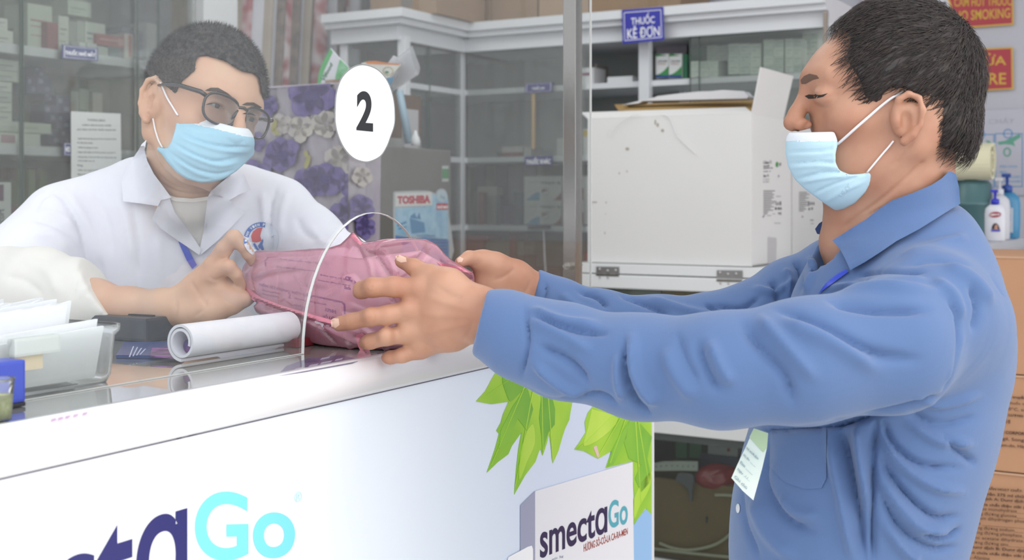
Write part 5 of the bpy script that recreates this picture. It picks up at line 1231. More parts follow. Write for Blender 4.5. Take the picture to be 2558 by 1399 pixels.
# twine lying against the carton
tw = MB(); pts = [lw(x, y, 3.146) for x, y in [(1522, 342), (1530, 325), (1550, 305), (1580, 286), (1600, 282)]]; 
tw.tube(spline([W(r_at(x, 3.145), 3.145, z_at(y, r_at(x, 3.145), 3.145)) for x, y in [(1522, 342), (1526, 330), (1548, 308), (1575, 290), (1598, 283)]], 5), 0.0012, 6)
o = tw.build('white_string', mat('string_white', 'dedede', 0.6)); tag(o, 'thin white string curving down the front of the white carton, nearer its corner', 'string')
tw = MB().tube(spline([W(r_at(x, 3.145), 3.145, z_at(y, r_at(x, 3.145), 3.145)) for x, y in [(1652, 283), (1672, 294), (1684, 320), (1692, 340), (1712, 360), (1738, 384)]], 5), 0.0010, 6)
o = tw.build('white_string', mat('string_white', 'dedede', 0.6)); tag(o, 'thinner white string trailing down the middle of the white carton front', 'string')
# second screen post beyond the cartons
block('steel_post', 'thin steel post seen below the customer\'s chin', 'post', r_at(2056, 3.9), r_at(2066, 3.9), 3.90, 3.91, 1.124, 1.9, mat('post_bronze', '8a8076', 0.3, metal=0.8))
# content of the display case
def cbox(name, label, cat, px0, px1, py0, py1, s, d, m, group=None, zb=None):
    r0, r1 = r_at(px0, s), r_at(px1, s); rm = (r0 + r1) / 2
    return block(name, label, cat, r0, r1, s, s + d, z_at(py1, rm, s) if zb is None else zb, z_at(py0, rm, s), m, group=group)
CB = mat('box_kraft_dark', '8d7452', 0.8, var=0.08, vscale=6)
kb = cbox('cardboard_carton', 'brown cardboard box with a small black arrow inside the display case', 'carton', 1600, 1880, 1205, 1372, SD + 0.05, 0.3, CB, zb=0.3105)
ar_ = on_s(SD + 0.0495)
print_on('arrow_print', [(1763, 1306), (1768, 1306), (1768, 1296), (1771, 1297), (1766, 1287), (1761, 1297), (1764, 1296)], ar_, mat('carton_black', '45454a', 0.8), kb)
for i, (x0, x1, y0) in enumerate([(1687, 1716, 1097), (1722, 1752, 1104)]):
    cbox('green_box', ['dark green box in the display case, the one by the counter edge', 'dark green box in the display case, beside the white printed tub'][i], 'box', x0, x1, y0, 1145, SD + 0.12, 0.07, mat('box_green_dark', '2f7048', 0.5), group='dark green boxes in the case')
tb = cbox('white_tub', 'white printed packet with red dots in the display case', 'packet', 1768, 1842, 1080, 1138, SD + 0.10, 0.1, mat('packet_grey_white', 'a3a5a8', 0.5))
text_on('Topclick', [(1783, 1118), (1812, 1119), (1812, 1104), (1783, 1103)], on_s(SD + 0.0995), mat('packet_red', '8a3b44', 0.6), tb, bold=0.02)
print_on('dot_print', ellipse(1819, 1111, 4, 3.5, 12), on_s(SD + 0.0995), mat('packet_red', '8a3b44', 0.6), tb)
print_on('dot_print', ellipse(1820, 1124, 4, 5, 12), on_s(SD + 0.0995), mat('packet_red', '8a3b44', 0.6), tb)
cbox('red_box', 'dark red box lying at the back of the display case', 'box', 1690, 1770, 1076, 1100, SD + 0.25, 0.1, mat('box_deep_red', '6a1f28', 0.6))
cbox('navy_case', 'dark navy case standing in the display case behind the red bag', 'case', 1748, 1870, 1140, 1215, SD + 0.09, 0.1, mat('case_navy', '262a45', 0.4))
t = thing('white_strap', 'white punched strap lying across the display case', 'strap', W(r_at(1690, SD + 0.04), SD + 0.04, z_at(1175, r_at(1690, SD + 0.04), SD + 0.04)))
PSt = on_s(SD + 0.04)
print_on('strap_band', [(1625, 1176), (1690, 1175), (1744, 1176), (1744, 1152), (1700, 1151), (1660, 1152), (1625, 1158)], PSt, mat('strap_white', 'bdbdb8', 0.5), t, thick=0.004)
prints_on('strap_hole', [ellipse(x, y, 1.6, 1.4, 8) for x, y in [(1641, 1165), (1653, 1164), (1666, 1163), (1680, 1163), (1694, 1163), (1707, 1164), (1721, 1164), (1734, 1164)]], (lambda x, y: PSt[0](x, y) - EY * 0.0041, -EY), mat('carton_black', '45454a', 0.8), t)
# crumpled red bag, grey sleeve, hoses
def blob(name, label, cat, c, rads, m, seed, amp, vox=0.004, sq=1.0):
    f = Field(np.array(c) - np.array(rads) * 1.5, np.array(c) + np.array(rads) * 1.5, vox); f.ell(c, rads, 0.005)
    V, Q = f.mesh(); N = mesh_normals(V, Q); V = V + N * (noise3(V, 90, seed) * amp + np.abs(noise3(V, 220, seed + 1)) * amp * 0.6)[:, None]
    base = Vector((c[0], c[1], V[:, 2].min())); o = link(name, np_mesh(name, V - np.array(base), Q), m); o.location = base
    tag(o, label, cat); return o
REDP = mat('red_plastic', 'a5333c', 0.2, spec=0.8, alpha=0.9)
c = W(r_at(1790, SD + 0.06), SD + 0.075, z_at(1195, r_at(1790, SD + 0.06), SD + 0.06)); blob('red_plastic_bag', 'crumpled red plastic bag on top of the brown box in the display case', 'plastic bag', tuple(c), (0.062, 0.03, 0.036), REDP, 3, 0.006)
t = thing('grey_sleeve', 'dull grey plastic sleeve drooping over the brown box', 'plastic sleeve', W(r_at(1720, SD + 0.035), SD + 0.035, z_at(1250, r_at(1720, SD + 0.035), SD + 0.035)))
print_on('sleeve', smooth_poly([(1689, 1200), (1698, 1181), (1730, 1184), (1735, 1200), (1731, 1225), (1731, 1250), (1725, 1250), (1722, 1230), (1712, 1212)], 3), on_s(SD + 0.035), mat('sleeve_grey', '66666c', 0.3), t, thick=0.006)
HOSE = mat('hose_cream', 'c3bda6', 0.5)
def hose(label, pts, s):
    mb = MB().tube(spline([W(r_at(x, s), s, z_at(y, r_at(x, s), s)) for x, y in pts], 6), 0.0043, 10); o = mb.build('cream_hose', HOSE, None, smooth=True); tag(o, label, 'hose'); return o
hose('cream rubber hose curving up along the bottom of the display case', [(1647, 1357), (1680, 1369), (1720, 1374), (1770, 1366), (1805, 1350), (1840, 1320)], SD + 0.035)
hose('cream rubber hose lying flat along the bottom of the display case', [(1625, 1370), (1680, 1377), (1750, 1385), (1850, 1394)], SD + 0.03)
hose('short cream hose sticking out beside the red bag', [(1786, 1237), (1810, 1237), (1850, 1240)], SD + 0.04)
# upper compartment, just visible over the sleeve
for (x0, x1, y0, c, l) in [(1520, 1650, 724, 'b5b3a6', 'pale box in the upper part of the display case'), (1654, 1760, 728, 'a5823c', 'ochre yellow box in the upper part of the display case'), (1764, 1850, 728, '8a6f52', 'brown box in the upper part of the display case')]:
    cbox('medicine_box', l, 'box', x0, x1, y0, 900, SD + 0.08, 0.12, mat('card_' + c, c, 0.6), zb=0.6605)

# ------------------------------------------------------------------ things on the counter
# rolled white paper pad
def zct(r, s): return ZT + 0.0008
def roll():
    c0 = W(-1.03, 0.8, 0)
    # axis from the open end (nearer the tub) to the far end under the bag
    a = P(452, 848, 1.435); b_ = P(722, 838, 1.60); 
    rad = 0.0230; a.z = b_.z = ZT + rad + 0.002
    t = thing('paper_roll', 'thick white paper pad rolled up on the counter under the pink bag', 'paper roll', (a.x, a.y, ZT + 0.001), rz=0); M = pinv(t)
    ax = (b_ - a).normalized(); up = Vector((0, 0, 1)); sd = ax.cross(up).normalized()
    n = 90; ou, inn = [], []
    for i in range(n + 1):
        ang = -math.pi / 2 - i / n * 3.6 * math.pi; q = rad - 0.0 - 0.0085 * i / n
        for lst, d in ((ou, 0.0), (inn, -0.0032)):
            lst.append(sd * math.cos(ang) * (q + d) + up * math.sin(ang) * (q + d))
    # loose tail on the worktop
    L = (b_ - a).length; vs = []; k = 14
    for j in range(k + 1):
        o = a + ax * (L * j / k)
        vs += [M @ (o + p) for p in ou] + [M @ (o + p) for p in inn]
    m_ = n + 1; st = 2 * m_; fs = []
    for j in range(k):
        for i in range(n):
            fs += [(j * st + i, j * st + i + 1, (j + 1) * st + i + 1, (j + 1) * st + i), (j * st + m_ + i, (j + 1) * st + m_ + i, (j + 1) * st + m_ + i + 1, j * st + m_ + i + 1)]
        for e in (0, n): fs.append((j * st + e, j * st + m_ + e, (j + 1) * st + m_ + e, (j + 1) * st + e))
    for j in (0, k):
        for i in range(n): fs.append((j * st + i, j * st + i + 1, j * st + m_ + i + 1, j * st + m_ + i))
    me = bpy.data.meshes.new('rolled_sheets'); me.from_pydata([tuple(v) for v in vs], [], fs); bm = bmesh.new(); bm.from_mesh(me); bmesh.ops.recalc_face_normals(bm, faces=bm.faces); bm.to_mesh(me); bm.free()
    o = link('rolled_sheets', me, mat('paper_bright', 'e6e5ec', 0.6), t, smooth=True)
    try: me.set_sharp_from_angle(angle=0.8)
    except Exception: pass
    # coloured inner page
    MB().tube([M @ (a + ax * 0.012 + Vector((0.0, 0, -0.006))), M @ (a + ax * (L - 0.01) + Vector((0, 0, -0.006)))], 0.0085, 14).build('inner_page', mat('page_purple', '4b3f7c', 0.5, col2='8a4f96', vscale=60), t, smooth=True)
roll()
# magazine lying flat
t = thing('magazine', 'open dark blue and purple magazine lying under the paper roll', 'magazine', P(400, 883, 1.52), rz=0); t.location.z = ZT + 0.001; M = pinv(t)
def flat_on_top(name, poly, z0, z1, m, parent, label=None):
    pts = []
    for px, py in poly:
        Y = (CAMZ - z0) * FPX / (py - HY); pts.append(P(px, py, Y))
    M = pinv(parent); mb = MB(); n = len(pts); vs = [M @ p for p in pts] + [M @ (p + Vector((0, 0, z1 - z0))) for p in pts]
    return mb.add(vs, [tuple(range(n)), tuple(range(n, 2 * n))] + [(i, (i + 1) % n, n + (i + 1) % n, n + i) for i in range(n)]).build(name, m, parent, label=label)
flat_on_top('cover', [(290, 895), (440, 897), (470, 875), (460, 860), (310, 862)], ZT + 0.001, ZT + 0.005, mat('cover_navy', '33467e', 0.3), t)
flat_on_top('page', [(375, 892), (440, 896), (465, 878), (440, 868), (380, 872)], ZT + 0.0052, ZT + 0.007, mat('page_magenta', '9c5fa8', 0.3, col2='3a1f55', vscale=50), t)
for i in range(4): flat_on_top('stripe_print', [(322 + i * 9, 892 - i * 2), (325 + i * 9, 892 - i * 2), (335 + i * 10, 866 + i * 2), (332 + i * 10, 866 + i * 2)], ZT + 0.0051, ZT + 0.0056, mat('stripe_pale', 'b9c6dc', 0.4), t)
# dark box behind the roll
dk = thing('black_device', 'flat black device with a ribbed top behind the paper roll', 'device', W(-1.33, 0.80, ZT + 0.001)); 
c = P(375, 845, 1.72); r_, s_ = RS(c); dk.location = W(r_, s_, ZT + 0.001)
MB().box(-0.055, 0.055, -0.06, 0.08, 0, 0.032).build('device_body', mat('device_black', '3a3d42', 0.35), dk, bevel=0.004)
for i in range(5): MB().box(-0.045, 0.045, -0.04 + i * 0.018, -0.034 + i * 0.018, 0.032, 0.034).build('rib', mat('device_dark', '26282c', 0.5), dk)
# small dark packets under the bag
c = P(800, 878, 1.66); r_, s_ = RS(c)
o = block('stapler_box', 'small dark box with pale stripes under the pink bag', 'box', r_ - 0.03, r_ + 0.03, s_ - 0.03, s_ + 0.04, ZT + 0.001, ZT + 0.028, mat('box_black_green', '2c3a36', 0.4))
for i in range(6): MB().box(-0.028 + i * 0.009, -0.025 + i * 0.009, -0.0358, -0.0346, 0.002, 0.026).build('stripe', mat('stripe_grey_green', '8f9c95', 0.5), o)
c = P(742, 880, 1.60); r_, s_ = RS(c)
block('red_packet', 'small dark red packet beside the dark striped box', 'packet', r_ - 0.012, r_ + 0.012, s_ - 0.015, s_ + 0.02, ZT + 0.001, ZT + 0.012, mat('packet_dark_red', '7a2430', 0.4))
# printed sheet under the counter glass (drawn on its own board just above the glass)
t = thing('printed_leaflet', 'dark purple printed leaflet lying on the counter by the arched opening', 'leaflet', P(850, 920, 1.4), rz=0); t.location.z = ZT + 0.0006
flat_on_top('sheet', [(690, 941), (760, 929), (880, 907), (905, 900), (850, 888), (770, 896), (715, 915)], ZT + 0.0006, ZT + 0.0010, mat('leaflet_purple', '4b4468', 0.12, col2='6b6480', vscale=30), t)
for (x, y, w_) in [(770, 917, 22), (800, 910, 26), (836, 902, 18), (735, 925, 20), (800, 899, 22)]:
    flat_on_top('print', [(x, y), (x + w_, y - w_ * 0.2), (x + w_ + 4, y - w_ * 0.2 - 4), (x + 4, y - 4)], ZT + 0.0010, ZT + 0.0013, mat('leaflet_pale', 'a8a2b4', 0.2), t)
t = thing('price_strip', 'faint pink lettered strip lying near the counter edge', 'paper strip', P(170, 1045, 1.08), rz=0); t.location.z = ZT + 0.0006
for (x, y) in [(126, 1053), (144, 1049), (162, 1045), (182, 1041), (205, 1037)]:
    flat_on_top('print', [(x, y), (x + 13, y - 3), (x + 15, y - 9), (x + 2, y - 6)], ZT + 0.0006, ZT + 0.0009, mat('strip_pink', 'c9a2c6', 0.3), t)
# clear tub crammed with papers
def tub():
    rt0, rt1 = -1.235, -0.993; 
    s1 = s_at(306, -1.0); s0 = s1 - 0.36; zb = ZT + 0.001; H = 0.060
    t = thing('plastic_tub', 'clear plastic tub crammed with white prescription slips', 'tub', W((rt0 + rt1) / 2, (s0 + s1) / 2, zb)); hx, hy = (rt1 - rt0) / 2, (s1 - s0) / 2
    def rr(hx, hy, rad, z, n=6):
        out = []
        for cx, cy, a0 in ((hx - rad, hy - rad, 0), (-hx + rad, hy - rad, 90), (-hx + rad, -hy + rad, 180), (hx - rad, -hy + rad, 270)):
            for i in range(n + 1):
                a = math.radians(a0 + 90 * i / n); out.append((cx + rad * math.cos(a), cy + rad * math.sin(a), z))
        return out
    def shell(levels, m, name):
        mb = MB(); vs = []; n = None
        for (k, z) in levels:
            ring = rr(hx * k, hy * (1 - (1 - k) * hx / hy), 0.025, z); n = len(ring); vs += ring
        fs = [(j * n + i, j * n + (i + 1) % n, (j + 1) * n + (i + 1) % n, (j + 1) * n + i) for j in range(len(levels) - 1) for i in range(n)]
        return mb.add(vs, fs + [tuple(range(n))]).build(name, m, t, smooth=True)
    CL = haze_glass('tub_plastic', 0.16, (0.98, 0.99, 0.98), (0.9, 0.92, 0.9), 0.1, fres=0.9)
    shell([(0.94, 0.0), (0.965, 0.008), (0.99, H - 0.012), (1.0, H - 0.010), (1.02, H - 0.006), (1.02, H), (1.0, H)], CL, 'tub_wall')
    MB().box(hx - 0.006, hx + 0.006, hy * 0.20, hy * 0.50, H - 0.02, H - 0.002).build('latch', mat('latch_clear', 'd4d8d4', 0.3), t, bevel=0.003)
    lb = MB(); lb.box(hx - 0.006, hx + 0.0015, hy * 0.22, hy * 0.40, H - 0.034, H - 0.020).build('label', mat('scrap_label', 'd6c6a8', 0.7), t, label='torn beige label scrap')
    rg = random.Random(3); P_ = mat('slip_white', 'f0f1f4', 0.8); n = 17
    for i in range(n):
        x = hx * 0.86 - i * (1.5 * hx / n); zt = 0.067 + rg.uniform(-0.012, 0.012) - (0.006 * i if i < 3 else 0)
        if i < 2: zt = 0.050 + 0.008 * i
        y1 = hy * (0.86 if i > 1 else 0.93) + rg.uniform(-0.012, 0.004); tilt = rg.uniform(-0.03, 0.02)
        top = []; m_ = 26
        for k in range(m_ + 1):
            y = -hy * 0.9 + (y1 + hy * 0.9) * k / m_; top.append((y, zt + 0.010 * (y / hy) + tilt * 0.1 + (rg.uniform(-0.0012, 0.0012) if 1 < i else 0)))
        MB().prism([(-hy * 0.9, 0.006), (y1 - 0.012, 0.006)] + top[::-1], (x, 0, 0), (0, 1, 0), (0, 0, 1), (-0.0035, 0, 0)).build('slip_bundle', P_, t)
    return t
tub()
# blue bottle and clear cup at the frame edge
c = P(-2, 1030, 1.06); r_, s_ = RS(c)
t = thing('pill_cup', 'clear cup with yellow-green contents at the counter edge', 'cup', (c.x, c.y, ZT + 0.001), rz=0)
MB().lathe([(0.007, 0), (0.010, 0.001), (0.0125, 0.034), (0.0135, 0.036), (0.0125, 0.036), (0.0115, 0.034)], seg=28, cap=False).build('cup_wall', haze_glass('cup_plastic', 0.12, (0.95, 0.97, 0.95), fres=1.0), t, smooth=True)
MB().lathe([(0.007, 0.0015), (0.0095, 0.002), (0.0112, 0.022)], seg=24).build('contents', mat('pills_lime', 'c3cf7c', 0.6, col2='dfe3b4', vscale=300), t, smooth=True)
c = P(15, 1010, 1.13)
t = thing('blue_box', 'royal blue box behind the clear cup at the counter edge', 'box', (c.x, c.y, ZT + 0.001), rz=TH)
MB().box(-0.016, 0.012, -0.028, 0.012, 0.004, 0.043).build('box_body', mat('box_royal', '3f51b5', 0.4), t, bevel=0.003)
MB().box(-0.016, 0.012, -0.028, 0.012, 0.0, 0.004).build('box_foot', mat('box_foot_black', '22242c', 0.4), t, bevel=0.001)
# ------------------------------------------------------------------ people: shared anatomy
SKIN_A = mat('skin_customer', 'bf9279', 0.5, var=0.10, vscale=14, sss=0.12, bump=0.10, bscale=900, col2='ae7b62')
SKIN_B = mat('skin_pharmacist', 'cfab92', 0.5, var=0.07, vscale=12, sss=0.12, bump=0.08, bscale=900, col2='cc9f86')
NAIL = mat('nail', 'd9b3a0', 0.3)
EYEW = mat('eye_white', 'b5aba6', 0.25); EYED = mat('iris_dark', '1f1613', 0.15)
def frame_of(f, l, c):
    f = Vector(f).normalized(); l = Vector(l); l = (l - f * l.dot(f)).normalized(); u = f.cross(l)
    return Matrix(((f.x, l.x, u.x, c[0]), (f.y, l.y, u.y, c[1]), (f.z, l.z, u.z, c[2]), (0, 0, 0, 1)))
def head(F, M, cran=((-0.012, 0, 0.022), (0.090, 0.077, 0.088)), lidcut=0.0030, earsc=1.0, full=1.0, ex=-0.026, ez=-0.026, eo=(0, 0)):
    ox, oz = eo
    T = lambda *p: tuple(M @ Vector(p))
    F.ell(cran[0], cran[1], 0.02, M=M)
    F.ell((0.040, 0, 0.016), (0.059, 0.060, 0.050), 0.02, M=M)
    F.ell((0.034, 0, -0.032), (0.052, 0.060 * full, 0.066), 0.02, M=M)
    F.ell((0.028, 0, -0.080), (0.052, 0.050 * full, 0.036), 0.02, M=M)
    F.ell((0.066, 0, -0.104), (0.018, 0.022, 0.015), 0.015, M=M)
    for y in (-1, 1):
        F.seg(T(-0.012, y * 0.054 * full, -0.060), T(0.05, y * 0.026, -0.104), 0.014, 0.012, 0.02)
        F.ell((0.052, y * 0.043, -0.030), (0.026, 0.021, 0.020), 0.015, M=M)
        F.ell((-0.02, y * 0.055, -0.02), (0.030, 0.018, 0.045), 0.02, M=M)
        F.seg(T(0.088, y * 0.006, 0.019), T(0.076, y * 0.040, 0.020), 0.010, 0.009, 0.012)
    for y in (-1, 1):
        F.ell((0.103 + ox, y * 0.033, 0.003 + oz), (0.016, 0.016, 0.010), 0.012, 's', M=M)
    # nose
    F.seg(T(0.090, 0, 0.012), T(0.106, 0, -0.022), 0.0075, 0.0085, 0.010)
    F.seg(T(0.104, 0, -0.022), T(0.110, 0, -0.033), 0.0085, 0.0105, 0.006)
    for y in (-1, 1):
        F.ell((0.100, y * 0.0105, -0.036), (0.011, 0.0065, 0.0075), 0.005, M=M)
        F.ell((0.110, y * 0.0065, -0.045), (0.006, 0.0035, 0.004), 0.003, 's', M=M)
        F.seg(T(0.097, y * 0.017, -0.040), T(0.086, y * 0.030, -0.066), 0.003, 0.002, 0.010, 's')
    # lips
    F.seg(T(0.090, -0.015, -0.068), T(0.090, 0.015, -0.068), 0.006, 0.006, 0.006); F.seg(T(0.089, -0.013, -0.076), T(0.089, 0.013, -0.076), 0.006, 0.006, 0.006)
    # eyes: lids with a narrow opening
    for y in (-1, 1):
        F.ell((0.0745 + ox, y * 0.0325, 0.000 + oz), (0.0135, 0.0165, 0.0118), 0.005, M=M)
        F.ell((0.0890 + ox, y * 0.0335, -0.0015 + oz), (0.0110, 0.0135, lidcut), 0.0015, 's', M=M)
        # ears
        e = Matrix(M); k = earsc
        x0, y0, z0 = ex, y * 0.077, ez
        F.ell((x0 + 0.004, y * 0.073, z0), (0.013 * k, 0.008, 0.024 * k), 0.006, M=M)
        ring = [(x0 + 0.012, y0 - y * 0.001, z0 + 0.010), (x0 + 0.010, y0 + y * 0.003, z0 + 0.024), (x0 - 0.001, y0 + y * 0.006, z0 + 0.031), (x0 - 0.013, y0 + y * 0.009, z0 + 0.026), (x0 - 0.019, y0 + y * 0.010, z0 + 0.010), (x0 - 0.016, y0 + y * 0.008, z0 - 0.008), (x0 - 0.008, y0 + y * 0.005, z0 - 0.021), (x0 + 0.001, y0 + y * 0.002, z0 - 0.030)]
        ring = [(x0 + (a - x0) * k, b, z0 + (c - z0) * k) for a, b, c in ring]
        for i in range(len(ring) - 1): F.seg(T(*ring[i]), T(*ring[i + 1]), 0.0038 if i < 6 else 0.005, 0.0038 if i < 5 else 0.0055, 0.003)
        F.ell((x0 - 0.006, y0 + y * 0.003, z0), (0.011 * k, 0.005, 0.022 * k), 0.004, M=M)
        F.ell((x0 + 0.001, y0 + y * 0.007, z0 - 0.003), (0.0075, 0.0085, 0.013), 0.003, 's', M=M)
        F.ell((x0 - 0.003, y0 + y * 0.009, z0 + 0.015), (0.006, 0.005, 0.008), 0.003, 's', M=M)
        F.seg(T(x0 - 0.009, y0 + y * 0.0085, z0 + 0.016), T(x0 - 0.010, y0 + y * 0.0085, z0 - 0.006), 0.0025, 0.002, 0.003, 's')
        F.ell((x0 + 0.009, y0 + y * 0.000, z0 - 0.004), (0.004, 0.005, 0.007), 0.004, M=M)
def obj_np(name, V, Q, m, parent, base, label=None):
    return link(name, np_mesh(name, V - np.array(base), Q), m, parent, label)
def eyes(M, parent, base, look=(0, 0, -0.3), eo=(0, 0)):
    for y in (-1, 1):
        c = M @ Vector((0.0735 + eo[0], y * 0.0325, eo[1])); b = Vector(base)
        bm = bmesh.new(); bmesh.ops.create_uvsphere(bm, u_segments=24, v_segments=16, radius=0.0122); me = bpy.data.meshes.new('eyeball'); bm.to_mesh(me); bm.free()
        o = link('eyeball', me, EYEW, parent, smooth=True); o.location = c - b
        d = (M.to_3x3() @ (Vector((1, 0, 0)) + Vector(look) * 0.8)).normalized()
        bm = bmesh.new(); bmesh.ops.create_uvsphere(bm, u_segments=20, v_segments=12, radius=0.0070); me = bpy.data.meshes.new('iris'); bm.to_mesh(me); bm.free()
        i = link('iris', me, EYED, o, smooth=True); i.location = d * 0.0060
def strands(name, V, Q, mask, count, length, rad, dirfn, lift, m, parent, base, seed=1, seg=4, jit=0.3, label=None, follow=True, stand=False):
    """hair laid as thin tapering blades along a surface"""
    rs = np.random.RandomState(seed); N = mesh_normals(V, Q); C = V[Q].mean(1); CN = N[Q].mean(1)
    ok = np.where(mask(C))[0]
    if not len(ok): return None
    pick = ok[rs.randint(0, len(ok), count)]
    P0 = C[pick] + rs.normal(size=(count, 3)) * 0.0006; NN = CN[pick]; NN /= np.linalg.norm(NN, axis=1, keepdims=True) + 1e-9
    D = dirfn(P0, NN) + rs.normal(size=(count, 3)) * jit; D -= (0 if stand else 1) * NN * (D * NN).sum(1, keepdims=True); D /= np.linalg.norm(D, axis=1, keepdims=True) + 1e-9
    Ls = length * rs.uniform(0.6, 1.15, (count, 1)); pts = [P0]
    c0 = V.mean(0)
    for k in range(1, seg + 1):
        t = k / seg; p = P0 + D * Ls * t + NN * (lift * np.sin(t * 2.2) - (Ls ** 2 * t * t / 0.19 if follow else 0))
        pts.append(p)
    side = np.cross(D, NN); vs = []; fs = []
    prof = [1.0, 1.0, 0.85, 0.6, 0.15][:seg + 1] if seg == 4 else list(np.linspace(1, 0.15, seg + 1))
    A = []
    for k, p in enumerate(pts):
        w_ = rad * prof[k]; A += [p + side * w_, p - side * w_, p + NN * w_ * 0.9]
    A = np.stack(A, 1).reshape(-1, 3); n = 3 * (seg + 1); q = []
    for k in range(seg):
        for a, b in ((0, 1), (1, 2), (2, 0)): q.append((3 * k + a, 3 * k + b, 3 * k + 3 + b, 3 * k + 3 + a))
    q = np.array(q); QQ = (q[None] + (np.arange(count) * n)[:, None, None]).reshape(-1, 4)
    return obj_np(name, A, QQ, m, parent, base, label)
def ray_depth(bvh, px, py):
    o = Vector((0, 0, CAMZ)); h = bvh.ray_cast(o, (P(px, py, 1) - o).normalized())
    return h[0].y if h[0] is not None else None
def draped(pts, bvh, off, default):
    out = []
    for px, py in pts:
        d = ray_depth(bvh, px, py); out.append(P(px, py, (d if d is not None else default) - off))
    return out
def text_patch(body, quad, bvh, off, m, parent, base, name='lettering', bold=0.0, default=1.5, thick=0.0004):
    cu = bpy.data.curves.new('t', 'FONT'); cu.body = body; cu.size = 1; cu.offset = bold; cu.resolution_u = 3
    tmp = bpy.data.objects.new('t', cu); COL.objects.link(tmp); bpy.context.view_layer.update()
    me = bpy.data.meshes.new_from_object(tmp.evaluated_get(bpy.context.evaluated_depsgraph_get()))
    bpy.data.objects.remove(tmp); bpy.data.curves.remove(cu)
    n = len(me.vertices); co = np.empty(n * 3, np.float32); me.vertices.foreach_get('co', co); co = co.reshape(-1, 3)
    lo, hi = co.min(0), co.max(0); q = [np.array(x, float) for x in quad]; last = default
    for i, v in enumerate(me.vertices):
        a = (co[i, 0] - lo[0]) / max(hi[0] - lo[0], 1e-6); b = (co[i, 1] - lo[1]) / max(hi[1] - lo[1], 1e-6)
        p = (q[0] * (1 - a) + q[1] * a) * (1 - b) + (q[3] * (1 - a) + q[2] * a) * b
        d = ray_depth(bvh, *p); last = d if d is not None else last
        v.co = P(p[0], p[1], last - off) - Vector(base)
    me.materials.clear(); me.name = name; me.polygons.foreach_set('use_smooth', [False] * len(me.polygons)); o = link(name, me, m, parent)
    md = o.modifiers.new('s', 'SOLIDIFY'); md.thickness = thick
    return o
def cyl_tube(name, pts, r, m, parent, base, seg=8, flat=1.0, label=None):
    return MB().tube([Vector(p) - Vector(base) for p in pts], r, seg, flat=flat).build(name, m, parent, smooth=True, label=label)
MASKC = mat('mask_pale_blue', 'bcdbe8', 0.75, var=0.04, vscale=30, bump=0.15, bscale=700)
MASKB = mat('mask_blue', 'a3cfe4', 0.75, var=0.04, vscale=30, bump=0.15, bscale=700); MASKW = mat('mask_white', 'e6ebf2', 0.75); LOOP = mat('loop_white', 'eeeef2', 0.6)

# ------------------------------------------------------------------ the customer
cu_o = thing('person', 'man in a blue long-sleeved shirt and face mask handing over the pink bag', 'person', P(2140, 1400, 1.47), rz=0)
cu_o.location.z = 0.0; CB_ = Vector(cu_o.location)
MC_ = frame_of((-1, 0.0, 0.03), (0, -1, 0), P(2215, 243, 1.45))
lo, hi = (-0.26, 1.16, 0.70), (0.66, 1.80, 1.58)
F = Field(lo, hi, 0.0026)
head(F, MC_, lidcut=0.0015, ex=0.002, ez=-0.030, earsc=0.86, eo=(0.006, -0.003))
F.pchain([(2262, 360, 1.455, 118), (2240, 480, 1.465, 122), (2225, 620, 1.475, 140), (2250, 760, 1.475, 190)], 0.03)
F.pchain([(2120, 500, 1.46, 30), (2110, 600, 1.47, 45)], 0.04)
# arms inside the sleeves, wrists out
F.pchain([(2260, 800, 1.42, 90), (2100, 880, 1.30, 80), (1780, 925, 1.28, 70), (1420, 860, 1.36, 62), (1290, 815, 1.395, 60)], 0.02)
F.pchain([(1290, 815, 1.395, 60), (1204, 788, 1.425, 60)], 0.02, sy=0.72)
F.pchain([(2200, 760, 1.55, 80), (1980, 745, 1.6, 60), (1700, 800, 1.59, 42), (1450, 762, 1.62, 38), (1345, 722, 1.63, 33)], 0.02)
# near hand
wr = (1204, 786, 1.428, 50)
for t in [[(1120, 742, 1.437, 42), (1046, 722, 1.452, 29)], [(1110, 775, 1.437, 42), (1020, 778, 1.452, 28)], [(1115, 805, 1.44, 42), (1018, 832, 1.458, 26)], [(1130, 835, 1.445, 36), (1052, 872, 1.468, 24)]]:
    F.pchain([wr] + t, 0.012, sy=0.75)
def finger(pts, k=0.004): F.pchain(pts, k)
finger([(1046, 722, 1.452, 27), (985, 716, 1.447, 24.5), (930, 718, 1.452, 25)], 0.006); finger([(930, 718, 1.452, 25), (905, 724, 1.466, 22), (898, 730, 1.482, 18)])
finger([(1020, 778, 1.452, 26), (970, 786, 1.445, 22.5), (926, 792, 1.448, 23.5)], 0.006); finger([(926, 792, 1.448, 22.5), (880, 803, 1.460, 20.5), (848, 809, 1.468, 19.5)]); 
finger([(1018, 834, 1.458, 23), (965, 842, 1.452, 21.5)], 0.006); finger([(965, 842, 1.452, 21.5), (925, 853, 1.464, 19.5), (912, 857, 1.474, 17)])
finger([(1052, 874, 1.468, 21), (1005, 888, 1.462, 18.5)], 0.006); finger([(1005, 888, 1.462, 18.5), (975, 893, 1.470, 16.5), (966, 894, 1.476, 14.5)])
F.pchain([(1180, 760, 1.432, 40), (1120, 712, 1.442, 36), (1078, 688, 1.452, 26)], 0.014); F.pchain([(1078, 688, 1.452, 25), (1035, 668, 1.464, 20.5), (1002, 653, 1.478, 16.5)], 0.006)
# knuckle and tendon relief
for (x, y, Y) in [(1046, 716, 1.446), (1020, 772, 1.445), (1020, 828, 1.452), (1052, 866, 1.462)]: F.ell(tuple(P(x, y, Y - 0.004)), (0.008, 0.007, 0.008), 0.010)
for (x, y, Y) in [(930, 716, 1.446), (926, 788, 1.442), (965, 838, 1.447)]: F.ell(tuple(P(x, y, Y - 0.002)), (0.009, 0.009, 0.009), 0.006)
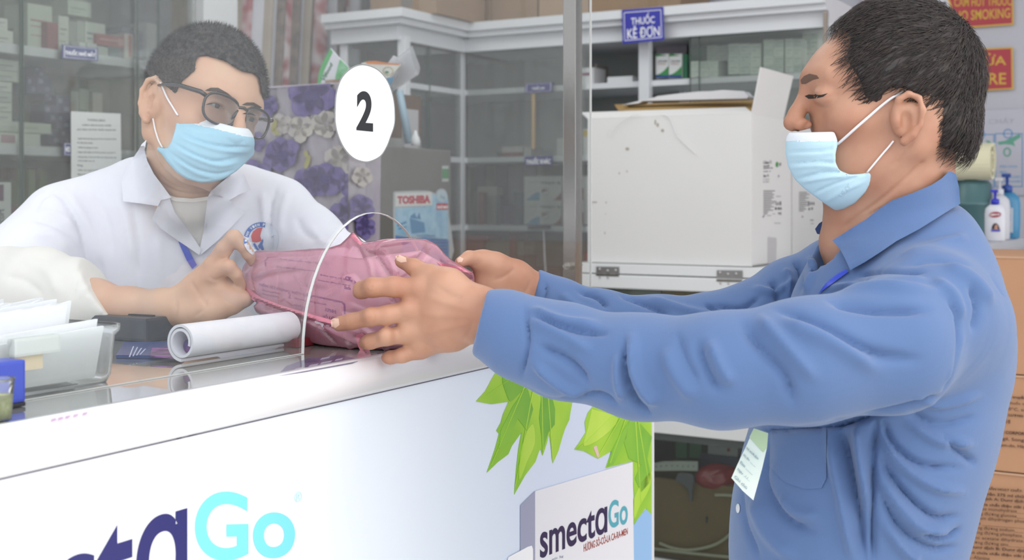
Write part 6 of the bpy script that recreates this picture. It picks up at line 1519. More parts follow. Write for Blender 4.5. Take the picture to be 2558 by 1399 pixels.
# far hand: thumb over the bag edge, fingers curled beneath
F.pchain([(1345, 722, 1.63, 34), (1285, 695, 1.615, 42), (1235, 668, 1.60, 34), (1205, 655, 1.592, 28)], 0.014)
F.pchain([(1205, 652, 1.592, 26), (1172, 645, 1.580, 19)], 0.008); F.pchain([(1172, 645, 1.580, 18), (1150, 655, 1.570, 14.5)], 0.004)
F.pchain([(1300, 725, 1.62, 38), (1240, 712, 1.605, 34), (1205, 705, 1.60, 26)], 0.014)
for (a, b) in [((1215, 690), (1165, 700)), ((1215, 712), (1160, 722)), ((1230, 732), (1175, 746)), ((1250, 748), (1200, 764))]:
    F.pchain([(a[0], a[1], 1.605, 21), (b[0], b[1], 1.615, 18), (b[0] - 30, b[1] + 6, 1.60, 16)], 0.005)
V, Q = F.mesh(); V = relax(V, Q, 1, 0.35)
V = folds(V, Q, [  # creases of neck, knuckles, wrist
    ([(2110, 560), (2200, 500), (2290, 420), (2310, 400)], 5, -0.0022), ([(2095, 575), (2150, 545), (2260, 500)], 5, -0.0016), ([(2230, 420), (2260, 380), (2285, 350)], 4, -0.0014),
    ([(2052, 245), (2080, 240), (2098, 236)], 3, -0.0009), ([(2040, 262), (2060, 268), (2078, 262)], 4, -0.0010), ([(1992, 232), (2000, 240)], 4, -0.001), ([(2006, 330), (2022, 300), (2018, 290)], 5, -0.0015),
    ([(918, 700), (930, 716), (920, 735)], 2.5, -0.0009), ([(930, 698), (942, 716), (934, 738)], 2.5, -0.0007), ([(916, 775), (926, 790), (918, 810)], 2.5, -0.0009), ([(932, 773), (940, 790), (934, 810)], 2.5, -0.0007), ([(958, 826), (966, 842), (958, 858)], 2.5, -0.0008),
    ([(868, 788), (872, 804), (868, 822)], 2, -0.0006), ([(1060, 735), (1110, 755), (1180, 775)], 8, 0.0012), ([(1050, 785), (1110, 788), (1180, 790)], 8, 0.0012), ([(1050, 838), (1110, 820), (1180, 805)], 8, 0.0012), ([(1150, 860), (1172, 830), (1180, 800)], 5, -0.0010),
    ([(1165, 695), (1195, 745), (1205, 760)], 5, -0.0008), ([(1090, 715), (1130, 740), (1160, 745)], 8, -0.0012), ([(1185, 668), (1195, 658), (1198, 645)], 3, -0.0016), ([(1230, 700), (1260, 690), (1290, 668)], 4, -0.0014), ([(1300, 740), (1318, 722), (1325, 700)], 4, -0.001)])
obj_np('body', V, Q, SKIN_A, cu_o, CB_)
BV_A = bvh_of(V, Q); VA, QA = V, Q
eyes(MC_, cu_o, CB_, (0, 0, -0.04), (0.006, -0.003))
# nails
for (q, nm) in [([(826, 800), (834, 795), (846, 796), (848, 812), (838, 820), (828, 816)], 'nail'), ([(988, 640), (997, 636), (1014, 644), (1016, 654), (1002, 656), (990, 650)], 'nail'), ([(1140, 646), (1150, 642), (1158, 646), (1154, 654), (1144, 656)], 'nail')]:
    patch(nm, q, BV_A, 0.0004, 0.0008, NAIL, cu_o, 3, 1.47 if q[0][0] < 1100 else 1.57, base=CB_)
# hair
HAIRC = mat('hair_customer', '241d1c', 0.45, col2='3a2f2b', vscale=120, spec=0.6)
HP = [(2094, 64), (2106, 74), (2130, 89), (2122, 112), (2117, 138), (2122, 158), (2132, 172), (2150, 204), (2158, 232), (2163, 256), (2180, 262), (2200, 250), (2208, 232), (2225, 219), (2262, 222), (2292, 240), (2303, 270), (2305, 300), (2312, 325), (2334, 352), (2362, 372), (2384, 378), (2500, 400), (2500, -40), (2040, -40), (2070, 55)]
F = Field((0.26, 1.33, 1.27), (0.56, 1.57, 1.56), 0.0026)
Mh = MC_
F.ell((-0.014, 0, 0.024), (0.096, 0.0815, 0.094), 0.02, M=Mh); F.ell((0.040, 0, 0.016), (0.061, 0.062, 0.055), 0.02, M=Mh); F.ell((-0.055, 0, -0.035), (0.050, 0.066, 0.055), 0.02, M=Mh)
F.cut_poly(HP)
V, Q = F.mesh(); V = relax(V, Q, 1, 0.4)
N = mesh_normals(V, Q); rel = (V - np.array(Mh.translation)); ang = rel[:, 0] * 0.6 + rel[:, 2] * 0.8
V = V + N * (np.abs(np.sin((rel[:, 0] * 0.55 - rel[:, 2] * 0.9) * 420 + noise3(V, 60, 5) * 4)) * 0.0012 - 0.0006)[:, None]
hair = obj_np('hair', V, Q, HAIRC, cu_o, CB_)
def hdir(p, n):
    r = p - np.array(Mh.translation); top_ = np.clip((r[:, 2] - 0.03) / 0.06, 0, 1)[:, None]; back = np.clip((r[:, 0] - 0.03) / 0.05, 0, 1)[:, None]
    return np.array([[-0.85, 0, -0.55]]) * (1 - back) + np.array([[-0.35, 0, -0.95]]) * back + top_ * np.array([[-0.3, 0, 0.45]])
strands('hair_strands', V, Q, lambda c: poly_sd(c[:, 0] / c[:, 1] * FPX + CX, HY - (c[:, 2] - CAMZ) / c[:, 1] * FPX, HP) < -3, 5200, 0.030, 0.00042, hdir, 0.0030, HAIRC, hair, (0, 0, 0) if False else CB_, 3, jit=0.22)
bpy.data.objects['hair_strands'].location = (0, 0, 0)
# brow
patch('eyebrow', [(1999, 200), (2008, 190), (2022, 184), (2040, 188), (2046, 196), (2030, 200), (2012, 210), (2002, 210)], BV_A, 0.0004, 0.0012, mat('brow_hair', '6b5145', 0.8), cu_o, 3, 1.43, base=CB_)
patch('eyelashes', [(2010, 240), (2020, 236), (2036, 237), (2052, 237), (2068, 233), (2056, 242), (2038, 246), (2020, 247)], BV_A, 0.0004, 0.001, mat('lash_dark', '2b2019', 0.7), cu_o, 3, 1.40, base=CB_)
# face mask
def mask(M, poly, c, rad, lo, hi, top, pleats, parent, base, label, k=0.01, extra=(), cloth=None):
    F = Field(lo, hi, 0.0022); F.ell(c, rad, 0.01, M=M)
    for e in extra: F.ell(e[0], e[1], 0.012, M=M)
    F.cut_poly(poly); V, Q = F.mesh(); V = relax(V, Q, 2, 0.4)
    V = folds(V, Q, pleats)
    u = V[:, 0] / V[:, 1] * FPX + CX; v = HY - (V[:, 2] - CAMZ) / V[:, 1] * FPX
    cu_ = u[Q].mean(1); cv_ = v[Q].mean(1); ins = poly_sd(cu_, cv_, top) < 0
    me = np_mesh('face_mask', V - np.array(base), Q); me.materials.append(cloth or MASKB); me.materials.append(MASKW)
    me.polygons.foreach_set('material_index', ins.astype(np.int32)[:len(me.polygons)])
    o = link('face_mask', me, None, parent, label); return o, bvh_of(V, Q)
MP = [(1970, 331), (2000, 331), (2084, 329), (2090, 345), (2093, 358), (2087, 385), (2087, 405), (2096, 425), (2122, 436), (2150, 434), (2186, 428), (2182, 445), (2162, 480), (2135, 508), (2108, 522), (2088, 527), (2055, 505), (2010, 472), (1985, 448), (1968, 415), (1962, 380), (1964, 345)]
mk, BVM = mask(MC_, MP, (0.053, 0, -0.068), (0.066, 0.061, 0.068), (0.28, 1.35, 1.26), (0.46, 1.55, 1.42), [(1950, 320), (2100, 320), (2094, 352), (2030, 353), (1950, 352)],
    [([(1966, 352), (2030, 353), (2088, 352)], 2.0, -0.0009), ([(1964, 382), (2040, 378), (2088, 372)], 4, -0.0022), ([(1966, 388), (2040, 385), (2088, 381)], 4, 0.0016), ([(1968, 408), (2040, 404), (2090, 408)], 4, -0.0024), ([(1975, 420), (2040, 414), (2095, 418)], 4, 0.0016), ([(1990, 448), (2050, 432), (2110, 430)], 4, -0.0026), ([(2000, 455), (2060, 444), (2120, 438)], 5, 0.0018), ([(2030, 485), (2080, 462), (2150, 440)], 4, -0.0018), ([(2060, 505), (2100, 480), (2165, 450)], 6, 0.0014), ([(2086, 340), (2083, 380), (2086, 405)], 3, 0.0012)],
    cu_o, CB_, 'light blue pleated face mask', cloth=MASKC)
text_patch('VUT', [(2105, 498), (2128, 466), (2120, 458), (2095, 488)], BVM, 0.0006, mat('mask_emboss', 'b9d3de', 0.7), mk, CB_, bold=0.02)
up = draped([(2090, 362), (2110, 345), (2140, 318), (2170, 292), (2200, 266), (2225, 247)], BV_A, 0.0035, 1.39)
up += [P(2245, 236, min(up[-1].y, 1.375)), P(2262, 231, 1.378), P(2278, 236, 1.385)]
cyl_tube('ear_loop', [tuple(p) for p in spline(up, 3)], 0.0021, LOOP, mk, CB_, flat=0.6)
lw_ = draped([(2166, 431), (2185, 408), (2205, 384), (2220, 367), (2232, 352)], BV_A, 0.003, 1.39)
cyl_tube('ear_loop', [tuple(p) for p in spline(lw_, 3)], 0.0018, LOOP, mk, CB_, flat=0.6)

# shirt
SHIRT = mat('shirt_blue', '54709e', 0.75, var=0.04, vscale=6, bump=0.25, bscale=1400, sheen=0.25); SHIRT_SHADED = mat('shirt_inner', '3f5485', 0.85)  # the darker blue has the far collar's shade painted in
lo, hi = (-0.10, 1.12, 0.50), (0.68, 1.82, 1.36)
F = Field(lo, hi, 0.0034)
F.pchain([(2332, 600, 1.47, 96), (2284, 695, 1.47, 182), (2264, 800, 1.47, 230), (2244, 900, 1.47, 246), (2186, 1050, 1.48, 268), (2138, 1200, 1.48, 266), (2116, 1290, 1.48, 260), (2100, 1400, 1.48, 256), (2100, 1540, 1.48, 262)], 0.03, sy=1.22)
F.pchain([(2250, 620, 1.47, 105), (2180, 690, 1.47, 120), (2120, 780, 1.47, 125)], 0.04, sy=1.3)
F.pchain([(2376, 800, 1.37, 124), (2330, 790, 1.34, 136), (2220, 868, 1.29, 160)], 0.04)
F.pchain([(2220, 868, 1.28, 160), (2010, 903, 1.26, 150), (1800, 926, 1.27, 138), (1600, 917, 1.31, 124), (1400, 875, 1.355, 112), (1300, 843, 1.375, 98), (1255, 815, 1.39, 82), (1160, 795, 1.40, 73)], 0.02)
n_ = (-0.97, 0, 0.235)
F.plane(tuple(P(1198, 803, 1.395)), n_)
G = Field(lo, hi, 0.0034)
G.pchain([(1260, 705, 1.64, 36), (1337, 722, 1.63, 40), (1400, 752, 1.62, 50), (1500, 792, 1.60, 60), (1650, 812, 1.59, 68), (1780, 812, 1.58, 74), (1880, 792, 1.58, 82), (1980, 742, 1.6, 92), (2100, 700, 1.62, 104), (2220, 690, 1.6, 120)], 0.02)
G.plane(tuple(P(1337, 722, 1.63)), (-0.98, 0, 0.18))
h = np.maximum(0.012 - np.abs(F.f - G.f), 0) / 0.012; F.f = np.minimum(F.f, G.f) - h * h * 0.012 * 0.25; del G
# neck opening
F.seg(tuple(P(2240, 400, 1.465)), tuple(P(2215, 610, 1.47)), 0.066, 0.066, 0.006, 's')
F.ell(tuple(P(2082, 628, 1.46)), (0.024, 0.034, 0.040), 0.006, 's'); F.seg(tuple(P(2100, 600, 1.46)), tuple(P(2045, 730, 1.455)), 0.026, 0.012, 0.006, 's')
F.f = F.f
V, Q = F.mesh(); V = relax(V, Q, 3, 0.5)
K = 0.0017
fold = [  # near sleeve
    ([(1312, 768), (1318, 850), (1302, 945)], 6, -4 * K), ([(1322, 800), (1400, 835), (1480, 880)], 14, 4 * K), ([(1325, 770), (1400, 800), (1500, 812)], 10, 4 * K), ([(1330, 785), (1420, 822), (1520, 835)], 8, -4 * K),
    ([(1340, 860), (1420, 900), (1470, 960)], 12, -5 * K), ([(1330, 905), (1400, 960), (1470, 990)], 10, 5 * K), ([(1300, 960), (1380, 1000), (1490, 985), (1545, 1015)], 7, -4 * K),
    ([(1562, 850), (1562, 930), (1585, 1000), (1625, 1040)], 8, -7 * K), ([(1578, 830), (1580, 920), (1610, 980), (1650, 1010)], 14, 6 * K), ([(1545, 880), (1545, 950), (1560, 1000)], 12, 5 * K),
    ([(1690, 830), (1712, 900), (1745, 960)], 14, -2.5 * K), ([(1740, 850), (1765, 920), (1800, 985)], 16, -4.5 * K), ([(1770, 850), (1800, 920), (1830, 960)], 14, 5 * K), ([(1660, 870), (1690, 940), (1740, 1000)], 18, 4 * K),
    ([(1850, 800), (1900, 870), (1960, 940), (1985, 1020)], 16, -5 * K), ([(1890, 790), (1960, 860), (2040, 950)], 18, 5 * K), ([(1930, 770), (2050, 810), (2180, 880), (2300, 900)], 14, -5 * K), ([(1950, 800), (2070, 850), (2200, 930)], 20, 5 * K),
    ([(2060, 745), (2180, 770), (2330, 772)], 14, -6 * K), ([(2060, 720), (2200, 716), (2340, 730)], 10, 6 * K), ([(2140, 688), (2220, 680), (2310, 682)], 5, -6 * K), ([(2150, 700), (2230, 698), (2320, 705)], 7, 4 * K),
    ([(2050, 1066), (2150, 1046), (2260, 1022), (2350, 990)], 7, -12 * K), ([(1900, 1073), (1980, 1073), (2060, 1064)], 6, -6 * K), ([(2350, 990), (2378, 940), (2395, 860), (2388, 790), (2365, 750)], 5, -4 * K), ([(2366, 960), (2390, 900), (2405, 830)], 5, 2.5 * K),
    ([(2250, 640), (2350, 610), (2420, 590)], 12, 4 * K), ([(2240, 668), (2330, 650), (2430, 660), (2500, 700)], 12, -3 * K), ([(2360, 660), (2430, 700), (2480, 760)], 14, 4 * K), ([(2475, 680), (2500, 720), (2512, 740)], 5, -6 * K), ([(2330, 700), (2380, 740), (2400, 800)], 12, 4 * K), ([(2420, 710), (2440, 770), (2430, 830)], 10, -4 * K),
    # torso under the arm
    ([(2095, 1060), (2120, 1160), (2145, 1280), (2160, 1399)], 14, -9 * K), ([(2070, 1070), (2090, 1190), (2115, 1320), (2130, 1399)], 12, 6 * K), ([(2140, 1055), (2150, 1150), (2170, 1280)], 14, 8 * K),
    ([(2190, 1040), (2180, 1150), (2180, 1300), (2182, 1399)], 8, -8 * K), ([(2205, 1050), (2230, 1110), (2300, 1160), (2400, 1170)], 8, -6 * K), ([(2200, 1080), (2240, 1150), (2320, 1210), (2410, 1230)], 10, 6 * K), ([(2195, 1140), (2250, 1220), (2330, 1290), (2395, 1290)], 9, -7 * K), ([(2192, 1180), (2240, 1260), (2300, 1320), (2370, 1330)], 12, 6 * K),
    ([(2200, 1230), (2250, 1320), (2330, 1370), (2390, 1365)], 8, -6 * K), ([(2200, 1300), (2260, 1380), (2300, 1399)], 10, 5 * K), ([(2270, 1025), (2340, 1060), (2440, 1040)], 10, -4 * K), ([(2260, 1050), (2340, 1100), (2430, 1110)], 10, 5 * K), ([(2290, 1000), (2350, 1010), (2450, 985)], 9, 4 * K),
    ([(2350, 1090), (2400, 1130), (2440, 1160)], 8, -5 * K), ([(2300, 1330), (2360, 1345), (2400, 1320)], 6, -7 * K),
    ([(1920, 1090), (1905, 1200), (1960, 1290), (2040, 1330)], 16, -5 * K), ([(1880, 1240), (1920, 1330), (1990, 1399)], 18, 5 * K), ([(1850, 1200), (1860, 1300), (1900, 1399)], 8, -3 * K), ([(1945, 1240), (1990, 1280), (2050, 1290)], 14, 4 * K),
    # far sleeve
    ([(1360, 700), (1362, 735), (1350, 765)], 4, -3 * K, (1.4, 1.8)), ([(1440, 725), (1490, 740), (1520, 770)], 9, -6 * K, (1.4, 1.8)), ([(1400, 735), (1440, 765), (1500, 790)], 9, 4 * K, (1.4, 1.8)), ([(1540, 730), (1600, 755), (1680, 790)], 9, -5 * K, (1.4, 1.8)), ([(1620, 745), (1700, 770), (1790, 790)], 8, 4 * K, (1.4, 1.8)), ([(1760, 760), (1790, 775), (1800, 785)], 6, -7 * K, (1.4, 1.8)),
    ([(1780, 760), (1850, 770), (1900, 740)], 7, -5 * K, (1.4, 1.8)), ([(1880, 720), (1930, 730), (1990, 700)], 8, 4 * K, (1.4, 1.8)), ([(1925, 700), (1940, 730), (1945, 760)], 7, -6 * K, (1.4, 1.8)), ([(1960, 670), (1975, 700), (1970, 745)], 7, 5 * K, (1.4, 1.8)), ([(1985, 650), (2000, 680), (1998, 730)], 6, -6 * K, (1.4, 1.8)), ([(2020, 640), (2030, 680), (2010, 735)], 6, 5 * K, (1.4, 1.8)),
]
V = folds(V, Q, fold); N = mesh_normals(V, Q)
V = V + N * (noise3(V, 34, 9) * 0.0016 + noise3(V, 75, 19) * 0.0007)[:, None]
shirt = obj_np('shirt', V, Q, SHIRT, cu_o, CB_, 'blue long-sleeved shirt with wrinkled sleeves')
BV_S = bvh_of(V, Q)
allV = np.concatenate([VA, V]); allQ = np.concatenate([QA, Q + len(VA)]); BV_AS = bvh_of(allV, allQ)
# collar
COL_N = [(2372, 427), (2388, 434), (2396, 470), (2399, 509), (2380, 520), (2340, 545), (2295, 573), (2240, 602), (2196, 632), (2160, 655), (2124, 675), (2112, 648), (2098, 622), (2079, 600), (2100, 588), (2130, 568), (2163, 548), (2196, 522), (2229, 500), (2280, 482), (2327, 462), (2352, 446)]
patch('collar', COL_N, BV_AS, 0.007, 0.005, SHIRT, shirt, 7, 1.40, base=(0, 0, 0), bulge=lambda x, y: 0.004, smooth_it=25)
bpy.data.objects['collar'].location = -CB_
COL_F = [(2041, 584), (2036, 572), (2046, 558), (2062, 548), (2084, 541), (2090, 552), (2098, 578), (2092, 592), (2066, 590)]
o = patch('collar', COL_F, None, 0, 0.004, SHIRT_SHADED, shirt, 6, 1.50, label='far collar point in shade'); o.location = -CB_
for q in ([(2062, 567), (2066, 562), (2078, 559), (2080, 562), (2068, 568)],): o = patch('collar_button', q, None, 0, 0.002, mat('button_white', 'd7d9de', 0.4), shirt, 3, 1.495); o.location = -CB_
o = patch('lanyard', [(2043, 735), (2060, 722), (2090, 700), (2120, 678), (2112, 672), (2085, 688), (2062, 708)], BV_S, 0.004, 0.0015, mat('lanyard_blue', '2f49c4', 0.5), cu_o, 5, 1.45, base=CB_)
o = patch('pocket', [(1925, 1074), (2064, 1068), (2064, 1195), (2052, 1220), (2010, 1222), (1960, 1205), (1922, 1165)], BV_S, 0.0018, 0.0018, SHIRT, shirt, 8, 1.32, base=(0, 0, 0)); o.location = -CB_
cyl = MB(); p = P(1843, 1270, 1.40) - CB_
o = patch('shirt_button', ellipse(1843, 1270, 5, 12, 14), BV_S, 0.002, 0.002, mat('button_white', 'd7d9de', 0.4), shirt, 4, 1.42, base=(0, 0, 0)); o.location = -CB_
# identity card clipped to the pocket
CARD = mat('card_pale', 'dfe9e2', 0.35, col2='cfe0dc', vscale=20)
idc = patch('identity_card', [(1883, 1070), (1919, 1082), (1916, 1118), (1904, 1170), (1882, 1250), (1855, 1226), (1827, 1194), (1842, 1160), (1866, 1110)], None, 0, 0.0015, CARD, cu_o, 12, 1.335, base=CB_, label='pale identity card hanging at the chest')
o = patch('card_top', [(1883, 1070), (1919, 1082), (1915, 1120), (1907, 1130), (1872, 1092)], None, 0, 0.001, mat('card_green', 'a9c4a2', 0.4), idc, 8, 1.3335, base=CB_); o.location = (0, 0, 0)
class FlatB:  # a flat target for lettering
    def __init__(s, Y): s.Y = Y
    def ray_cast(s, o, d):
        t = (s.Y - o.y) / d.y; return (o + d * t, None, None, None)
FB = FlatB(1.333)
def o0(o): o.location = (0, 0, 0); return o
for i, (tx, a) in enumerate([('THẺ NGƯỜI BỆNH', 0.1), ('Họ tên: ............', 0.25), ('Khoa: ..............', 0.4), ('Ngày: ../../....', 0.55), ('Ghi chú', 0.7)]):
    x0, y0 = 1868 - a * 48, 1105 + a * 120
    o0(text_patch(tx, [(x0, y0 + 5), (x0 + 30, y0 + 34), (x0 + 33, y0 + 27), (x0 + 3, y0 - 2)], FB, 0, mat('card_ink', '7f9aa8', 0.6), idc, CB_))
# ------------------------------------------------------------------ the pharmacist
ph = thing('person', 'pharmacist in a white coat, black glasses and blue mask behind the screen', 'person', P(430, 900, 2.05), rz=0)
ph.location.z = 0.0; PB_ = Vector(ph.location)
MP_ = frame_of((0.755, -0.645, -0.12), (0.585, 0.75, -0.25), P(501, 270, 1.86))
lo, hi = (-1.02, 1.54, 0.80), (0.02, 2.22, 1.62)
F = Field(lo, hi, 0.0027)
head(F, MP_, cran=((-0.002, 0, 0.030), (0.092, 0.079, 0.093)), lidcut=0.0030, full=1.02, ex=-0.007, ez=-0.014, earsc=1.05)
F.pchain([(440, 330, 1.885, 62), (452, 400, 1.90, 72), (470, 480, 1.935, 76), (480, 580, 2.01, 60), (470, 700, 2.05, 60)], 0.03)
F.pchain([(300, 560, 2.02, 60), (480, 560, 2.03, 60), (680, 570, 2.05, 50)], 0.03)
# his right arm and hand
F.pchain([(250, 560, 2.03, 60), (120, 640, 1.96, 60), (-20, 742, 1.87, 62), (110, 745, 1.80, 58), (235, 752, 1.735, 50)], 0.02)
F.pchain([(235, 752, 1.735, 50), (330, 768, 1.715, 44), (400, 771, 1.70, 42), (440, 770, 1.695, 41)], 0.02)
F.pchain([(440, 770, 1.695, 41), (495, 742, 1.690, 47), (530, 715, 1.685, 46)], 0.014, sy=0.6)
F.pchain([(500, 720, 1.69, 34), (535, 668, 1.675, 27)], 0.014); F.pchain([(500, 760, 1.69, 36), (560, 735, 1.68, 30), (590, 742, 1.675, 24)], 0.014)
F.pchain([(535, 662, 1.675, 25), (560, 622, 1.665, 20), (584, 593, 1.660, 19.5)], 0.005); F.pchain([(584, 593, 1.660, 19), (606, 613, 1.663, 16), (620, 634, 1.670, 15), (630, 654, 1.68, 12.5)], 0.004)
F.pchain([(535, 690, 1.672, 24), (555, 672, 1.665, 19), (572, 667, 1.660, 18.5)], 0.005); F.pchain([(572, 667, 1.660, 18), (590, 686, 1.664, 15.5), (604, 712, 1.675, 13)], 0.004)
F.pchain([(540, 725, 1.70, 22), (570, 712, 1.71, 18), (596, 724, 1.715, 15), (612, 742, 1.71, 13)], 0.006)
F.pchain([(560, 740, 1.72, 20), (590, 730, 1.725, 17), (618, 748, 1.72, 13)], 0.006)
F.pchain([(470, 785, 1.68, 30), (530, 778, 1.67, 28), (580, 762, 1.67, 23)], 0.012); F.pchain([(580, 762, 1.67, 22), (612, 748, 1.675, 18), (634, 738, 1.685, 14)], 0.005)
# his left arm, the hand under the bag
F.pchain([(700, 560, 2.04, 50), (800, 640, 1.98, 48), (900, 740, 1.90, 42), (900, 770, 1.86, 38)], 0.02)
F.pchain([(900, 770, 1.86, 38), (860, 800, 1.82, 38), (820, 815, 1.80, 34)], 0.014, sy=0.7)
for i, (x, y) in enumerate([(720, 788), (712, 812), (722, 834), (742, 852)]):
    F.pchain([(820, 805 + i * 9, 1.80, 17), (765, 798 + i * 14, 1.775, 15), (x, y, 1.75, 13)], 0.005)
F.pchain([(850, 780, 1.82, 24), (800, 768, 1.80, 18), (766, 764, 1.79, 15)], 0.006)
V, Q = F.mesh(); V = relax(V, Q, 1, 0.35)
V = folds(V, Q, [([(505, 262), (520, 250), (545, 247), (566, 258)], 4, -0.0012), ([(600, 278), (618, 272), (640, 282)], 4, -0.0011), ([(500, 285), (520, 300), (550, 302)], 6, -0.0008), ([(398, 455), (440, 478), (500, 485), (545, 474)], 4, -0.0022), ([(390, 430), (430, 462), (470, 474)], 4, -0.0014), ([(395, 470), (440, 498)], 5, -0.0012),
    ([(437, 735), (441, 770), (437, 805)], 4, -0.0012), ([(474, 700), (500, 740), (520, 770)], 5, -0.0014), ([(520, 690), (540, 700), (560, 690)], 3, -0.0014), ([(480, 795), (510, 770), (515, 745)], 4, -0.0013), ([(570, 580), (580, 592), (576, 604)], 3, -0.0008), ([(600, 618), (606, 610), (615, 606)], 2.5, -0.0007)])
obj_np('body', V, Q, SKIN_B, ph, PB_); BV_B = bvh_of(V, Q); VB, QB = V, Q
eyes(MP_, ph, PB_, (0, 0.0, -0.08))
# short hair
HAIRP = mat('hair_pharmacist', '19191c', 0.7, col2='4f4c4b', vscale=130, spec=0.3); HAIRS = mat('hair_side_stubble', '57504b', 0.8, col2='3b3735', vscale=300, spec=0.2)
HQ = [(300, 20), (760, 20), (760, 235), (660, 250), (653, 222), (648, 192), (632, 183), (607, 179), (586, 167), (564, 154), (543, 146), (514, 139), (493, 143), (488, 158), (487, 176), (470, 190), (455, 203), (446, 222), (438, 236), (424, 222), (404, 208), (390, 196), (376, 198), (340, 205), (300, 200)]
F = Field((-0.60, 1.70, 1.38), (-0.33, 2.02, 1.61), 0.0024)
F.ell((-0.003, 0, 0.032), (0.0955, 0.0825, 0.0975), 0.02, M=MP_); F.ell((0.044, 0, 0.022), (0.0585, 0.0625, 0.056), 0.02, M=MP_); F.ell((-0.04, 0, -0.035), (0.052, 0.068, 0.052), 0.02, M=MP_)
F.cut_poly(HQ)
V, Q = F.mesh(); V = relax(V, Q, 1, 0.4); N = mesh_normals(V, Q)
V = V + N * (noise3(V, 700, 2) * 0.0010)[:, None]
hair = obj_np('hair', V, Q, HAIRP, ph, PB_); hair.data.materials.append(HAIRS)
_c = V[Q].mean(1); _u = _c[:, 0] / _c[:, 1] * FPX + CX; _v = HY - (_c[:, 2] - CAMZ) / _c[:, 1] * FPX + noise3(_c, 700, 3) * 14
hair.data.polygons.foreach_set('material_index', (poly_sd(_u, _v, [(370, 150), (420, 140), (470, 150), (496, 150), (492, 182), (470, 200), (440, 245), (360, 215)]) < 0).astype(np.int32))
def inhp(c, mrg=-3): return poly_sd(c[:, 0] / c[:, 1] * FPX + CX, HY - (c[:, 2] - CAMZ) / c[:, 1] * FPX, HQ) < mrg
strands('hair_strands', V, Q, lambda c: inhp(c), 15000, 0.0078, 0.00042, lambda p, n: n * 1.0 + np.array([[0.2, -0.2, 0.1]]), 0.0, HAIRP, hair, PB_, 5, seg=2, jit=0.35, follow=False, stand=True)
bpy.data.objects['hair_strands.001'].location = (0, 0, 0)
BROW = mat('brow_dark', '4d4038', 0.8)
patch('eyebrow', [(512, 226), (526, 219), (545, 219), (568, 232), (580, 242), (560, 238), (540, 228), (522, 228)], BV_B, 0.0005, 0.001, BROW, ph, 3, 1.79, base=PB_)
patch('eyebrow', [(604, 262), (616, 256), (634, 256), (654, 268), (650, 272), (632, 264), (616, 264)], BV_B, 0.0005, 0.001, BROW, ph, 3, 1.79, base=PB_)
patch('eyelashes', [(513, 262), (524, 257), (540, 258), (553, 266), (542, 263), (526, 261)], BV_B, 0.0012, 0.001, mat('lash_dark', '2b2019', 0.7), ph, 2.5, 1.79, base=PB_)
patch('eyelashes', [(606, 284), (618, 280), (632, 283), (640, 290), (628, 287), (616, 286)], BV_B, 0.0012, 0.001, mat('lash_dark', '2b2019', 0.7), ph, 2.5, 1.79, base=PB_)
# face mask
MQ = [(443, 286), (470, 290), (505, 296), (545, 306), (590, 318), (630, 322), (645, 321), (641, 345), (638, 366), (634, 386), (612, 408), (590, 428), (560, 447), (530, 456), (500, 457), (465, 447), (440, 430), (415, 402), (404, 385), (391, 375), (394, 366), (406, 370), (418, 371), (431, 350), (438, 322), (441, 302)]
mk2, BVM2 = mask(MP_, MQ, (0.047, 0, -0.074), (0.074, 0.072, 0.070), (-0.58, 1.70, 1.30), (-0.34, 1.98, 1.45), [(430, 280), (660, 315), (650, 345), (600, 338), (540, 322), (450, 303), (436, 300)],
    [([(448, 300), (520, 312), (590, 332), (640, 342)], 2.2, -0.0012), ([(445, 330), (500, 352), (560, 366), (630, 368)], 4, -0.0030), ([(445, 338), (500, 362), (560, 377), (628, 380)], 5, 0.0022), ([(430, 356), (490, 388), (540, 402), (600, 392)], 4, -0.0032), ([(440, 372), (500, 400), (550, 414), (600, 404)], 5, 0.0022), ([(420, 378), (480, 418), (540, 434), (590, 424)], 4, -0.0026), ([(440, 400), (490, 432), (540, 446)], 5, 0.0016), ([(450, 310), (500, 330), (540, 335)], 7, 0.0014), ([(560, 345), (590, 360), (615, 350)], 9, -0.0016), ([(446, 292), (440, 325), (424, 366)], 3, 0.0014), ([(408, 380), (450, 430), (500, 452), (555, 444)], 2.5, 0.0012)],
    ph, PB_, 'pale blue pleated face mask', extra=[((0.085, 0, -0.042), (0.046, 0.036, 0.030))])
u1 = draped([(444, 288), (432, 268), (418, 245), (408, 222), (401, 206)], BV_B, 0.003, 1.80)
cyl_tube('ear_loop', [tuple(p) for p in spline(u1, 3)], 0.0017, LOOP, mk2, PB_, flat=0.6)
u2 = draped([(406, 369), (396, 350), (388, 325), (384, 305), (382, 296)], BV_B, 0.003, 1.84)
cyl_tube('ear_loop', [tuple(p) for p in spline(u2, 3)], 0.0015, LOOP, mk2, PB_, flat=0.6)
# glasses
FRM = mat('frame_black', '17181b', 0.2, spec=0.7, coat=0.4)
gl_b = MB()
def lens_ring(y0, n=40):
    pts = []
    for i in range(n):
        t = 2 * math.pi * i / n; c_, s_ = math.cos(t), math.sin(t); e = 2.7
        yy = math.copysign(abs(c_) ** (2 / e), c_) * 0.0275; zz = math.copysign(abs(s_) ** (2 / e), s_) * 0.0215
        yy *= 1 + 0.06 * (zz / 0.02)
        pts.append((0.0995 - 1.2 * (abs(y0 + yy)) ** 2 * 2.0, y0 + yy, -0.006 + zz))
    return pts
for sgn in (-1, 1):
    ring = lens_ring(sgn * 0.0325); pts = [MP_ @ Vector(p) - PB_ for p in ring] ; pts = pts + [pts[0], pts[1]]
    gl_b.tube(pts, 0.0021, 8, cap=False)
gl_b.tube([MP_ @ Vector(p) - PB_ for p in [(0.101, -0.008, 0.006), (0.1035, 0, 0.008), (0.101, 0.008, 0.006)]], 0.0024, 8)
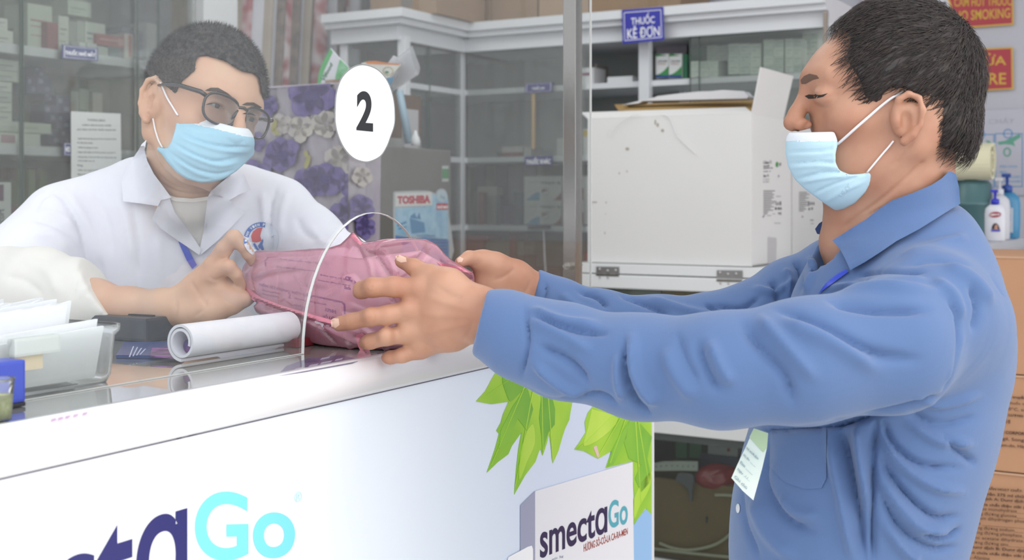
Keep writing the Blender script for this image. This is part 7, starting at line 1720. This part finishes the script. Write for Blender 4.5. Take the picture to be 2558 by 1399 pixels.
for sgn in (-1, 1):
    gl_b.tube([MP_ @ Vector(p) - PB_ for p in [(0.100, sgn * 0.007, 0.002), (0.099, sgn * 0.010, -0.008), (0.097, sgn * 0.012, -0.014)]], [0.002, 0.0026, 0.0018], 8)
gls = gl_b.build('glasses', FRM, ph, smooth=True, label='black square-rimmed glasses')
for sgn in (-1, 1):
    cyl_tube('temple_arm', [tuple(MP_ @ Vector(p)) for p in [(0.0905, sgn * 0.060, 0.006), (0.086, sgn * 0.067, 0.009), (0.05, sgn * 0.080, 0.012), (0.02, sgn * 0.083, 0.011), (0.004, sgn * 0.083, 0.008)]], [0.003, 0.0036, 0.0034, 0.0026, 0.002], FRM, gls, PB_)
    ring = lens_ring(sgn * 0.0325); mb = MB(); k = len(ring); vs = [MP_ @ (Vector(p) * 1.0) - PB_ for p in ring]; vs2 = [v + (MP_.to_3x3() @ Vector((0.0012, 0, 0))) for v in vs]
    mb.add(vs + vs2, [tuple(range(k)), tuple(range(k, 2 * k))[::-1]]); mb.build('lens', haze_glass('spectacle_lens', 0.03, (0.96, 0.97, 0.98), fres=1.3), gls)
# white coat
COAT = mat('coat_white', 'e4e4ee', 0.8, var=0.02, vscale=5, bump=0.15, bscale=1300, sheen=0.1)
F = Field((-1.02, 1.62, 0.86), (0.02, 2.30, 1.48), 0.0042)
F.pchain([(345, 480, 2.03, 78), (480, 470, 2.06, 60), (610, 492, 2.06, 66), (690, 535, 2.06, 86)], 0.04)
F.pchain([(250, 540, 2.04, 92), (350, 560, 2.05, 120), (480, 580, 2.07, 130), (620, 600, 2.08, 120)], 0.04)
F.pchain([(430, 620, 2.04, 200), (440, 760, 2.07, 232), (450, 920, 2.16, 235)], 0.05, sy=0.72)
F.pchain([(250, 535, 2.03, 92), (165, 570, 2.01, 104), (95, 650, 1.96, 114), (40, 712, 1.92, 116)], 0.03)
F.plane(tuple(P(70, 760, 1.92)), (-0.45, -0.2, -0.88))  # hem of the short sleeve
G = Field((-1.02, 1.62, 0.86), (0.02, 2.30, 1.48), 0.0042)
G.pchain([(430, 620, 2.04, 200), (440, 760, 2.07, 232), (450, 920, 2.16, 235)], 0.05, sy=0.72)
G.pchain([(690, 532, 2.06, 84), (770, 600, 2.01, 80), (860, 670, 1.95, 74), (930, 740, 1.90, 62)], 0.03)
G.plane(tuple(P(925, 740, 1.90)), (0.75, -0.3, -0.5))
h = np.maximum(0.03 - np.abs(F.f - G.f), 0) / 0.03; F.f = np.minimum(F.f, G.f) - h * h * 0.03 * 0.25; del G
F.seg(tuple(P(452, 380, 1.90)), tuple(P(478, 500, 1.945)), 0.048, 0.044, 0.01, 's')
V, Q = F.mesh(); V = relax(V, Q, 2, 0.5)
V = folds(V, Q, [([(120, 470), (160, 500), (200, 570), (222, 660), (228, 740)], 7, -0.007), ([(150, 470), (190, 510), (235, 590), (245, 680)], 12, 0.005), ([(70, 545), (130, 560), (190, 600), (215, 650)], 9, -0.005), ([(60, 590), (130, 590), (180, 630)], 12, 0.004), ([(95, 530), (150, 540), (190, 570)], 10, 0.004), ([(130, 480), (100, 500), (85, 540)], 6, -0.004),
    ([(235, 480), (270, 560), (280, 640)], 12, -0.004), ([(285, 480), (320, 560), (335, 660)], 14, 0.004), ([(330, 520), (345, 600), (350, 700)], 10, -0.004), ([(395, 590), (400, 650), (420, 720)], 12, 0.003), ([(250, 640), (255, 700), (262, 760)], 8, -0.004),
    ([(668, 560), (676, 600), (674, 640)], 5, -0.008), ([(690, 470), (676, 520), (672, 580)], 6, -0.006), ([(655, 480), (660, 530), (665, 570)], 8, 0.005), ([(720, 470), (705, 530), (700, 590)], 9, 0.004), ([(740, 540), (760, 580), (800, 600)], 10, -0.004), ([(770, 560), (800, 600), (840, 615)], 10, 0.003), ([(560, 560), (580, 620), (570, 700)], 12, 0.003)])
N = mesh_normals(V, Q); V = V + N * (noise3(V, 36, 4) * 0.0014 + noise3(V, 80, 14) * 0.0006)[:, None]
coat = obj_np('white_coat', V, Q, COAT, ph, PB_); BV_C = bvh_of(V, Q)
allV = np.concatenate([VB, V]); allQ = np.concatenate([QB, Q + len(VB)]); BV_BC = bvh_of(allV, allQ)
def pc_(name, poly, off, th_, m, parent, step=6, label=None, bulge=None, bv=None, dep=None):
    o = patch(name, poly, bv or BV_BC, off, th_, m, parent, step, dep, label=label, base=(0, 0, 0) if parent is coat else PB_, bulge=bulge, smooth_it=25)
    if parent is coat: o.location = -PB_
    return o
TEE = mat('undershirt_cream', 'e2dfda', 0.85, bump=0.15, bscale=1300)
pc_('undershirt', [(425, 490), (440, 494), (480, 497), (520, 493), (520, 540), (512, 590), (501, 632), (470, 590), (440, 540), (425, 505)], 0.003, 0.006, TEE, ph, label='cream undershirt at the open neck')
pc_('undershirt_neckband', [(425, 488), (440, 493), (480, 496), (520, 491), (520, 500), (480, 506), (440, 503), (427, 499)], 0.005, 0.004, TEE, ph)
pc_('lapel', [(395, 512), (379, 549), (398, 568), (440, 598), (498, 637), (502, 622), (486, 598), (455, 555), (437, 531), (427, 505), (424, 490), (408, 490), (400, 500)], 0.009, 0.004, COAT, coat, bulge=lambda x, y: 0.002)
pc_('lapel', [(572, 499), (590, 515), (612, 530), (585, 560), (545, 600), (501, 637), (499, 622), (508, 580), (514, 531), (519, 492), (532, 484), (552, 488)], 0.009, 0.004, COAT, coat, bulge=lambda x, y: 0.002)
pc_('collar', [(366, 349), (354, 360), (345, 376), (322, 410), (303, 452), (308, 503), (350, 508), (395, 515), (402, 500), (428, 494), (424, 488), (405, 462), (384, 434), (368, 402), (361, 375)], 0.013, 0.005, COAT, coat, bulge=lambda x, y: 0.004)
pc_('collar', [(519, 492), (527, 478), (545, 462), (572, 440), (598, 422), (610, 436), (627, 474), (602, 484), (572, 500), (552, 490), (532, 486)], 0.013, 0.005, COAT, coat, bulge=lambda x, y: 0.004)
pc_('lanyard', [(445, 603), (466, 613), (480, 640), (492, 662), (480, 672), (466, 650)], 0.004, 0.0015, mat('lanyard_blue', '2f49c4', 0.5), ph, step=4)
# printed chest emblem
em = patch('emblem', ellipse(652, 598, 44, 44, 30), BV_BC, 0.0015, 0.0008, mat('emblem_white', 'dfe3ee', 0.6), coat, 6, label='round blue and red hospital emblem', base=(0, 0, 0)); em.location = -PB_
def em_p(name, poly, off, m, step=4): o = patch(name, poly, BV_BC, off, 0.0005, m, em, step, base=PB_); o.location = (0, 0, 0); o.location = PB_ - PB_; return o
EB = mat('emblem_blue', '2f63b4', 0.5); ER = mat('emblem_red', 'c83a3a', 0.5)
ringp = [(652 + 43 * math.cos(t), 598 + 43 * math.sin(t)) for t in [math.radians(a) for a in range(165, 291, 6)]]; ringp += [(652 + 31 * math.cos(t), 598 + 31 * math.sin(t)) for t in [math.radians(a) for a in range(288, 164, -6)]]
o = patch('emblem_ring', ringp, BV_BC, 0.0022, 0.0005, EB, em, 4)
o = patch('emblem_disc', [(630, 604), (627, 590), (632, 578), (642, 570), (656, 568), (652, 580), (650, 590), (654, 602), (640, 606)], BV_BC, 0.0022, 0.0005, ER, em, 4)
for q in ([(632, 610), (640, 624), (648, 626), (640, 612), (636, 606)], [(644, 614), (652, 604), (656, 596), (658, 602), (654, 618), (648, 622)], [(650, 604), (656, 612), (660, 624), (654, 626), (648, 616)]):
    o = patch('emblem_wave', q, BV_BC, 0.0022, 0.0005, EB, em, 4)
for i, ch in enumerate('BỆNH VIỆN P'):
    if ch == ' ': continue
    a = math.radians(176 + i * 10.5); cx_, cy_ = 652 + 37 * math.cos(a), 598 + 37 * math.sin(a); tx, ty = -math.sin(a), math.cos(a); nx_, ny_ = math.cos(a), math.sin(a); w_, h_ = 2.6, 3.4
    q = [(cx_ - tx * w_ - nx_ * h_, cy_ - ty * w_ - ny_ * h_), (cx_ + tx * w_ - nx_ * h_, cy_ + ty * w_ - ny_ * h_), (cx_ + tx * w_ + nx_ * h_, cy_ + ty * w_ + ny_ * h_), (cx_ - tx * w_ + nx_ * h_, cy_ - ty * w_ + ny_ * h_)]
    o = text_patch(ch, q, BV_BC, 0.0030, mat('emblem_letter', 'e6ebf4', 0.6), em, (0, 0, 0), bold=0.03, default=1.95)
# cream inner sleeve over the forearm
F = Field((-1.02, 1.58, 0.98), (-0.52, 2.06, 1.26), 0.0036)
F.pchain([(30, 700, 1.94, 104), (-45, 742, 1.88, 108), (20, 735, 1.84, 108), (95, 725, 1.80, 98), (190, 738, 1.755, 82), (235, 748, 1.735, 70), (300, 760, 1.72, 62)], 0.03)
F.plane(tuple(P(238, 720, 1.72)), (0.80, 0, 0.60))
V, Q = F.mesh(); V = relax(V, Q, 2, 0.5)
V = folds(V, Q, [([(205, 660), (190, 700), (180, 750)], 5, -0.002), ([(60, 650), (120, 680), (150, 740)], 14, 0.003), ([(10, 690), (60, 700), (110, 740)], 14, -0.003), ([(250, 690), (215, 720), (200, 745)], 4, 0.0015)])
obj_np('inner_sleeve', V, Q, TEE, ph, PB_, 'cream sleeve of the undershirt')

# ------------------------------------------------------------------ the pink bag and the packet in it
BAGP = [(603, 690), (606, 668), (622, 640), (640, 627), (700, 627), (770, 624), (820, 620), (850, 612), (866, 596), (882, 578), (894, 592), (908, 607), (930, 604), (960, 598), (1010, 597), (1062, 597), (1090, 612), (1112, 636), (1130, 652), (1152, 664), (1183, 682), (1184, 708), (1183, 760), (1120, 860), (1060, 905), (1000, 903), (940, 902), (900, 893), (860, 886), (800, 862), (735, 843), (700, 818), (660, 792), (640, 780), (634, 765), (645, 757), (618, 735), (606, 712)]
bag = thing('plastic_bag', 'thin pink plastic bag held between the two men over the counter', 'plastic bag', P(900, 905, 1.60), rz=0); bag.location.z = ZT + 0.002
BB_ = Vector(bag.location)
def bagfield(gr):
    F = Field((-0.40, 1.44, 1.08), (-0.02, 1.84, 1.29), 0.0024)
    F.pchain([(640, 690, 1.72, 64 + gr), (740, 715, 1.69, 100 + gr), (840, 740, 1.655, 130 + gr), (940, 750, 1.615, 150 + gr), (1040, 745, 1.590, 148 + gr), (1120, 730, 1.575, 110 + gr)], 0.04, sy=0.50)
    return F
F = bagfield(6); F.cut_poly(BAGP)
F.plane((0, 1.6, ZT + 0.0025), (0, 0, -1)); V, Q = F.mesh(); V = relax(V, Q, 3, 0.5)
RG = random.Random(12)
fb = [([(612, 735), (700, 765), (780, 792), (850, 815), (900, 830)], 4, 0.004), ([(622, 742), (700, 778), (780, 805), (860, 828)], 6, -0.004), ([(900, 608), (935, 628), (960, 612), (1050, 600)], 5, 0.0045), ([(885, 590), (905, 620), (925, 660), (930, 700)], 5, 0.004), ([(930, 625), (955, 660), (980, 700)], 6, -0.004), ([(950, 622), (975, 650), (990, 690)], 5, 0.004),
      ([(1110, 655), (1140, 668), (1180, 690)], 5, 0.004), ([(1090, 640), (1130, 690), (1180, 700)], 7, -0.004), ([(610, 690), (650, 660), (720, 645), (820, 640)], 5, 0.003), ([(620, 700), (680, 680), (760, 668)], 6, -0.003), ([(880, 840), (930, 860), (960, 900)], 6, -0.005), ([(900, 820), (950, 850), (980, 895)], 5, 0.005), ([(860, 850), (880, 870), (900, 890)], 5, 0.004), ([(640, 770), (700, 790), (740, 830)], 7, 0.004), ([(780, 800), (810, 830), (850, 870)], 8, -0.004), ([(850, 700), (880, 690), (900, 720)], 6, 0.004), ([(1060, 610), (1040, 640), (1000, 660)], 6, -0.003), ([(1080, 620), (1060, 650), (1040, 670)], 5, 0.003)]
for i in range(42):
    x, y = RG.uniform(620, 1170), RG.uniform(610, 890); a = RG.uniform(-0.9, 1.1); L = RG.uniform(25, 80)
    fb.append(([(x, y), (x + L * math.cos(a), y + L * math.sin(a))], RG.uniform(3, 6), RG.choice((-1, 1)) * RG.uniform(0.0005, 0.0014)))
V = folds(V, Q, fb); N = mesh_normals(V, Q); V = V + N * (np.abs(noise3(V, 90, 7)) * 0.0018 + noise3(V, 200, 8) * 0.0003)[:, None]
pm = bpy.data.materials.new('pink_film'); pm.use_nodes = True; t = pm.node_tree; t.nodes.clear()
ou = t.nodes.new('ShaderNodeOutputMaterial'); tr = t.nodes.new('ShaderNodeBsdfTransparent'); tr.inputs[0].default_value = lin('ffe9ef')
df = t.nodes.new('ShaderNodeBsdfDiffuse'); df.inputs[0].default_value = lin('ffa9c0'); tl = t.nodes.new('ShaderNodeBsdfTranslucent'); tl.inputs[0].default_value = lin('ffb5c8')
gl = t.nodes.new('ShaderNodeBsdfGlossy'); gl.inputs[1].default_value = 0.13
a1 = t.nodes.new('ShaderNodeMixShader'); a2 = t.nodes.new('ShaderNodeMixShader'); a3 = t.nodes.new('ShaderNodeMixShader')
a1.inputs[0].default_value = 0.4; t.links.new(df.outputs[0], a1.inputs[1]); t.links.new(tl.outputs[0], a1.inputs[2])
lwn = t.nodes.new('ShaderNodeLayerWeight'); lwn.inputs[0].default_value = 0.45; mrr = t.nodes.new('ShaderNodeMapRange'); mrr.inputs[3].default_value = 0.27; mrr.inputs[4].default_value = 0.58
t.links.new(lwn.outputs['Facing'], mrr.inputs[0]); t.links.new(mrr.outputs[0], a2.inputs[0])
t.links.new(tr.outputs[0], a2.inputs[1]); t.links.new(a1.outputs[0], a2.inputs[2])
frn = t.nodes.new('ShaderNodeFresnel'); frn.inputs[0].default_value = 1.5; mm = t.nodes.new('ShaderNodeMath'); mm.operation = 'MULTIPLY_ADD'; mm.inputs[1].default_value = 1.0; mm.inputs[2].default_value = 0.03
t.links.new(frn.outputs[0], mm.inputs[0]); t.links.new(mm.outputs[0], a3.inputs[0]); t.links.new(a2.outputs[0], a3.inputs[1]); t.links.new(gl.outputs[0], a3.inputs[2]); t.links.new(a3.outputs[0], ou.inputs[0])
obj_np('film', V, Q, pm, bag, BB_)
BVF = bvh_of(V, Q); CRIM = mat('film_gathered', 'e58aa0', 0.25, alpha=0.75, spec=0.7)
for q in ([(604, 700), (622, 722), (650, 742), (700, 762), (780, 786), (832, 800), (826, 808), (770, 797), (690, 772), (640, 755), (612, 738)], [(976, 712), (990, 704), (996, 684), (986, 690)], [(888, 836), (905, 832), (930, 852), (922, 880), (905, 886), (893, 862)], [(1092, 655), (1150, 667), (1178, 682), (1130, 676), (1105, 668)], [(876, 590), (884, 582), (894, 596), (906, 608), (900, 612), (886, 602)]):
    patch('gathered_fold', q, BVF, 0.0008, 0.001, CRIM, bag, 4, 1.62, base=BB_, label='deeper pink gathered fold')
# packet inside
pk = thing('medicine_packet', 'pale printed medicine packet inside the pink bag', 'packet', P(900, 880, 1.62), rz=0); pk.location.z = ZT + 0.012
PK_ = Vector(pk.location)
F = bagfield(-7); F.cut_poly([(628, 690), (640, 650), (700, 640), (850, 640), (900, 648), (1050, 625), (1110, 660), (1165, 700), (1150, 780), (1040, 885), (930, 880), (850, 840), (760, 805), (680, 770), (640, 735)]); F.plane((0, 1.6, ZT + 0.006), (0, 0, -1))
V, Q = F.mesh(); V = relax(V, Q, 2, 0.5); N = mesh_normals(V, Q); V = V + N * (noise3(V, 50, 3) * 0.002)[:, None]
obj_np('wrapper', V, Q, mat('packet_lilac', 'f8ecf6', 0.5, var=0.10, vscale=20), pk, PK_)
BVP = bvh_of(V, Q); PINK_INK = mat('packet_violet_ink', '6a4fa8', 0.5)
def pt(body, q, bold=0.0): 
    o = text_patch(body, q, BVP, 0.0012, PINK_INK, pk, PK_, bold=bold, default=1.62, name='print'); return o
pt('TIÊM SỬ DỤNG MỘT LẦN', [(644, 714), (778, 746), (779, 735), (645, 704)], 0.03)
pt('Dùng cho người bệnh', [(655, 728), (700, 738), (700, 731), (655, 721)]); pt('Khoa phòng sử dụng', [(655, 737), (695, 745), (695, 739), (655, 731)])
pt('2', [(719, 745), (726, 746), (726, 733), (719, 731)]); pt('Hạn dùng và số lô sản xuất', [(735, 748), (815, 764), (815, 758), (735, 742)])
pt('KPNH:', [(812, 778), (840, 784), (840, 775), (812, 769)], 0.03); pt('SỐ LÔ:', [(805, 794), (838, 800), (838, 790), (805, 784)], 0.03)
pt('Bơm tiêm vô trùng', [(800, 690), (880, 704), (880, 698), (800, 684)]); pt('không độc không chí nhiệt tố', [(795, 702), (875, 716), (875, 711), (795, 697)]); pt('Sterile', [(860, 722), (876, 725), (876, 716), (860, 713)], 0.03)
pt('CK', [(862, 700), (878, 703), (878, 692), (862, 689)], 0.03); pt('Ống thuốc tiêm dùng một lần', [(690, 668), (790, 680), (790, 674), (690, 662)]); pt('Nơi sản xuất Việt Nam', [(700, 650), (800, 660), (800, 654), (700, 645)]); pt('TCVN', [(735, 775), (765, 781), (765, 765), (735, 760)], 0.04)
for q in ([(780, 737), (855, 753), (862, 760), (863, 785), (859, 785), (858, 763), (853, 757), (780, 741)], [(662, 665), (660, 650), (668, 643), (690, 640), (690, 642), (670, 645), (663, 652), (665, 664)], [(885, 700), (890, 705), (888, 730), (884, 730), (886, 706)]):
    o = patch('print_line', q, BVP, 0.0012, 0.0005, PINK_INK, pk, 4, 1.62, base=PK_)
